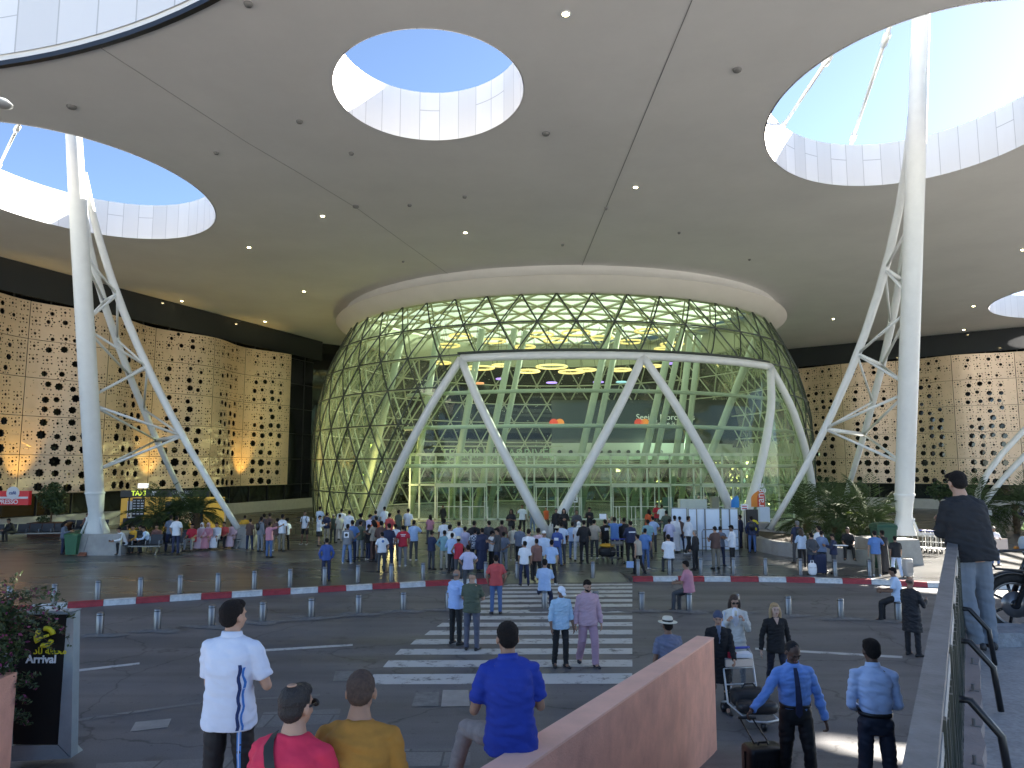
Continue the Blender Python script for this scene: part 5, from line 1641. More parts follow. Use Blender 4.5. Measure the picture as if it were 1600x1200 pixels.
# information stand, signs and feather flags
def upright_sign(name, label, cat, x0, x1, ytop, ybot, m, depth=.25, z=KZ):
    p, q = PZ(x0, ybot, z), PZ(x1, ybot, z); Y = (p.y + q.y) / 2
    p = V(PD(x0, ybot, Y).x, Y, z); q = V(PD(x1, ybot, Y).x, Y, z)
    hh = PD((x0 + x1) / 2, ytop, Y).z - z
    t = thing(name, label, cat, (p + q) / 2)
    w_ = (q - p).length
    MB().box((0, 0, 0), (w_, depth, hh), mi=0).build("panel", m, t, loc=(0, 0, hh / 2))
    return t, w_, hh
M_BLKSIGN = mat("black_sign_board", (.016, .015, .015), .4)
M_YEL = mat("yellow_print", (.70, .60, .02), .5)
t, w_, hh = upright_sign("arrival_sign", "black upright sign with yellow emblem right of the white boards", "sign", 1168, 1185.5, 796, 858, M_BLKSIGN, .2)
def emblem(parent, c, s, m):
    g = MB()
    for k in range(3):
        a0 = R(120 * k + 15)
        pts = [V(s * math.cos(a0 + R(d)), -.012 * (k + 1), s * math.sin(a0 + R(d))) for d in range(0, 85, 12)]
        g.tube(pts, s * .30, 6)
    g.tube([V(-s * .5, -.05, -s * .1), V(s * .6, -.05, s * .25)], s * .18, 6)
    return g.build("yellow_emblem", m, parent, True, loc=c)
emblem(t, (0, -.11, hh - .75), .22, M_YEL)
upright_sign("white_cabinet", "white upright cabinet behind the slanting white leg at right", "cabinet", 1186, 1202, 792, 838, M_HOARD, .5)
upright_sign("white_cabinet", "pale low display counter behind the white boards", "counter", 1062, 1104, 780, 838, mat("pale_counter", (.5, .55, .48), .5), .6)
p = PD(1163, 792.5, 36)
t = thing("small_notice", "small white notice with red lettering on a post beside the black sign", "notice", p)
MB().box((0, 0, 0), (.34, .04, .30)).build("plate", M_PAPER, t)
MB().tube([(0, .05, .1), (0, .05, -p.z + KZ)], .02, 6).build("post", M_STEEL, t)
g = MB()
for k in range(2): g.beam((-.12, -.03, -.06 + .11 * k), (.12, -.03, -.06 + .11 * k), .01, .05)
g.build("red_lettering", plain(C_['rd']), t)
def feather(label, x, w_px, ytop, ybase, colL, colR, txt):
    p = PZ(x, 838, KZ); Y = p.y
    W = w_px / F * Y; z1 = PD(x, ytop, Y).z - KZ; z0 = PD(x, ybase, Y).z - KZ
    t = thing("feather_flag", label, "flag", (p.x, Y, KZ))
    MB().tube([(W / 2 + .02, 0, 0), (W / 2 + .02, 0, z1 * .85), (W * .3, 0, z1)], .025, 8).build("pole", M_STEEL, t)
    pts = []
    n = 10
    for i in range(n + 1):
        s = i / n; zz = z0 + (z1 - z0) * s
        l = -W / 2 if s < .45 else -W / 2 + W * .8 * (((s - .45) / .55) ** 2)
        r__ = W / 2 if s < .85 else W / 2 - W * .2 * ((s - .85) / .15)
        pts.append((l, r__, zz))
    for nm_, a, b, m_ in (("flag_cloth", 0, .45, colL), ("flag_cloth", .45, 1, colR)):
        g = MB()
        vs = []
        for l, r__, zz in pts: vs += [(l + (r__ - l) * a, .04 * math.sin(zz * 2), zz), (l + (r__ - l) * b, .04 * math.sin(zz * 2 + 1), zz)]
        g.add(vs, [(2 * i, 2 * i + 1, 2 * i + 3, 2 * i + 2) for i in range(n)])
        g.build(nm_, m_, t, True)
    if txt:
        o = text("flag_text", txt, .62, (W * .18, -.08, (z0 + z1) / 2), 0, M_PAPER, t); o.rotation_euler = (R(90), R(-90), 0)
    return t
feather("orange and red feather flag behind the black sign", 1186, 21, 764, 792, mat("flag_orange", (.75, .26, .04), .6), mat("flag_red", (.62, .09, .05), .6), "orange")
feather("blue feather flag left of the white strut behind the boards", 1150, 12, 774, 793, mat("flag_blue", (.03, .22, .62), .6), mat("flag_blue2", (.04, .26, .66), .6), "")
# number signs on the struts
for k, (x, y) in enumerate([(825, 779), (898, 779)]):
    p = PD(x, y, 44)
    t = thing("number_sign", "small white plate with number 2, " + ["left of the white V foot", "right of the white V foot"][k], "sign", p, 0, "gate number plates")
    MB().box((0, 0, 0), (.36, .04, .46)).build("plate", M_PAPER, t)
    text("number", "2", .42, (0, -.03, 0), 0, M_BLACK, t, ext=.002, bold=.01)
    MB().tube([(0, .04, .2), (0, .04, -p.z)], .03, 6).build("post", M_STEEL, t)
# pale stanchions before the doors
for k, x in enumerate([963, 968, 987, 993, 721, 733, 735, 762]):
    p = PD(x, 812, 50); p.z = KZ
    tag(MB().lathe([(.10, 0), (.10, .03), (.03, .05), (.03, 1.15), (.045, 1.17), (.045, 1.22), (.01, 1.24)], 10).build("queue_post", M_STEEL_W, None, True, loc=p), "slim pale queue post before the doors, " + ordn[k] + " of the row", "queue post", "queue posts before the doors")
# ---------------------------------------------------------------- right planter with palms
pp = [PZ(x, y, KZ) for x, y in ((1186, 862), (1215, 868), (1262, 874), (1300, 878), (1335, 882), (1372, 886))]
back = [p + V(1.0, 7, 0) for p in pp]
def planter(label, front, back_, h_=.62, t_=.28):
    t = thing("planter_wall", label, "planter", (0, 0, 0))
    poly = front + back_[::-1]
    c = sum(poly, V(0, 0, 0)) / len(poly)
    inner = [p + (c - p).normalized() * t_ * 1.4 for p in poly]
    g = MB(); n = len(poly)
    vs = [p + V(0, 0, 0) for p in poly] + [p + V(0, 0, h_) for p in poly] + [p + V(0, 0, h_) for p in inner] + [p + V(0, 0, .3) for p in inner]
    g.add(vs, [(i, (i + 1) % n, (i + 1) % n + n, i + n) for i in range(n)] + [(i + n, (i + 1) % n + n, (i + 1) % n + 2 * n, i + 2 * n) for i in range(n)] + [(i + 2 * n, (i + 1) % n + 2 * n, (i + 1) % n + 3 * n, i + 3 * n) for i in range(n)])
    g.build("wall", M_CONC, t)
    g = MB(); g.add([p + V(0, 0, h_ - .08) for p in inner], [tuple(range(n))])
    g.build("soil", mat("soil", (.06, .045, .03), .9, var=.3), t)
    return t
planter("curved low concrete planter wall holding the palms at right", pp, back)
pl = [PZ(x, y, KZ) for x, y in ((205, 858), (262, 853), (335, 848), (360, 846))]
planter("low planter holding the palms behind the left benches", pl, [p + V(.8, 4, 0) for p in pl], .5)
M_FROND = mat("palm_frond", (.055, .080, .030), .85, spec=.2, var=.45, vscale=3)
M_FROND2 = mat("young_frond", (.12, .15, .03), .85, spec=.2, var=.4, vscale=3)
M_TRUNK = mat("palm_trunk", (.10, .065, .035), .9, var=.35, vscale=9, bump=.8, bscale=18)
def palm(label, base, trunk_h, fl, n_fr, seed, rtr=.16, m=M_FROND, group=None):
    rn_ = random.Random(seed)
    t = thing("palm_tree", label, "palm", base, 0, group)
    g = MB(); rs = []
    for i in range(15):
        z = trunk_h * i / 14; r0 = rtr * (1.15 - .2 * i / 14) * (1 + .12 * (i % 2))
        rs.append([V(r0 * math.cos(a), r0 * math.sin(a), z) for a in [2 * math.pi * k / 10 for k in range(10)]])
    g.rings(rs)
    for i in range(34):     # old leaf bases
        a = i * 2.4; z = trunk_h * (.15 + .85 * i / 34)
        d = V(math.cos(a), math.sin(a), 0)
        g.tube([d * rtr * .9 + V(0, 0, z), d * (rtr + .09) + V(0, 0, z + .13)], [.045, .012], 5)
    g.build("trunk", M_TRUNK, t)
    g = MB()
    for i in range(n_fr):
        a = i * 2.39996 + rn_.uniform(-.2, .2)
        el = R(rn_.uniform(-25, 82)) if i > 4 else R(rn_.uniform(55, 88))
        L = fl * rn_.uniform(.75, 1.1)
        d = V(math.cos(a), math.sin(a), 0)
        p = V(0, 0, trunk_h) + d * .08; dirn = d * math.cos(el) + V(0, 0, math.sin(el)); P = [p]
        ns = 9
        for k in range(ns):
            dirn = (dirn + V(0, 0, -.13 - .10 * k / ns)).normalized(); p = p + dirn * L / ns; P.append(p)
        g.tube(P, [.018 - .0015 * k for k in range(ns + 1)], 4, cap=False)
        sd_ = d.cross(V(0, 0, 1))
        nl = 26
        for k in range(3, nl):
            s = k / nl * ns; i0 = min(ns - 1, int(s)); c = P[i0].lerp(P[i0 + 1], s - i0)
            tg = (P[i0 + 1] - P[i0]).normalized()
            ll = fl * .30 * math.sin(math.pi * (.12 + .85 * k / nl)) * rn_.uniform(.8, 1.1)
            for sg in (-1, 1):
                ld = (sd_ * sg * .85 + tg * .75 + V(0, 0, -.18 + rn_.uniform(-.25, .15))).normalized()
                nrm = ld.cross(tg).normalized().cross(ld)
                w_ = .020
                e = c + ld * ll
                mid = c + ld * ll * .5 + V(0, 0, .02)
                g.add([c, mid + nrm * w_, e, mid - nrm * w_], [(0, 1, 2, 3)])
    g.build("crown", m, t)
    return t
def palmpos(x, y, z=KZ + .3):
    return PZ(x, y, KZ)
palm("dense palm at the left end of the right planter", PZ(1262, 850, KZ) + V(0, 0, 0), 1.1, 2.4, 34, 1)
palm("palm behind the leaning mast leg in the right planter", PZ(1310, 862, KZ), 1.5, 2.5, 36, 2, .2)
palm("wide palm left of the right mast in the right planter", PZ(1362, 866, KZ), 1.3, 2.6, 36, 3)
palm("short yellow-green cycad palm on the right planter behind the seated person", PZ(1334, 866, KZ), .35, 1.1, 30, 4, .14, M_FROND2)
palm("bushy left palm behind the row of benches", PZ(243, 846, KZ), 1.3, 2.1, 36, 5, .18)
palm("right palm behind the benches, between the mast legs", PZ(305, 846, KZ), 1.5, 1.9, 36, 6, .16)
palm("drooping palm between the two left palms", PZ(268, 842, KZ) + V(0, .6, 0), 1.0, 1.6, 24, 7, .14)
palm("palm growing far right behind the trolleys", PZ(1530, 836, KZ), 1.4, 2.5, 30, 8)
palm("palm growing at the far right edge", PZ(1590, 834, KZ), 1.7, 2.5, 30, 9)
# broad leaf shrub in a brown box at left, bushes
M_LEAF = mat("broad_leaf", (.05, .085, .03), .5, var=.45, vscale=4); M_LEAF2 = mat("bright_leaf", (.20, .26, .03), .5, var=.3, vscale=4)
def leaves(mb, c, rr, n, size, rn_, flat=1.0, hollow=.35):
    for i in range(n):
        u = V(rn_.gauss(0, 1), rn_.gauss(0, 1), rn_.gauss(0, 1)).normalized()
        k = hollow + (1 - hollow) * rn_.random() ** .5
        k *= .8 + .35 * noise.noise(u * 2.2 + Vector(c))
        p = Vector(c) + V(u.x * rr[0], u.y * rr[1], u.z * rr[2]) * k
        a = V(rn_.gauss(0, 1), rn_.gauss(0, 1), rn_.gauss(0, .7)).normalized(); b = a.cross(V(rn_.gauss(0, 1), rn_.gauss(0, 1), rn_.gauss(0, 1))).normalized()
        s = size * rn_.uniform(.6, 1.3)
        mb.add([p - a * s, p + b * s * .42, p + a * s, p - b * s * .42], [(0, 1, 2, 3)])
p0 = PZ(77, 838, KZ)
t = thing("potted_tree", "leafy shrub in a brown box between the left benches", "potted plant", p0)
g = MB(); w2, h2 = 1.0, .75
g.box((0, 0, 0), (2 * w2, .9, h2)); g.box((0, 0, 0), (2 * w2 + .08, .98, .08), M=Matrix.Translation((0, 0, h2 / 2)))
g.build("planter_box", mat("brown_box", (.09, .035, .022), .6, var=.15), t, loc=(0, 0, h2 / 2))
MB().tube([(0, 0, .6), (.05, 0, 1.3), (-.05, .05, 2.2)], [.06, .05, .03], 8).build("trunk", M_TRUNK, t)
g = MB(); rr_ = random.Random(5)
leaves(g, (0, 0, 2.3), (.85, .8, .95), 1500, .09, rr_); leaves(g, (.4, 0, 1.6), (.5, .5, .5), 400, .08, rr_); leaves(g, (-.4, 0, .95), (.5, .3, .25), 250, .07, rr_)
g.build("crown", M_LEAF, t)
p0 = PZ(1333, 856, KZ)
t = thing("shrub", "round sunlit yellow-green shrub behind the seated person on the right planter", "shrub", p0)
MB().tube([(0, 0, 0), (0, 0, .8)], [.05, .03], 8).build("stem", M_TRUNK, t)
g = MB(); leaves(g, (0, 0, 1.25), (.85, .8, .7), 1800, .07, rr_); g.build("crown", M_LEAF2, t)
g = MB()
for x in (1285, 1318, 1350): leaves(g, PZ(x, 868, KZ) + V(0, 0, .72), (1.0, .7, .32), 700, .07, rr_)
tag(g.build("ground_cover", M_LEAF), "low leafy ground cover filling the right planter", "ground cover", kind="stuff")
# far right trees beyond the glass: small dark trees
for k, (x, y) in enumerate([(1300, 812), (1345, 812), (1470, 815), (1500, 813)]):
    p0 = PD(x, y, 58 - k * 1.0); p0.z = KZ
    t = thing("small_tree", "small dark leafy tree before the right glass wing, " + ordn[k] + " from left", "tree", p0, 0, "small trees before the right wing")
    MB().tube([(0, 0, 0), (.05, 0, 1.1), (-.04, 0, 1.9)], [.07, .05, .03], 8).build("trunk", M_TRUNK, t)
    g = MB(); leaves(g, (0, 0, 2.1), (1.0, 1.0, .9), 800, .12, rr_); g.build("crown", M_LEAF, t)
# seated person on the planter
sp0 = PZ(1331, 882, KZ); sp0 = sp0 + V(0, .25, 0); sp0.z = KZ + .62
person(sp0, 160, "person in black tee sitting on the right planter wall facing the road", 1.75, 'sit', 'bk', 'bk', pivot_seat=True)
# ---------------------------------------------------------------- benches
M_SEAT = mat("black_seat", (.02, .021, .024), .45)
def bench(label, p, rz, n):
    t = thing("airport_bench", label, "bench", p, rz, "rows of black airport seats")
    W = n * .60
    g = MB(); g.beam((-W / 2, 0, .36), (W / 2, 0, .36), .08, .06)
    g.build("beam", M_STEEL, t)
    for x in (-W / 2 + .12, W / 2 - .12):
        g = MB(); g.tube([(x, .24, .02), (x, .05, .34)], .025, 6); g.tube([(x, -.24, .02), (x, -.05, .34)], .025, 6); g.beam((x, -.28, .02), (x, .28, .02), .05, .03)
        g.build("leg", M_STEEL, t)
    for i in range(n):
        x = -W / 2 + .3 + i * .6
        g = MB()
        g.rings([[V(x - .27, yy, zz), V(x + .27, yy, zz), V(x + .27, yy, zz + .035), V(x - .27, yy, zz + .035)] for yy, zz in ((-.25, .40), (.05, .39), (.22, .41))])
        g.build("seat", M_SEAT, t)
        g = MB()
        g.rings([[V(x - .27, yy, zz), V(x + .27, yy, zz), V(x + .27, yy + .03, zz), V(x - .27, yy + .03, zz)] for yy, zz in ((.20, .44), (.26, .62), (.33, .86))])
        g.build("backrest", M_SEAT, t)
    for i in range(n + 1):
        x = -W / 2 + i * .6
        MB().tube([(x, .22, .42), (x, .2, .62), (x, -.18, .62), (x, -.2, .42)], .016, 6).build("armrest", M_STEEL, t)
    return t
bench("row of four black seats right of the concrete plinth, two people on it", PZ(200, 868, KZ) + V(0, .45, 0), R(4), 4)
bench("row of three black seats with an empty steel framed seat, before the left palm", PZ(250, 864, KZ) + V(0, .5, 0), R(2), 3)
bench("row of five black seats holding people in pink and white robes", PZ(322, 858, KZ) + V(0, .5, 0), R(2), 5)
bench("black seats against the pale wall at the left edge", PZ(30, 846, KZ) + V(0, .6, 0), R(-20) * 0 + R(14), 6)
bench("black seats against the pale wall behind the green bin", PZ(122, 838, KZ) + V(0, .6, 0), R(10), 4)
bench("black seats in the shade before the yellow kiosk", PZ(212, 834, KZ) + V(0, .6, 0), R(8), 4)
def seated(x, y, label, top, bot, **k):
    p = PZ(x, y, KZ) + V(0, .45, 0); p.z = KZ + .44
    k.setdefault('pose_', 'sit')
    person(p, k.pop('rz', 180), label, k.pop('h', 1.68), k.pop('pose_'), top, bot, pivot_seat=True, **k)
seated(184, 868, "person in white jacket seated at the left end of the plinth bench", 'w', 'bk', sleeve='long', rz=150, pose_='sitlean')
seated(200, 866, "person in yellow top seated beside the white jacket", 'yl', 'bk', sleeve='long', rz=165)
seated(211, 866, "person in dark clothes seated right of the yellow top", 'bk', 'bk', sleeve='long')
seated(224, 866, "person in white and blue bending forward on the bench before the palm", 'pb', 'bk', sleeve='long', pose_='sitlean', rz=130)
seated(236, 864, "person in light brown top on the bench before the palm", 'rb2', 'kh', rz=200)
seated(293, 862, "person in red tee and grey trousers seated left of the pink robes", 'rd', 'gr', bulk=1.06)
seated(309, 860, "person in pink robe and pale headscarf seated second on the long bench", 'pp', 'pp', sleeve='robe', hair='scarf', hairm=plain(C_['ww']))
seated(319, 860, "person in pink robe seated between the headscarf and the white robe", 'pk', 'pk', sleeve='robe', hair='scarf', hairm=plain(C_['pp']))
seated(332, 859, "person in white robe seated on the long bench", 'w', 'w', sleeve='robe')
seated(344, 858, "person in red and black seated right of the white robe", 'rc', 'bk')
seated(358, 857, "person in pale pink robe seated at the right end of the long bench", 'pp', 'pp', sleeve='robe', hair='long')
seated(196, 838, "person in black robe and white headscarf seated before the yellow kiosk", 'bk', 'bk', sleeve='robe', hair='scarf', hairm=plain(C_['ww']), rz=170)
seated(10, 848, "person in black lounging on the seats at the left edge", 'bk', 'bk', sleeve='long', rz=150, pose_='sitlean')
seated(129, 838, "person in orange and black seated behind the green bin", 'rb2', 'bk', rz=180)
# wheelie bins
M_BIN = mat("green_plastic", (.03, .13, .06), .45, var=.1); M_BIN2 = mat("dark_green_plastic", (.02, .075, .04), .5)
def bin_(label, p, rz, m, w_=.62, h_=1.0, body=None):
    t = thing("wheelie_bin", label, "bin", p, rz)
    g = MB(); g.rings([[V(-a, -b, z), V(a, -b, z), V(a, b, z), V(-a, b, z)] for a, b, z in ((w_ * .38, .24, .06), (w_ * .5, .30, h_ * .9), (w_ * .53, .33, h_ * .9), (w_ * .53, .33, h_ * .94))])
    g.build("body", m, t)
    g = MB(); g.rings([[V(-a, -b, z), V(a, -b, z), V(a, b, z), V(-a, b, z)] for a, b, z in ((w_ * .54, .35, h_ * .945), (w_ * .50, .31, h_ * 1.0), (w_ * .3, .18, h_ * 1.04))])
    g.build("lid", m, t)
    for s in (-1, 1): MB().tube([(s * w_ * .42, .26, .1), (s * w_ * .5, .26, .1)], .1, 12).build("wheel", M_BLACK, t)
    MB().tube([(-w_ * .4, .40, h_ * .93), (w_ * .4, .40, h_ * .93)], .018, 6).build("handle", m, t)
bin_("green wheelie bin beside the left concrete plinth", PZ(114, 868, KZ), .1, M_BIN, .56, .98)
bin_("darker green bin pushed behind the front green bin", PZ(122, 864, KZ) + V(0, .5, 0), -.1, M_BIN2, .56, 1.0)
bin_("tall dark green bin left of the right mast plinth", PZ(1392, 893, KZ) + V(0, .4, 0), 0, M_BIN2, .75, 1.75)
# broom and dustpan by the plinth
p0 = PZ(130, 868, KZ)
t = thing("dustpan", "long handled dustpan leaning at the left plinth", "dustpan", p0)
MB().tube([(0, 0, .1), (.15, .1, 1.0)], .015, 6).build("handle", M_STEEL, t)
g = MB(); g.rings([[V(-.16, y, 0), V(.16, y, 0), V(.16, y, h), V(-.16, y, h)] for y, h in ((-.2, .02), (.0, .14), (.06, .16))]); g.build("pan", plain((.25, .09, .05)), t)
# red café sign
pz = PD(0, 793, 41.5); z0, z1 = PD(0, 789, 41.5).z, PD(0, 767, 41.5).z
xa, xb = PD(-60, 780, 41.5).x, PD(47, 780, 41.5).x
t = thing("cafe_sign", "red café fascia sign with white stripe and round badge at the left edge", "sign", (xb, 41.5, z0), R(0))
W = xb - xa; hh = z1 - z0
M_REDS = mat("red_sign", (.46, .03, .04), .4, emit=(1, .05, .06), estr=.015)
MB().box((0, 0, 0), (W, .25, hh)).build("panel", M_REDS, t, loc=(-W / 2, 0, hh / 2))
MB().box((0, 0, 0), (W * .99, .02, .12)).build("white_stripe", M_PAPER, t, loc=(-W / 2 - .02, -.14, hh * .52))
text("lettering", "CAFÉ ESPRESSO", .34, (-1.75, -.14, hh * .22), 0, M_PAPER, t, bold=.008)
MB().tube([(0, .02, 0), (0, -.04, 0)], .36, 24).build("round_badge", M_PAPER, t, loc=(-.9, -.13, hh * .86))
text("badge_text", "café", .26, (-.9, -.18, hh * .86), 0, plain(C_['bl']), t, bold=.006)
# yellow kiosk with taxi fascia
kx0, kx1 = PZ(187, 832, KZ), PZ(325, 826, KZ)
Yk = 45.5
xk0, xk1 = PD(187, 820, Yk).x, PD(326, 820, Yk).x
zk = PD(250, 779, Yk).z
t = thing("kiosk", "yellow kiosk behind the left palms under the taxi sign", "kiosk", (0, 0, 0))
M_KY = mat("yellow_kiosk", (.42, .27, .05), .5, emit=(1, .65, .12), estr=.03)
g = MB(); g.box(((xk0 + xk1) / 2, Yk + 1.2, zk / 2 + KZ / 2), (xk1 - xk0, 2.4, zk - KZ)); g.build("body", M_KY, t)
g = MB(); xw0, xw1 = PD(199, 800, Yk).x, PD(212, 800, Yk).x
g.box(((xw0 + xw1) / 2, Yk - .02, PD(200, 797, Yk).z), (xw1 - xw0, .04, 1.1)); g.build("white_panel", M_PAPER, t)
xw0, xw1 = PD(207, 800, Yk).x, PD(226, 800, Yk).x
o = MB(); o.box(((xw0 + xw1) / 2, Yk - .06, PD(200, 793, Yk).z), (xw1 - xw0, .04, 1.15)); o = o.build("price_board", M_BLACK, t)
g = MB()
for i in range(6):
    for j in range(3): g.box((xw0 + .14 + j * .24, Yk - .09, PD(200, 793, Yk).z + .42 - i * .16), (.16, .01, .06))
g.build("price_lines", M_PAPER, o)
xw0, xw1 = PD(258, 800, Yk).x, PD(318, 800, Yk).x
g = MB(); g.box(((xw0 + xw1) / 2, Yk - .03, 1.3), (xw1 - xw0, .05, 1.3)); g.build("window", M_DARKGLASS, t)
g = MB(); g.box(((xw0 + xw1) / 2, Yk - .07, 1.15), (.9, .03, 1.0)); g.build("lit_opening", mat("warm_counter", (.5, .4, .25), .6, emit=(1, .75, .4), estr=.05), t)
t = thing("taxi_sign", "long black overhead sign with yellow TAXI lettering above the kiosk", "sign", (0, 0, 0))
xs0, xs1 = PD(190, 770, 44.8).x, PD(328, 770, 44.8).x
zs0, zs1 = PD(250, 776.5, 44.8).z, PD(250, 766, 44.8).z
MB().box(((xs0 + xs1) / 2, 44.8, (zs0 + zs1) / 2), (xs1 - xs0, .25, zs1 - zs0)).build("panel", M_BLKSIGN, t)
M_YG = mat("yellow_green_letters", (.6, .75, .05), .5, emit=(.8, 1, .1), estr=.10)
p = PD(216, 771, 44.6); text("lettering", "TAXI", .40, (p.x, 44.65, p.z), 0, M_YG, t, bold=.012)
p = PD(238, 772, 44.6); text("lettering", "III", .3, (p.x, 44.65, p.z), 0, M_PAPER, t, bold=.01)
g = MB(); g.beam((PD(234, 772, 44.6).x, 44.66, p.z + .13), (PD(243, 772, 44.6).x, 44.66, p.z + .13), .01, .06); g.build("arrow", M_PAPER, t)
p = PD(284, 769, 44.6); text("lettering", "ب Car park", .26, (p.x, 44.65, p.z), 0, M_PAPER, t)
for x in (205, 315):
    p = PD(x, 776, 45.2); MB().tube([(p.x, 45.0, KZ), (p.x, 45.0, zs0)], .05, 8).build("post", M_BLACK, t)
# small floodlamp above
p = PD(224, 759, 44)
t = thing("flood_lamp", "small lit white floodlamp on a short pole above the taxi sign", "lamp", p)
MB().box((0, 0, 0), (.5, .3, .26)).build("head", mat("lamp_white", (.8, .85, .9), .4, emit=(.9, .95, 1), estr=.2), t)
MB().tube([(0, 0, -.1), (0, 0, -1.0)], .03, 6).build("pole", M_BLACK, t)
# poster right of the kiosk
t, w_, hh = upright_sign("poster_stand", "white poster stand right of the yellow kiosk", "poster", 337, 352, 790, 822, M_PAPER, .08)
g = MB()
for i in range(4): g.box((0, -.06, hh * (.3 + .15 * i)), (w_ * .6, .01, .05))
g.build("poster_lines", plain((.3, .45, .4)), t)
# ---------------------------------------------------------------- trolleys
M_BLUEP = mat("blue_plastic", (.02, .05, .40), .4)
def trolley(label, loc, rz, group=None, s=1.0, mm=None):
    t = thing("luggage_trolley", label, "trolley", loc, rz, group)
    mm = mm or M_STEEL
    g = MB()
    for x in (-.27, .27):
        g.tube([(x, -.42, 1.02), (x, -.30, .95), (x, -.12, .22), (x * .9, .62, .17)], .017, 8)
        g.tube([(x, -.38, .16), (x, -.14, .24)], .015, 8)
    g.tube([(-.25, .62, .17), (0, .70, .17), (.25, .62, .17)], .017, 8)
    for y in (0, .2, .4): g.tube([(-.26, y, .19), (.26, y, .19)], .012, 6)
    for z in (.5, .75): g.tube([(-.27, -.12 - (z - .22) * .23, z), (.27, -.12 - (z - .22) * .23, z)], .012, 6)
    g.build("frame", mm, t, True)
    MB().tube([(-.30, -.44, 1.03), (.30, -.44, 1.03)], .022, 8).build("handle", M_BLUEP, t, True)
    g = MB(); g.rings([[V(-.25, y, z), V(.25, y, z), V(.25, y, z + .12), V(-.25, y, z + .12)] for y, z in ((-.24, .80), (-.20, .78))]); g.build("basket", mm, t)
    for x, y in ((-.25, -.36), (.25, -.36), (0, .60)):
        w_ = MB().tube([(x - .018, y, .075), (x + .018, y, .075)], .075, 14).build("wheel", M_BLACK, t, True)
        MB().tube([(x - .022, y, .075), (x + .022, y, .075)], .03, 8).build("hub", M_STEEL, w_, True)
    t.scale = (s, s, s)
    return t
t0 = None
for k in range(6):
    loc = PZ(1436 + k * 8, 862 + k * .6, KZ)
    lab = "luggage trolley in the parked row right of the right mast, " + ordn[k] + " from left"
    if t0 is None: t0 = trolley(lab, loc, R(-20), "luggage trolleys parked in a row", mm=mat("white_trolley", (.62, .63, .62), .4))
    else: dup(t0, loc, R(-20), lab)
trolley("luggage trolley with black bag standing in the crowd by the bright blue polo", PZ(962, 880, KZ), R(8))
def softbag(name, label, cat, loc, size, m, rz=0, handle=True):
    t = thing(name, label, cat, loc, rz)
    g = MB(); g.ball((0, 0, size[2] / 2), (size[0] / 2, size[1] / 2, size[2] / 2), 16, 10)
    vs = []
    for v in g.v:
        vs.append(tuple(math.copysign(abs(c / (s / 2)) ** .55, c) * s / 2 if s else c for c, s in zip((v[0], v[1], v[2] - size[2] / 2), size)))
    g.v = [(a, b, c + size[2] / 2) for a, b, c in vs]
    me = g.build("body", m, t, True)
    if handle: MB().tube([(-size[0] * .2, 0, size[2] * .96), (-size[0] * .12, 0, size[2] * 1.2), (size[0] * .12, 0, size[2] * 1.2), (size[0] * .2, 0, size[2] * .96)], .014, 6).build("handle", m, t)
    g = MB(); g.tube([(-size[0] * .45, -size[1] * .47, size[2] * .62), (size[0] * .45, -size[1] * .47, size[2] * .62)], .006, 5); g.build("zip", M_STEEL, t)
    return t
M_BAGK = mat("black_bag_fabric", (.014, .014, .016), .6, bump=.2, bscale=120)
p = PZ(950, 878, KZ); softbag("travel_bag", "black travel bag with yellow top on the crowd trolley", "bag", p + V(.0, .2, .2), (.75, .45, .4), M_BAGK)
MB_ = MB(); MB_.ball((0, 0, 0), (.34, .2, .09), 12, 8)
tag(MB_.build("yellow_bundle", plain(C_['yl']), None, True, loc=p + V(0, .2, .66)), "yellow bundle lying on the black bag of the crowd trolley", "bundle")
# suitcase with its person at right
def suitcase(label, loc, rz, w_, d_, h_, m, handle_h=.0):
    t = thing("suitcase", label, "suitcase", loc, rz)
    z0 = .05; n = 6
    g = MB()
    def rr(z, k=1.0, r0=.06):
        o = []
        for cx, cy, a0 in ((1, 1, 0), (-1, 1, 90), (-1, -1, 180), (1, -1, 270)):
            for i in range(5):
                a = R(a0 + i * 22.5)
                o.append(V(cx * (w_ / 2 - r0) * k + r0 * math.cos(a) * k, cy * (d_ / 2 - r0) * k + r0 * math.sin(a) * k, z))
        return o
    g.rings([rr(z0, .88), rr(z0 + .03, .97), rr(z0 + .07), rr(h_ - .07), rr(h_ - .02, .97), rr(h_, .86)])
    g.build("shell", m, t, True, autos=50)
    g = MB()
    for i in range(5):
        x = -w_ * .36 + w_ * .18 * i; g.beam((x, -d_ / 2 - .004, z0 + .12), (x, -d_ / 2 - .004, h_ - .12), .02, .012)
    g.beam((-w_ / 2 - .003, 0, z0 + .06), (-w_ / 2 - .003, 0, h_ - .06), .012, .02); g.beam((w_ / 2 + .003, 0, z0 + .06), (w_ / 2 + .003, 0, h_ - .06), .012, .02)
    g.build("ribs", m, t)
    for sx in (-1, 1):
        for sy in (-1, 1):
            MB().tube([(sx * w_ * .38 - .015, sy * d_ * .34, .028), (sx * w_ * .38 + .015, sy * d_ * .34, .028)], .028, 10).build("wheel", M_BLACK, t)
    MB().tube([(-.07, 0, h_ - .01), (-.05, 0, h_ + .035), (.05, 0, h_ + .035), (.07, 0, h_ - .01)], .012, 6).build("carry_handle", M_BLACK, t)
    if handle_h:
        g = MB()
        for sx in (-.07, .07): g.tube([(sx, d_ * .3, h_), (sx, d_ * .3, h_ + handle_h)], .008, 6)
        g.tube([(-.09, d_ * .3, h_ + handle_h), (.09, d_ * .3, h_ + handle_h)], .016, 8)
        g.build("pull_handle", M_STEEL, t)
    return t
suitcase("silver suitcase pulled by the person in black tee at right", PZ(1419, 902, KZ), R(20), .34, .24, .66, mat("silver_shell", (.42, .40, .36), .35))
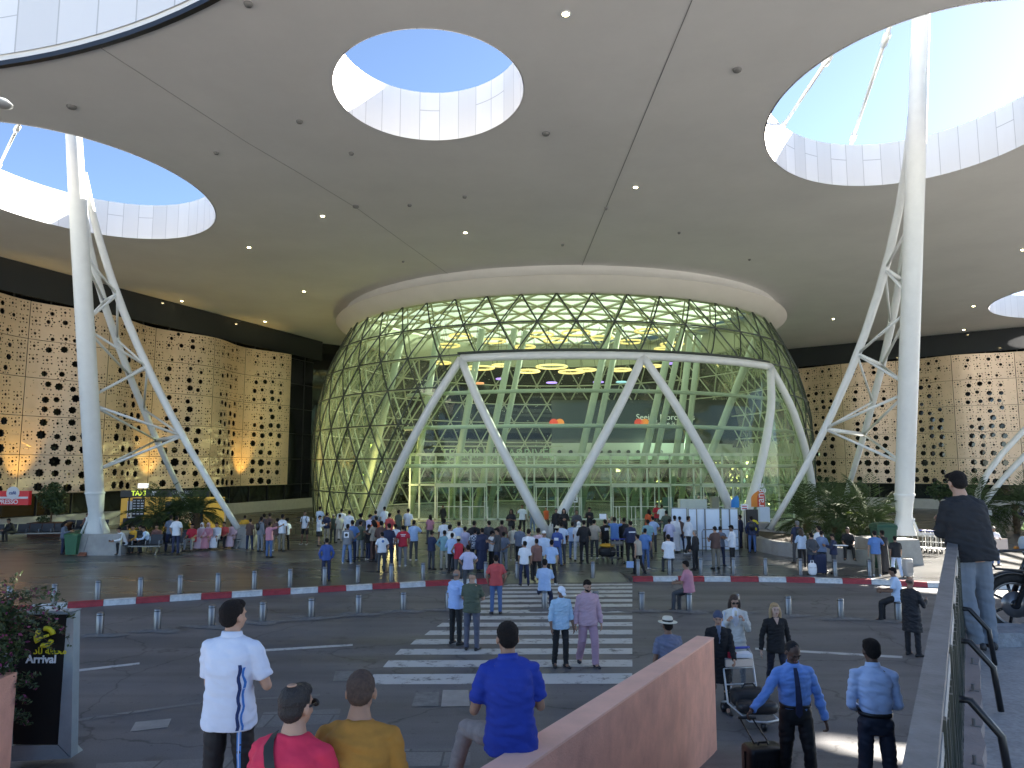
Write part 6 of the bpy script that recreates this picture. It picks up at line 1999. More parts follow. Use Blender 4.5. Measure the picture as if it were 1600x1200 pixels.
suitcase("dark blue suitcase standing by the bollards at the right group", PZ(1281, 897, KZ), 0, .45, .3, .75, plain(C_['nv']), 0)
suitcase("black suitcase behind the third bollard from right", PZ(1258, 895, KZ) + V(.5, .4, 0), 0, .42, .3, .7, M_BAGK)
softbag("shopping_bag", "white bag standing between the bags of the right group", "bag", PZ(1268, 898, KZ) + V(.0, -.1, 0), (.3, .2, .45), M_PAPER)
tag(MB().box((0, 0, 0), (.45, .3, .02)).build("paper_sheet", M_PAPER, None, loc=PD(1313, 852, PZ(1304, 897, KZ).y - .3)), "white paper sheet held by the person leaning over at right", "paper")
o = MB().box((0, 0, 0), (.30, .015, .22)).build("paper_sign", M_PAPER, None, loc=PD(942, 807, PZ(946, 872, KZ).y - .1)); tag(o, "white paper held up above the crowd", "paper")
o = MB().box((0, 0, 0), (.30, .02, .24)).build("paper_sign", mat("bluish_paper", (.35, .5, .8), .6), None, loc=PD(985, 882, PZ(998, 897, KZ).y)); tag(o, "pale blue paper sign held low by the khaki waistcoat", "paper")
o = MB().box((0, 0, 0), (.75, .03, .42)).build("paper_sign", mat("orange_board", (.7, .55, .45), .6), None, loc=PD(1560, 850, PZ(1556, 883, KZ).y - .35)); tag(o, "white and orange board held by the person beyond the motorcycle", "board")
# pale display stands behind the boards, big white info boards near the doors
upright_sign("info_board", "blue and white information board before the third doors", "board", 1036, 1052, 777, 812, mat("info_blue", (.25, .35, .5), .5), .1)
upright_sign("ticket_machine", "grey machine with dark screen behind the white boards", "machine", 1112, 1123, 776, 830, mat("machine_grey", (.3, .3, .28), .5), .5)
# lamp hanging at the left edge
p = PD(2, 163, 14); t = thing("lamp_head", "round grey lamp head poking in at the left edge", "lamp", p)
MB().lathe([(.02, .12), (.12, .10), (.20, .03), (.20, -.01), (.05, -.04)], 24).build("shade", mat("lamp_grey", (.35, .37, .38), .4), t, True)
MB().tube([(-.1, 0, .08), (-3, 0, .0), (-3.2, 0, -13)], .05, 8).build("arm", M_STEEL, t, True)
# ================================================================ FOREGROUND
# pink ramp wall the person in blue sits on
A0, A1 = V(-1.20, 2.97, 2.40), V(2.78, 11.2, 1.66)
d = (A1 - A0); dn = V(d.x, d.y, 0).normalized(); nx_ = V(dn.y, -dn.x, 0)
TW = .24
t = thing("ramp_wall", "sloping pink rendered wall with lighter top, under the seated person in the royal blue polo", "wall", (0, 0, 0))
g = MB(); ns = 20
rows_ = []
for i in range(ns + 1):
    p = A0.lerp(A1, i / ns)
    a, b = p, p + nx_ * TW
    rows_.append([V(a.x, a.y, -.2), V(b.x, b.y, -.2), V(b.x, b.y, b.z - .012), V(a.x, a.y, a.z - .012)])
g.rings(rows_); g.build("wall_body", M_PINK, t)
g = MB(); rows_ = []
for i in range(ns + 1):
    p = A0.lerp(A1, i / ns) + (dn * .004 if i == ns else V(0, 0, 0))
    a, b = p - nx_ * .004, p + nx_ * (TW + .004)
    rows_.append([V(a.x, a.y, p.z - .02), V(b.x, b.y, p.z - .02), V(b.x, b.y, p.z), V(a.x, a.y, p.z)])
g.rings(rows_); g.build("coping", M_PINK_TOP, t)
# terrace the people at the lower left stand and sit on (its edge is under the frame)
t = thing("terrace_wall", "pink terrace wall carrying the persons at the bottom left", "wall", (0, 0, 0))
g = MB(); g.prism([(-5.5, 2.2), (-.85, 2.2), (-.25, 4.6), (-.9, 5.6), (-3.2, 5.6), (-5.5, 5.0)], -.1, 1.47); g.build("wall_body", M_PINK, t)
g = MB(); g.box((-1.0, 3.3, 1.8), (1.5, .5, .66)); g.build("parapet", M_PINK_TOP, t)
# pink wall at the left edge with bougainvillea
t = thing("garden_wall", "pink wall end under the bougainvillea at the left edge", "wall", (0, 0, 0))
X1 = PD(23, 1100, 10.05).x
g = MB(); g.box((X1 - 1.5, 8.05, .70), (3.0, 4.0, 1.5)); g.build("wall_body", M_PINK, t)
t = thing("bougainvillea", "bougainvillea bush with magenta flowers spilling over the pink wall at the left", "shrub", (0, 0, 0))
M_BL = mat("bougainvillea_leaf", (.035, .060, .018), .5, var=.5, vscale=5); M_BF = mat("magenta_bract", (.20, .035, .11), .6, var=.4, vscale=9)
rb_ = random.Random(11)
g = MB(); gf = MB(); st_ = MB()
cl = [((-7.6, 9.6, 2.05), (.85, .8, .58), 3000), ((-6.85, 9.75, 2.12), (.46, .5, .40), 1500), ((-6.8, 10.0, 1.7), (.26, .35, .36), 600), ((-7.7, 9.6, 2.5), (.6, .5, .32), 600), ((-6.75, 10.1, 1.15), (.12, .12, .40), 260), ((-7.6, 9.7, 1.5), (.6, .5, .22), 600)]
for c, rr3, n_ in cl:
    leaves(g, c, rr3, n_, .046, rb_, hollow=.25)
    leaves(gf, c, tuple(a * 1.04 for a in rr3), n_ // 8, .036, rb_, hollow=.8)
def sprig(p, dr, L, droop=.12):
    P = [Vector(p)]; dr = Vector(dr).normalized()
    for k in range(8):
        dr = (dr + V(rb_.uniform(-.12, .12), rb_.uniform(-.1, .1), -droop)).normalized(); P.append(P[-1] + dr * L / 8)
    st_.tube(P, [.008 - .0008 * k for k in range(9)], 4)
    for q in P[1:]:
        leaves(g, q, (.06, .06, .06), 7, .032, rb_)
        if rb_.random() < .3: leaves(gf, q, (.05, .05, .05), 4, .028, rb_)
for i in range(22):
    a = rb_.uniform(-.6, 1.0)
    sprig((-7.0 + rb_.uniform(-.6, .5), 9.8, 2.15 + rb_.uniform(-.1, .25)), (rb_.uniform(.1, .9), rb_.uniform(-.2, .3), rb_.uniform(.0, .9)), rb_.uniform(.5, 1.0), .16)
for i in range(6):
    sprig((-6.75, 10.1, 1.1 + rb_.uniform(-.3, .3)), (rb_.uniform(.3, 1), 0, rb_.uniform(-.2, .3)), rb_.uniform(.2, .4), .05)
for i in range(8):
    st_.tube([(-7.9 + .1 * i, 9.5, 1.3), (-7.8 + .12 * i, 9.6, 1.8), (-7.9 + .18 * i, 9.7, 2.2)], [.02, .015, .008], 5)
g.build("leaves", M_BL, t); gf.build("flowers", M_BF, t); st_.build("branches", M_TRUNK, t)
# arrival sign
t = thing("arrival_sign", "tall black arrival sign in a grey metal frame beside the bougainvillea", "sign", (0, 0, 0))
Ys = 10.6
def SP(x, y, dy=0): return PD(x, y, Ys + dy)
tl, tr, br_, bl_ = SP(20, 961), SP(103, 961), SP(90, 1163), SP(20, 1163)
def slab(name, pts, th, m, par):
    g = MB(); n = len(pts)
    vs = [p for p in pts] + [p + V(0, th, 0) for p in pts]
    g.add(vs, [tuple(range(n)), tuple(range(2 * n - 1, n - 1, -1))] + [(i, i + n, (i + 1) % n + n, (i + 1) % n) for i in range(n)])
    return g.build(name, m, par)
blk = slab("black_panel", [bl_, br_, tr, tl], .10, mat("matt_black_panel", (.012, .012, .012), .6, spec=.2), t)
M_FRAME = mat("grey_sign_frame", (.30, .36, .39), .4, metal=.3, var=.12)
slab("side_frame", [SP(90.5, 1163, -.01), SP(111, 1184, -.01), SP(115, 957, -.01), SP(104, 966, -.01)], .16, M_FRAME, t)
slab("top_frame", [SP(20, 960, -.02), SP(108, 960, -.02), SP(115, 955, -.02), SP(20, 955, -.02)], .2, M_FRAME, t)
slab("base", [SP(18, 1190, .0), SP(110, 1185, .0), SP(90, 1164, .0), SP(18, 1165, .0)], .3, M_FRAME, t)
p = SP(73, 994); gg = emblem(blk, p + V(0, -.02, 0), .115, M_YEL)
p = SP(63, 1030); text("lettering", "Arrival", .155, p + V(.02, -.012, 0), 0, M_PAPER, blk, bold=.004)
p = SP(79, 1017); text("arabic_lettering", "\uFEA9\uFE8E\uFEDF \uFE94\uFEC4\uFEA4\uFEE3", .13, p + V(0, -.012, 0), 0, M_YEL, blk, bold=.002)

# ---------------------------------------------------------------- elevated walkway with railing
WZ = 2.36
R0, R1 = V(.36, .9, 3.24), V(4.72, 7.85, 3.44)
rd = (R1 - R0); rn2 = V(rd.x, rd.y, 0).normalized(); rs = V(rn2.y, -rn2.x, 0)   # rs points to the walkway side
M_WALK = ground_mat("rough_walkway_concrete", (.34, .325, .31), (.48, .46, .44), .85, .06, 1.5, bump=1.0, fine=35)
K0, K1 = V(R0.x, R0.y, 0), V(R1.x, R1.y, 0)
g = MB()
pl4 = [K0 + rs * .02, K0 + rs * 6 + V(0, -1, 0), V(14, 8.85, 0), K1 + rs * .02]
vs = []
NX, NY = 24, 40
for j in range(NY + 1):
    for i in range(NX + 1):
        a = (K0 + rs * .02).lerp(K1 + rs * .02, j / NY); b = (K0 + rs * 7).lerp(V(14, 8.85, 0), j / NY)
        p = a.lerp(b, i / NX); vs.append(V(p.x, p.y, WZ + .006 * noise.noise(p * 2)))
g.add(vs, [(j * (NX + 1) + i, j * (NX + 1) + i + 1, (j + 1) * (NX + 1) + i + 1, (j + 1) * (NX + 1) + i) for j in range(NY) for i in range(NX)])
tag(g.build("walkway", M_WALK), kind="structure")
t = thing("retaining_wall", "concrete retaining wall and kerb carrying the dark railing", "wall", (0, 0, 0))
g = MB()
def along(off0, off1, z0, z1, ns=12, jag=0):
    rows_ = []
    for i in range(ns + 1):
        p = K0.lerp(K1, i / ns)
        jj = .012 * math.sin(i * 9.7) * jag
        a, b = p + rs * off0, p + rs * (off1 + jj)
        rows_.append([V(a.x, a.y, z0), V(b.x, b.y, z0), V(b.x, b.y, z1), V(a.x, a.y, z1)])
    return rows_
g.rings(along(-.16, .0, -.05, WZ + .02)); g.build("wall_body", M_CONC_D, t)
g = MB(); g.rings(along(-.14, .15, WZ - .08, WZ + .10, 30, 1)); g.build("kerb_strip", mat("pinkish_kerb", (.34, .27, .24), .8, var=.15, bump=.4, bscale=60), t)
M_RAILW = mat("weathered_rail", (.17, .16, .15), .5, var=.35, vscale=5, bump=.2, bscale=40)
M_RAILE = mat("pale_rail_edge", (.34, .34, .33), .5, var=.2, vscale=6)
M_GRN = mat("dark_green_rail_paint", (.012, .022, .018), .35, spec=.6)
t = thing("railing", "weathered metal railing with broad handrail and dark green bars at the right", "railing", (0, 0, 0))
# broad handrail, slightly tilted
rows_ = []
for i in range(13):
    p = R0.lerp(R1, i / 12)
    a, b = p - rs * .055, p + rs * .035
    rows_.append([V(a.x, a.y, p.z - .03), V(b.x, b.y, p.z - .05), V(b.x, b.y, p.z - .008), V(a.x, a.y, p.z)])
g = MB(); g.rings(rows_); g.build("handrail", M_RAILW, t)
L = rd.length
nseg = 7
g = MB()
for k in range(nseg):     # pale infill pieces under the handrail, separated by posts
    a = R0.lerp(R1, (k + .06) / nseg) + rs * .02; b = R0.lerp(R1, (k + .90) / nseg) + rs * .02
    g.beam(a + V(0, 0, -.10), b + V(0, 0, -.10), .035, .075)
g.build("under_rail", M_RAILE, t)
for k in range(nseg + 1):
    p = R0.lerp(R1, min(.998, k / nseg))
    g = MB(); g.beam(V(p.x, p.y, WZ + .08) + rs * .02, p + rs * .02 + V(0, 0, -.05), .05, .05, up=tuple(rs))
    g.build("post", M_GRN, t)
nb = 70
rbb = random.Random(2)
for k in range(nb):
    q = R0.lerp(R1, (k + .5) / nb)
    g = MB(); lean_ = rs * rbb.uniform(-.01, .01)
    g.beam(V(q.x, q.y, WZ + .10) + rs * .03, q + rs * .03 + lean_ + V(0, 0, -.14), .028, .028, up=tuple(rs))
    g.build("bar", M_GRN, t)
g = MB(); g.beam(V(R0.x, R0.y, WZ + .2) + rs * .03, V(R1.x, R1.y, WZ + .2) + rs * .03, .045, .03, up=tuple(rs)); g.build("bottom_rail", M_GRN, t)
for s in (.30, .50, .70, .88):   # cranked braces bolted on the walkway
    p = R0.lerp(R1, s); b0 = V(p.x, p.y, 0)
    g = MB()
    g.tube([b0 + rs * .04 + V(0, 0, WZ + .50), b0 + rs * .10 + V(0, 0, WZ + .50), b0 + rs * .24 + V(0, 0, WZ + .33), b0 + rs * .27 + V(0, 0, WZ + .02)], .022, 8)
    g.build("brace", M_BLACK, t, True)
for s in (.2, .27, .35, .43, .52, .61, .72, .83):
    p = R0.lerp(R1, s); b0 = V(p.x, p.y, WZ + .10)
    g = MB(); g.tube([b0 + rs * .10, b0 + rs * .10 + V(0, 0, .05)], .010, 6); g.beam(b0 + rs * .08, b0 + rs * .14, .03, .006)
    g.build("anchor_bolt", M_STEEL, t)
# concrete block by the motorcycle
tl_ = PZ(1542, 1012, WZ)
tag(MB().box((0, 0, 0), (.9, .45, .14), rz=R(4)).build("concrete_block", mat("pale_block", (.30, .31, .33), .8, var=.3, vscale=6, bump=.8, bscale=30), None, loc=(tl_.x + .42, tl_.y + .25, WZ + .07)), "rough pale concrete block on the walkway under the motorcycle wheel", "block")

# ---------------------------------------------------------------- motorcycle, front wheel in view
t = thing("motorcycle", "black motorcycle parked on the walkway, cut by the right edge", "motorcycle", (PD(1583, 930, 8.1).x, 8.1, WZ + .0), R(-14))
M_TYRE = mat("tyre", (.015, .015, .015), .75, bump=.5, bscale=60); M_BLKG = mat("glossy_black", (.01, .01, .011), .12, spec=.7)
def ringtube(c, r_, rt, n=30, m=8):
    return [V(c[0] + r_ * math.cos(2 * math.pi * i / n), c[1], c[2] + r_ * math.sin(2 * math.pi * i / n)) for i in range(n + 1)]
def wheel_(x, nm):
    w_ = MB().tube(ringtube((x, 0, .34), .285, .055), .058, 10, cap=False).build(nm, M_TYRE, t, True)
    MB().tube(ringtube((x, 0, .34), .225, .02), .018, 8, cap=False).build("rim", M_STEEL, w_, True)
    g = MB()
    for i in range(7):
        a = 2 * math.pi * i / 7; g.tube([(x + .04 * math.cos(a), 0, .34 + .04 * math.sin(a)), (x + .22 * math.cos(a), 0, .34 + .22 * math.sin(a))], .016, 6)
    g.tube([(x, -.06, .34), (x, .06, .34)], .05, 12)
    g.build("spokes", M_BLKG, w_, True)
    g = MB(); g.tube([(x, -.045, .34), (x, -.04, .34)], .14, 20); g.build("brake_disc", M_STEEL, w_, True)
wheel_(0, "front_wheel"); wheel_(1.42, "rear_wheel")
g = MB(); rows_ = []
for i in range(13):
    a = R(25 + 130 * i / 12); c = V(.36 * math.cos(a), 0, .34 + .36 * math.sin(a))
    rows_.append([c + V(0, -.075, 0) - V(math.cos(a), 0, math.sin(a)) * .03, c, c + V(0, .075, 0) - V(math.cos(a), 0, math.sin(a)) * .03, c - V(math.cos(a), 0, math.sin(a)) * .02])
g.rings(rows_); g.build("front_fender", M_BLKG, t, True)
g = MB()
for s in (-.09, .09): g.tube([(0, s, .34), (.16, s, .75), (.30, s, 1.05)], [.028, .026, .024], 10)
g.build("front_fork", M_BLKG, t, True)
g = MB(); g.rings([[V(.36 + .10 * (1 - k) * 0 + dx, sy * w_, z) for sy, z in ((-1, zc - hh_), (1, zc - hh_), (1, zc + hh_), (-1, zc + hh_))] for dx, w_, zc, hh_, k in ((-.24, .05, .98, .05, 0), (-.18, .14, .98, .13, 0), (-.02, .17, 1.0, .16, 0), (.12, .12, 1.02, .10, 0))])
g.build("headlight_cowl", M_BLKG, t)
g = MB(); g.ball((.135, 0, .98), (.03, .11, .09), 14, 8); g.build("headlight", mat("headlight_glass", (.45, .55, .65), .08, spec=.8), t, True)
g = MB(); g.rings([[V(.16, -.12, 1.12), V(.16, .12, 1.12)], [V(.22, -.15, 1.22), V(.22, .15, 1.22)], [V(.30, -.12, 1.33), V(.30, .12, 1.33)]], 0, False, False); g.build("windscreen", glassmat("tinted_screen", (.35, .4, .45), .15), t)
g = MB(); g.tube([(.38, -.40, 1.10), (.32, -.2, 1.14), (.30, 0, 1.08), (.32, .2, 1.14), (.38, .40, 1.10)], .014, 8); g.build("handlebar", M_BLACK, t, True)
for s in (-1, 1):
    g = MB(); g.tube([(.33, s * .22, 1.14), (.27, s * .30, 1.28)], .008, 6); g.ball((.26, s * .33, 1.31), (.02, .07, .045), 12, 8); g.build("mirror", M_BLKG, t, True)
    g = MB(); g.tube([(.38, s * .30, 1.11), (.41, s * .44, 1.09)], .02, 8); g.build("grip", M_BLACK, t, True)
    g = MB(); g.ball((.14, s * .2, .92), (.03, .03, .02), 8, 6); g.build("indicator", mat("amber_lens", (.6, .22, .02), .3), t, True)
g = MB(); g.rings([sring(V(x, 0, z), w_, h_, V(0, 1, 0), V(0, 0, 1), 16) for x, z, w_, h_ in ((.36, .92, .07, .07), (.48, .93, .16, .14), (.70, .93, .17, .13), (.86, .84, .11, .07))]); g.build("tank", M_BLKG, t, True)
g = MB(); g.rings([sring(V(x, 0, z), w_, h_, V(0, 1, 0), V(0, 0, 1), 14) for x, z, w_, h_ in ((.82, .82, .08, .04), (1.0, .82, .14, .05), (1.3, .86, .13, .06), (1.62, .95, .08, .04))]); g.build("seat", M_SEAT, t, True)
g = MB(); g.box((.66, 0, .50), (.42, .26, .34)); g.tube([(.5, -.13, .45), (.8, -.16, .3), (1.3, -.18, .35), (1.7, -.18, .5)], .04, 8); g.tube([(.35, 0, .9), (.5, 0, .4), (.9, 0, .3), (1.42, 0, .34)], .03, 8); g.build("engine", mat("engine_grey", (.10, .10, .10), .4, metal=.5), t, True)
g = MB(); g.rings([sring(V(x, 0, z), w_, h_, V(0, 1, 0), V(0, 0, 1), 10) for x, z, w_, h_ in ((1.1, .62, .1, .03), (1.45, .74, .1, .03), (1.75, .62, .08, .02))]); g.build("rear_fender", M_BLKG, t, True)
g = MB(); g.tube([(.7, .1, .35), (.74, .28, .012)], .014, 6); g.build("side_stand", M_STEEL, t)
# side crash bar seen left of the front end
g = MB(); g.tube([(.10, -.25, .95), (-.22, -.25, .92), (-.30, -.25, .84), (-.24, -.25, .74), (.15, -.25, .72)], .014, 6); g.build("crash_bar", M_BLACK, t, True)

# ================================================================ FOREGROUND PEOPLE
pose("fg_white", lean=(0, -.02), aL=((-.10, .25, -1), (.75, .75, .15)), aR=((.36, .12, -1), (-.65, .75, .25)), head=(-22, 0), lL=((-.05, 0, -1), (-.02, -.02, -1)), lR=((.08, .04, -1), (.02, -.04, -1)))
pose("fg_sit", lean=(0, .14), sit=True, lL=((-.2, 1, -.02), (-.05, .05, -1)), lR=((.2, 1, -.02), (.05, .05, -1)), aL=((-.28, .35, -1), (.25, 1, -.1)), aR=((.28, .35, -1), (-.25, 1, -.1)), head=(-14, -2))
pose("fg_sit2", lean=(-.02, .18), sit=True, lL=((-.2, 1, -.02), (-.05, .05, -1)), lR=((.2, 1, -.02), (.05, .05, -1)), aL=((-.14, .25, -1), (.25, 1, -.1)), aR=((.20, .12, -1), (-.1, .9, -.3)), head=(6, -10))
pose("fg_blue", lean=(-.03, .05), sit=True, lL=((-.45, .85, -.15), (-.25, .25, -1)), lR=((.15, .95, -.15), (.05, .1, -1)), aL=((-.28, .10, -1), (.30, .95, .10)), aR=((.26, .10, -1), (-.15, .95, .05)), head=(4, -14))
pose("fg_rail", lean=(-.04, .12), aL=((-.06, .35, -1), (.65, .75, .10)), aR=((.22, .35, -1), (-.75, .75, .35)), lL=((-.03, -.03, -1), (.10, -.14, -1)), lR=((.06, .0, -1), (-.07, -.16, -1)), head=(-14, -18))
pose("fg_suit", lean=(.03, .05), aL=((-.38, -.05, -1), (-.18, .22, -1)), aR=((.62, .25, -.85), (.72, .45, -.55)), lL=((-.05, .25, -1), (-.02, -.10, -1)), lR=((.07, .0, -1), (.03, -.30, -1)), head=(14, -30), grip=.9)
pose("fg_back", lean=(0, .0), aL=((-.20, -.02, -1), (.40, .75, -.35)), aR=((.20, .0, -1), (-.42, .80, -.3)), head=(2, -12))
pose("fg_cart", lean=(0, .05), aL=((-.16, .22, -1), (.0, .8, -.55)), aR=((.16, .22, -1), (.0, .8, -.55)), head=(-6, -8), lL=((-.04, .22, -1), (-.02, -.12, -1)), lR=((.04, -.08, -1), (.02, -.40, -1)), grip=.9)
pose("fg_eat", aL=((-.22, .30, -1), (.42, .55, .85)), aR=((.28, .20, -1), (-.45, .60, .75)), head=(8, -18), lL=((-.04, .15, -1), (-.01, -.10, -1)), lR=((.04, -.05, -1), (.02, -.30, -1)), grip=1.0)
pose("fg_blonde", aL=((-.22, -.12, -1), (-.10, .15, -1)), aR=((.30, -.05, -1), (.12, .10, -1)), head=(0, 0), lL=((-.05, .25, -1), (-.02, -.15, -1)), lR=((.05, -.12, -1), (.02, -.40, -1)))
pose("fg_old", lean=(0, .10), aL=((-.22, .0, -1), (-.12, .25, -1)), aR=((.25, .0, -1), (.02, .30, -1)), head=(10, -35), lL=((-.04, .12, -1), (-.01, -.06, -1)), lR=((.04, -.02, -1), (.02, -.20, -1)))
pose("fg_hood", aL=((-.25, .08, -1), (-.08, .22, -1)), aR=((.25, -.02, -1), (.10, .20, -1)), head=(12, -20), lL=((-.06, .28, -1), (-.03, -.02, -1)), lR=((.06, -.02, -1), (.04, -.55, -1)))
FG = "persons in the foreground"
def stand(x, yh, Y, h, **k):
    p = PD(x, yh, Y); return V(p.x, Y, p.z - h)
def collar(root, J, m, r_=.072, name="collar"):
    mb = MB(); c = J['neck'] + J['up'] * .005; n = 18; rs_ = []
    for rr2, dz in ((r_ * 1.12, -.012), (r_ * 1.0, .030), (r_ * .92, .028)):
        rs_.append([c + J['ax'] * (rr2 * math.cos(a)) + J['ay'] * (rr2 * .95 * math.sin(a)) + J['up'] * (dz - .012 * math.sin(a)) for a in [2 * math.pi * i / n for i in range(n)]])
    mb.rings(rs_, 0, False); add_to(root, name, mb, m)
# -- person in white polo
M_WPOLO = mat("white_polo_cloth", (.62, .68, .80), .8, var=.03, vscale=10, bump=.4, bscale=8)
r_, J, M = person(stand(366, 934, 5.7, 1.80), -6, "person standing in white polo with striped sleeve and black track trousers, seen from behind", 1.80, 'fg_white', 'w', 'bk', hi=True, kw=.93, bulk=1.051, fold=.55, topm=M_WPOLO, botm=plain((.008, .008, .010)), group=FG, skin=0)
collar(r_, J, M_WPOLO)
def stripe(root, pts, w_, m, name, nrm=V(.6, -1, 0)):
    mb = MB(); vs = []
    for i, p in enumerate(pts):
        d_ = (pts[min(i + 1, len(pts) - 1)] - pts[max(0, i - 1)]).normalized(); s_ = d_.cross(nrm).normalized()
        vs += [p - s_ * w_ / 2, p + s_ * w_ / 2]
    mb.add(vs, [(2 * i, 2 * i + 1, 2 * i + 3, 2 * i + 2) for i in range(len(pts) - 1)])
    return add_to(root, name, mb, m)
def surf_stripe(root, obj_name, xs, z0, z1, w_, m, name, side=1, n=16, off=.004):
    """lay a stripe on a clothing child by casting onto it"""
    o = [c for c in root.children if c.name.split('.')[0] == obj_name][0]
    from mathutils.bvhtree import BVHTree
    me = o.data; bv = BVHTree.FromPolygons([v.co for v in me.vertices], [tuple(p.vertices) for p in me.polygons])
    mb = MB(); vs = []
    for i in range(n + 1):
        z = z0 + (z1 - z0) * i / n
        for e in (-1, 1):
            x = xs(i / n) + e * w_ / 2
            hit = bv.ray_cast(V(x, -1, z), V(0, 1, 0))
            c = hit[0] if hit[0] is not None else (vs[-2] if len(vs) > 1 else V(x, -.1, z))
            vs.append(Vector(c) + V(0, -off, 0))
    mb.add(vs, [(2 * i, 2 * i + 1, 2 * i + 3, 2 * i + 2) for i in range(n)])
    return add_to(root, name, mb, m)
hz = J['hip'].z
surf_stripe(r_, 'shirt', lambda t_: .125 + .006 * math.sin(t_ * 22), hz - .09, hz + .36, .020, plain((.01, .03, .12)), "side_stripe")
surf_stripe(r_, 'shirt', lambda t_: .150 + .006 * math.sin(t_ * 18 + 1), hz - .09, hz + .34, .012, plain((.03, .16, .50)), "side_stripe")
surf_stripe(r_, 'trousers', lambda t_: .118 - .01 * t_, hz - .10, hz - .80, .030, plain((.05, .22, .62)), "side_stripe")
surf_stripe(r_, 'trousers', lambda t_: .118 - .01 * t_, hz - .10, hz - .80, .010, plain((.45, .55, .75)), "side_stripe", off=.007)
# -- person in red with strap
M_REDS2 = mat("crimson_cloth", (.62, .025, .075), .8, var=.04, bump=.4, bscale=8)
seat = PD(450, 1078, 3.95); h_ = 1.72
P_ = POSES['fg_sit']; Jt = solve(P_); topz = (Jt['hc'].z + .115) * h_ / 1.74
r_, J, M = person(V(seat.x, 3.95, seat.z - topz), -12, "person in crimson tee with black cross-body strap and sunglasses, seated at the bottom", h_, 'fg_sit', 'rd', 'dg', hi=True, kw=1.08, bulk=1.04, topm=M_REDS2, group=FG, skin=0, hairm=mat("thinning_hair", (.02, .017, .016), .5, bump=.6, bscale=120))
mb = MB(); E(mb, M, (0, -.045, .118), (.026, .030, .009)); add_to(r_, "bald_patch", mb, SKIN[0])
mb = MB()
for s in (-1, 1): mb.tube([M @ V(s * .080, .0, .006), M @ V(s * .074, .07, .010)], .006, 6)
for s in (-1, 1): E(mb, M, (s * .040, .098, .004), (.034, .010, .022), 12, 8)
add_to(r_, "sunglasses", mb, M_BLACK)
from mathutils.bvhtree import BVHTree
def wrap_strap(root, J, a, b, w_, m, name):
    o = [c for c in root.children if c.name.split('.')[0] == 'shirt'][0]; me = o.data
    bv = BVHTree.FromPolygons([v.co for v in me.vertices], [tuple(p.vertices) for p in me.polygons])
    mb = MB(); vs = []; n = 20
    for i in range(n + 1):
        p = Vector(a).lerp(Vector(b), i / n)
        d_ = (Vector(b) - Vector(a)).normalized(); up_ = V(-d_.z, 0, d_.x)
        for e in (-1, 1):
            q = p + up_ * e * w_ / 2; hit = bv.ray_cast(V(q.x, q.y - 1, q.z), V(0, 1, 0))
            c = hit[0] if hit[0] is not None else q
            vs.append(Vector(c) + V(0, -.018, 0))
    mb.add(vs, [(2 * i, 2 * i + 1, 2 * i + 3, 2 * i + 2) for i in range(n)])
    add_to(root, name, mb, m)
nk = J['neck']
wrap_strap(r_, J, (-.095, nk.y, nk.z + .015), (.20, nk.y, nk.z - .46), .050, plain((.02, .022, .02)), "bag_strap")
# -- person in mustard
M_MUST = mat("mustard_cloth", (.36, .17, .025), .85, var=.08, vscale=14, bump=.4, bscale=8)
P_ = POSES['fg_sit2']; Jt = solve(P_); topz = (Jt['hc'].z + .105) * 1.78 / 1.74
seat = PD(557, 1060, 4.1)
r_, J, M = person(V(seat.x, 4.1, seat.z - topz), -6, "person in mustard tee with shaved head, seated at the bottom", 1.78, 'fg_sit2', 'mu', 'dg', hi=True, kw=1.04, bulk=1.03, topm=M_MUST, hair='buzz', hairm=mat("cropped_hair", (.060, .038, .028), .85, var=.3, vscale=60), group=FG, skin=1)
# -- person in royal blue polo on the pink wall
M_BPOLO = mat("royal_blue_cloth", (.010, .035, .30), .8, var=.06, vscale=10, bump=.4, bscale=8)
P_ = POSES['fg_blue']
t_wall = (5.52 - A0.y) / (A1.y - A0.y); wp = A0.lerp(A1, t_wall) + nx_ * .10
seat = PD(800, 1158, 5.5)
r_, J, M = person(V(seat.x - .01, 5.52, wp.z - .005), 8, "person in royal blue polo sitting on the sloping pink wall, seen from behind", 1.74, 'fg_blue', 'bl', 'gr', hi=True, kw=.97, bulk=1.03, topm=M_BPOLO, botm=mat("grey_striped_trousers", (.22, .20, .20), .8, var=.2, vscale=10), group=FG, skin=1, pivot_seat=True)
collar(r_, J, M_BPOLO)
# -- person in black sweater at the railing
r_, J, M = person(stand(1508, 733, 7.45, 1.76), 8, "person in black sweater and grey-blue trousers leaning on the railing, seen from behind", 1.76, 'fg_rail', 'bk', 'gr', sleeve='long', hi=True, kw=1.06, bulk=1.14, topm=mat("black_sweater", (.014, .015, .018), .85, bump=.2, bscale=120), botm=mat("grey_blue_trousers", (.17, .20, .24), .85, var=.06, bump=.1, bscale=120), legs='loose', hair='short', group=FG, skin=0, shoes=0)
mb = MB(); E(mb, M, (-.01, .02, .094), (.066, .070, .032)); E(mb, M, (-.062, .04, .088), (.030, .035, .022)); me = fuse(mb, .007, 1, .004); o = bpy.data.objects.new("hair_tuft", me); COL.objects.link(o); o.parent = r_; setmat(o, HAIRC[0])
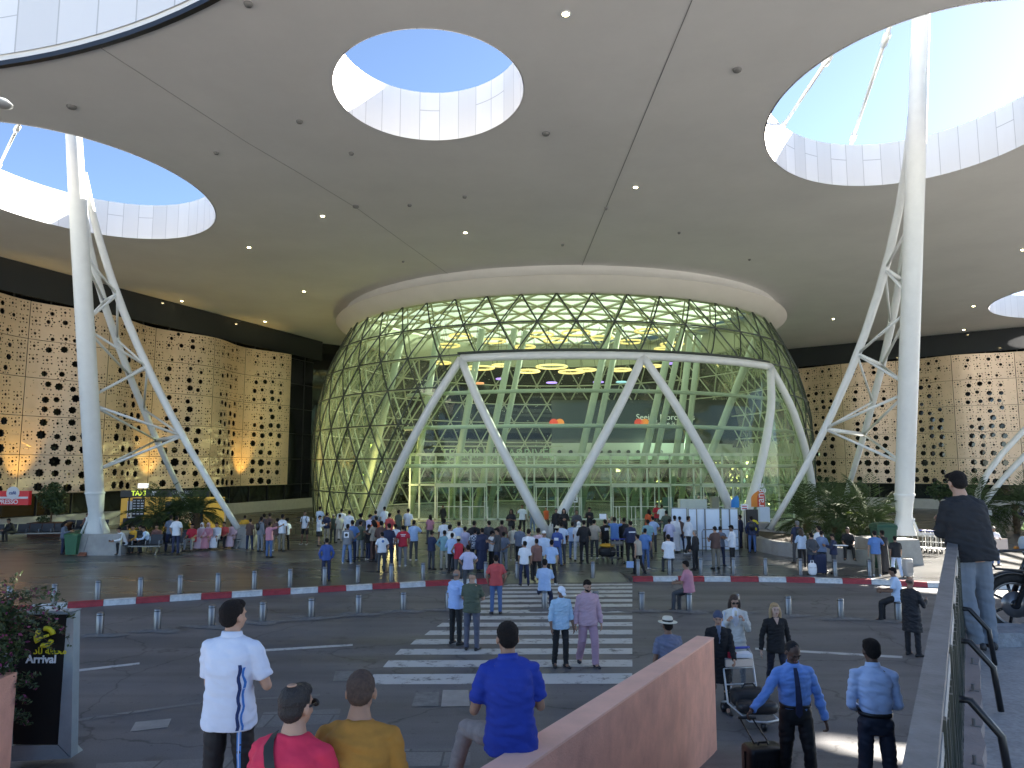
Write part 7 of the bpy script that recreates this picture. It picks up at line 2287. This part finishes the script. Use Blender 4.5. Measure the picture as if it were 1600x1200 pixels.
# -- person with suitcase
fl = stand(1238, 996, 9.0, 1.84)
M_LBS = mat("sky_blue_shirt", (.17, .33, .74), .75, var=.03, bump=.4, bscale=8)
r_, J, M = person(V(fl.x, 9.0, fl.z), 176, "person in sky blue shirt and dark tie pulling a black suitcase down the ramp", 1.84, 'fg_suit', 'lb', 'bk', sleeve='tuck', hi=True, kw=1.0, topm=M_LBS, botm=plain((.008, .008, .009)), group=FG, skin=3, hair='buzz', hairm=mat("very_short_black_hair", (.010, .008, .008), .8))
face(r_, M)
collar(r_, J, M_LBS, .070)
mb = MB(); c = J['neck'] + V(0, .07, -.03)
mb.rings([[V(c.x - w_, y, z), V(c.x + w_, y, z), V(c.x + w_, y + .012, z), V(c.x - w_, y + .012, z)] for w_, y, z in ((.018, c.y + .005, c.z + .01), (.022, c.y + .03, c.z - .03), (.026, c.y + .075, c.z - .16), (.034, c.y + .098, c.z - .34), (.036, c.y + .085, c.z - .46), (.004, c.y + .085, c.z - .50))])
add_to(r_, "tie", mb, plain(C_['nv']), False)
mb = MB(); mb.rings([sring(J['hip'] + J['up'] * z, .170, .130, J['ax'], J['ay']) for z in (.085, .115)]); add_to(r_, "belt", mb, M_BLACK)
hand = Matrix.Rotation(R(176), 4, 'Z') @ ((J['wrR'] + J['fdR'] * .09) * (1.84 / 1.74)) + V(fl.x, 9.0, fl.z)
SC_X = PD(1192, 1150, 9.2).x
zs_ = ramp_z(8.35)
suitcase("large black suitcase pulled by the person in sky blue shirt", V(SC_X, 9.2, .15), R(8), .47, .30, .68, mat("black_suitcase", (.012, .012, .013), .35, var=.1, bump=.1, bscale=80), .001)
g = MB()
tp = V(SC_X - .0, 9.26, .83)
hx = hand + V(0, 0, -.02)
for s in (-.09, .09): g.tube([tp + V(s, 0, 0), V(hx.x + s * .8, hx.y, hx.z - .02)], .009, 8)
g.tube([V(hx.x - .10, hx.y, hx.z), V(hx.x + .10, hx.y, hx.z)], .017, 8)
o = [x for x in COL.objects if x.name.startswith("suitcase") and x.type == 'EMPTY' and "large black" in x["label"]][0]
me_ = g.build("pull_handle", M_BLACK, None, True); me_.parent = o; me_.matrix_parent_inverse = (Matrix.Translation(o.location) @ Matrix.Rotation(R(8), 4, 'Z')).inverted()
# -- person in pale blue shirt, from behind, right
fl = stand(1361, 996, 7.7, 1.80)
M_PBS = mat("pale_blue_shirt", (.42, .54, .78), .75, var=.03, bump=.4, bscale=8)
r_, J, M = person(fl, -6, "person in pale blue shirt tucked into navy trousers, seen from behind beside the railing", 1.80, 'fg_back', 'pb', 'nv', sleeve='tuck', hi=True, kw=.86, topm=M_PBS, botm=plain((.012, .018, .035)), group=FG, skin=3, hair='short', hairm=HAIRC[0])
mb = MB(); mb.rings([sring(J['hip'] + J['up'] * z, .158, .122, J['ax'], J['ay']) for z in (.07, .11)]); add_to(r_, 'belt', mb, M_BLACK)
for c_ in list(r_.children):
    if c_.name.startswith('hair'): pass
collar(r_, J, M_PBS, .066)
# -- person in black coat and beanie with trolley
fl = PZ(1126, 1112, .0)
M_COAT = mat("black_coat", (.010, .010, .012), .85)
r_, J, M = person(fl, 172, "person in long black coat and grey-blue beanie pushing a loaded luggage trolley", 1.70, 'fg_cart', 'bk', 'bk', sleeve='coat', legs='slim', hi=True, kw=.96, bulk=1.06, topm=M_COAT, botm=plain((.012, .011, .012)), hair='beanie', hairm=plain((.06, .075, .13)), group=FG, skin=0)
face(r_, M)
mb = MB(); mb.ball((J['neck'] + J['hip']) / 2 + V(0, .035, .12), (.062, .10, .24), 12, 8); add_to(r_, "grey_top", mb, plain((.10, .13, .20)))
mb = MB(); mb.ball(J['wrR'] + V(.0, 0, -.1) * 0 + V(.0, .02, .07), (.05, .04, .05), 10, 8); add_to(r_, "blue_cuff", mb, plain((.03, .05, .30)))
q0 = PZ(1152, 1112, 0)
tr_ = trolley("luggage trolley with bags, papers and a red purse, pushed by the person in the beanie", V(q0.x + .05, q0.y - .35, .006), R(188), None, 1.0, mat("trolley_aluminium", (.55, .56, .56), .35, metal=.5))
tl0 = tr_.location
def ontr(x, y, z):
    v = Matrix.Rotation(R(188), 4, 'Z') @ V(x, y, z); return tl0 + v
softbag("holdall", "black holdall with raised handle lying on the beanie person's trolley", "bag", ontr(0, .12, .23), (.62, .34, .30), M_BAGK, R(188))
softbag("holdall", "flat black case across the front of the beanie person's trolley", "bag", ontr(.02, .42, .22), (.66, .30, .20), mat("black_case", (.02, .02, .022), .4), R(180), False)
tag(MB().rings([[V(-.16, -.08, z), V(.16, -.06, z), V(.14, .09, z + .02), V(-.15, .07, z)] for z in (0, .06)]).build("paper_bundle", M_PAPER, None, loc=ontr(-.06, -.24, .93)), "crumpled white papers on top of the beanie person's trolley", "papers")
tag(MB().box((0, 0, 0), (.14, .05, .09)).build("purse", plain(C_['rd']), None, loc=ontr(.12, -.22, .97)), "small dark red purse on the beanie person's trolley", "purse")
# -- person in white blazer
fl = PZ(1152, 1078, .0)
r_, J, M = person(V(fl.x, fl.y, .006), 168, "person in cream blazer and sunglasses eating while walking", 1.76, 'fg_eat', 'ww', 'sl', sleeve='coat', legs='slim', hi=True, kw=.90, bulk=1.04, topm=mat("cream_blazer", (.66, .65, .60), .8, var=.03), botm=mat("patterned_leggings", (.06, .065, .07), .8, col2=(.22, .24, .26), vscale=60), hair='long', hc=2, group=FG, skin=0, shoes=1)
face(r_, M, glasses=True)
mb = MB(); mb.ball((J['neck'] + J['hip']) / 2 + V(0, .055, .12), (.075, .10, .19), 12, 8); add_to(r_, "white_top", mb, plain((.72, .74, .80)))
hl = Matrix.Rotation(R(168), 4, 'Z') @ ((J['wrL'] + J['wrR']) * .5 * (1.76 / 1.74) + V(0, .03, .09)) + V(fl.x, fl.y, 0)
tag(MB().tube([hl, hl + V(0, -.02, .09)], [.022, .028], 10).build("sandwich", plain((.70, .64, .50)), None, True), "small wrapped snack held to the mouth of the person in the cream blazer", "food")
tb = softbag("tote_bag", "pale blue-white tote bag at the shoulder of the person in the cream blazer", "bag", V(fl.x - .27, fl.y - .02, .85), (.12, .30, .40), mat("pale_tote", (.50, .58, .70), .7), 0)
MB().tube([(0, -.1, .38), (.06, -.04, .58), (.06, .06, .58), (0, .1, .38)], .010, 6).build("strap", plain((.5, .58, .7)), tb)
# -- blonde person
fl = PZ(1216, 1090, 0)
r_, J, M = person(V(fl.x, fl.y, .006), 178, "person with long blonde hair in black top and black trousers walking to the camera", 1.70, 'fg_blonde', 'bk', 'nv', sleeve='long', legs='slim', hi=True, kw=.90, topm=mat("black_blouse", (.010, .010, .011), .8), botm=plain((.014, .016, .03)), hair='long', hairm=HAIRC[3], group=FG, skin=4, shoes=1)
face(r_, M)
mb = MB(); mb.rings([[J['neck'] + V(-.05, .075, .0), J['neck'] + V(.05, .075, .0), J['neck'] + V(.004, .125, -.11), J['neck'] + V(-.004, .125, -.11)], [J['neck'] + V(-.05, .055, .0), J['neck'] + V(.05, .055, .0), J['neck'] + V(.004, .105, -.11), J['neck'] + V(-.004, .105, -.11)]]); add_to(r_, "neckline", mb, SKIN[4], False)
# -- person in straw hat behind the wall
fl = stand(1043, 957, 12.2, 1.72)
r_, J, M = person(V(fl.x, 12.2, .006), 12, "person in straw hat with black band behind the far end of the pink wall", 1.72, 'down', 'sl', 'dg', hi=True, topm=plain((.14, .16, .24)), group=FG, skin=2)
straw_hat(r_, M, mat("cream_hat", (.66, .63, .52), .8, bump=.2, bscale=150), M_BLACK, 1.02)
# -- old person with white cap, and pink hoodie
fl = PZ(876, 1043, 0)
M_STRP = mat("pale_blue_striped_shirt", (.32, .50, .66), .8, col2=(.46, .62, .76), vscale=30)
r_, J, M = person(V(fl.x, fl.y, .006), 196, "person in pale blue shirt, black trousers and white cap walking with head bowed", 1.68, 'fg_old', 'pb', 'bk', sleeve='rolled', hi=True, kw=.96, bulk=1.08, topm=M_STRP, botm=plain((.010, .010, .011)), hair='cap', hairm=plain((.70, .76, .86)), group=FG, skin=2)
face(r_, M); collar(r_, J, M_STRP, .068)
fl = PZ(919, 1041, 0)
M_HOOD = mat("dusty_pink_hoodie", (.50, .34, .40), .85, var=.05); M_HOODT = mat("dusty_pink_trousers", (.42, .27, .34), .85, var=.05)
r_, J, M = person(V(fl.x, fl.y, .006), 190, "person in dusty pink hoodie and matching trousers with a beard, walking", 1.80, 'fg_hood', 'pp', 'pp', sleeve='hood', legs='loose', hi=True, topm=M_HOOD, botm=M_HOODT, group=FG, skin=0, bulk=1.04)
face(r_, M, beard=True)
for c_ in r_.children:
    if c_.name.startswith('shoe'): setmat(c_, mat("black_trainer", (.02, .02, .03), .5))
# -- pair waiting on the crossing
fl = PZ(712, 1007, 0)
person(V(fl.x, fl.y, .006), -40, "person in light blue shirt and black trousers beside the olive tee on the crossing", 1.74, 'fg_back', 'lb', 'bk', sleeve='short', hi=True, topm=plain((.34, .48, .80)), botm=plain((.010, .010, .011)), hair='ring', hc=1, group=FG, skin=1)
fl = PZ(737, 1016, 0)
r_, J, M = person(V(fl.x, fl.y, .006), -14, "person in olive green tee, grey trousers and cap standing on the crossing", 1.76, 'phone', 'gn', 'dg', hi=True, kw=1.04, topm=plain((.075, .095, .062)), botm=plain((.10, .105, .14)), hair='cap', hairm=plain((.06, .07, .05)), group=FG, skin=0)
# -- person in dark suit at the rail
fl = stand(1421, 908, 16.6, 1.72)
r_, J, M = person(V(fl.x, 16.6, .006), -62, "person in dark suit with pale shirt looking down, half hidden by the handrail", 1.72, 'phone', 'bk', 'bk', sleeve='coat', hi=True, topm=plain((.014, .014, .018)), botm=plain((.012, .012, .016)), hair='ring', hc=4, group=FG, skin=1)
mb = MB(); mb.ball((J['neck'] + J['hip']) / 2 + V(0, .06, .14), (.05, .09, .15), 10, 8); add_to(r_, "pale_shirt", mb, plain(C_['w']))
# ================================================================ labels: plain wording for people
import re as _re
def _clean(s):
    s = _re.sub(r"\b(tall|stocky|broad|short|old|bearded|grey haired) (man|woman|person|worker)\b", r"\2", s)
    s = _re.sub(r"\b(man|woman|worker)\b", "person", s)
    return s
for o in S.objects:
    if o.parent is None and "label" in o:
        if o.get("category") == "person": o["label"] = _clean(o["label"])
seen = {}
for o in S.objects:
    if o.parent is None and "label" in o:
        l = o["label"]
        if len(l.split()) > 16 or len(l.split()) < 4: print("LABEL LENGTH", len(l.split()), l)
        if l in seen: print("DUP LABEL", l)
        seen[l] = 1
    elif o.parent is None and o.type not in ('CAMERA', 'LIGHT') and "kind" not in o: print("NO LABEL", o.name)
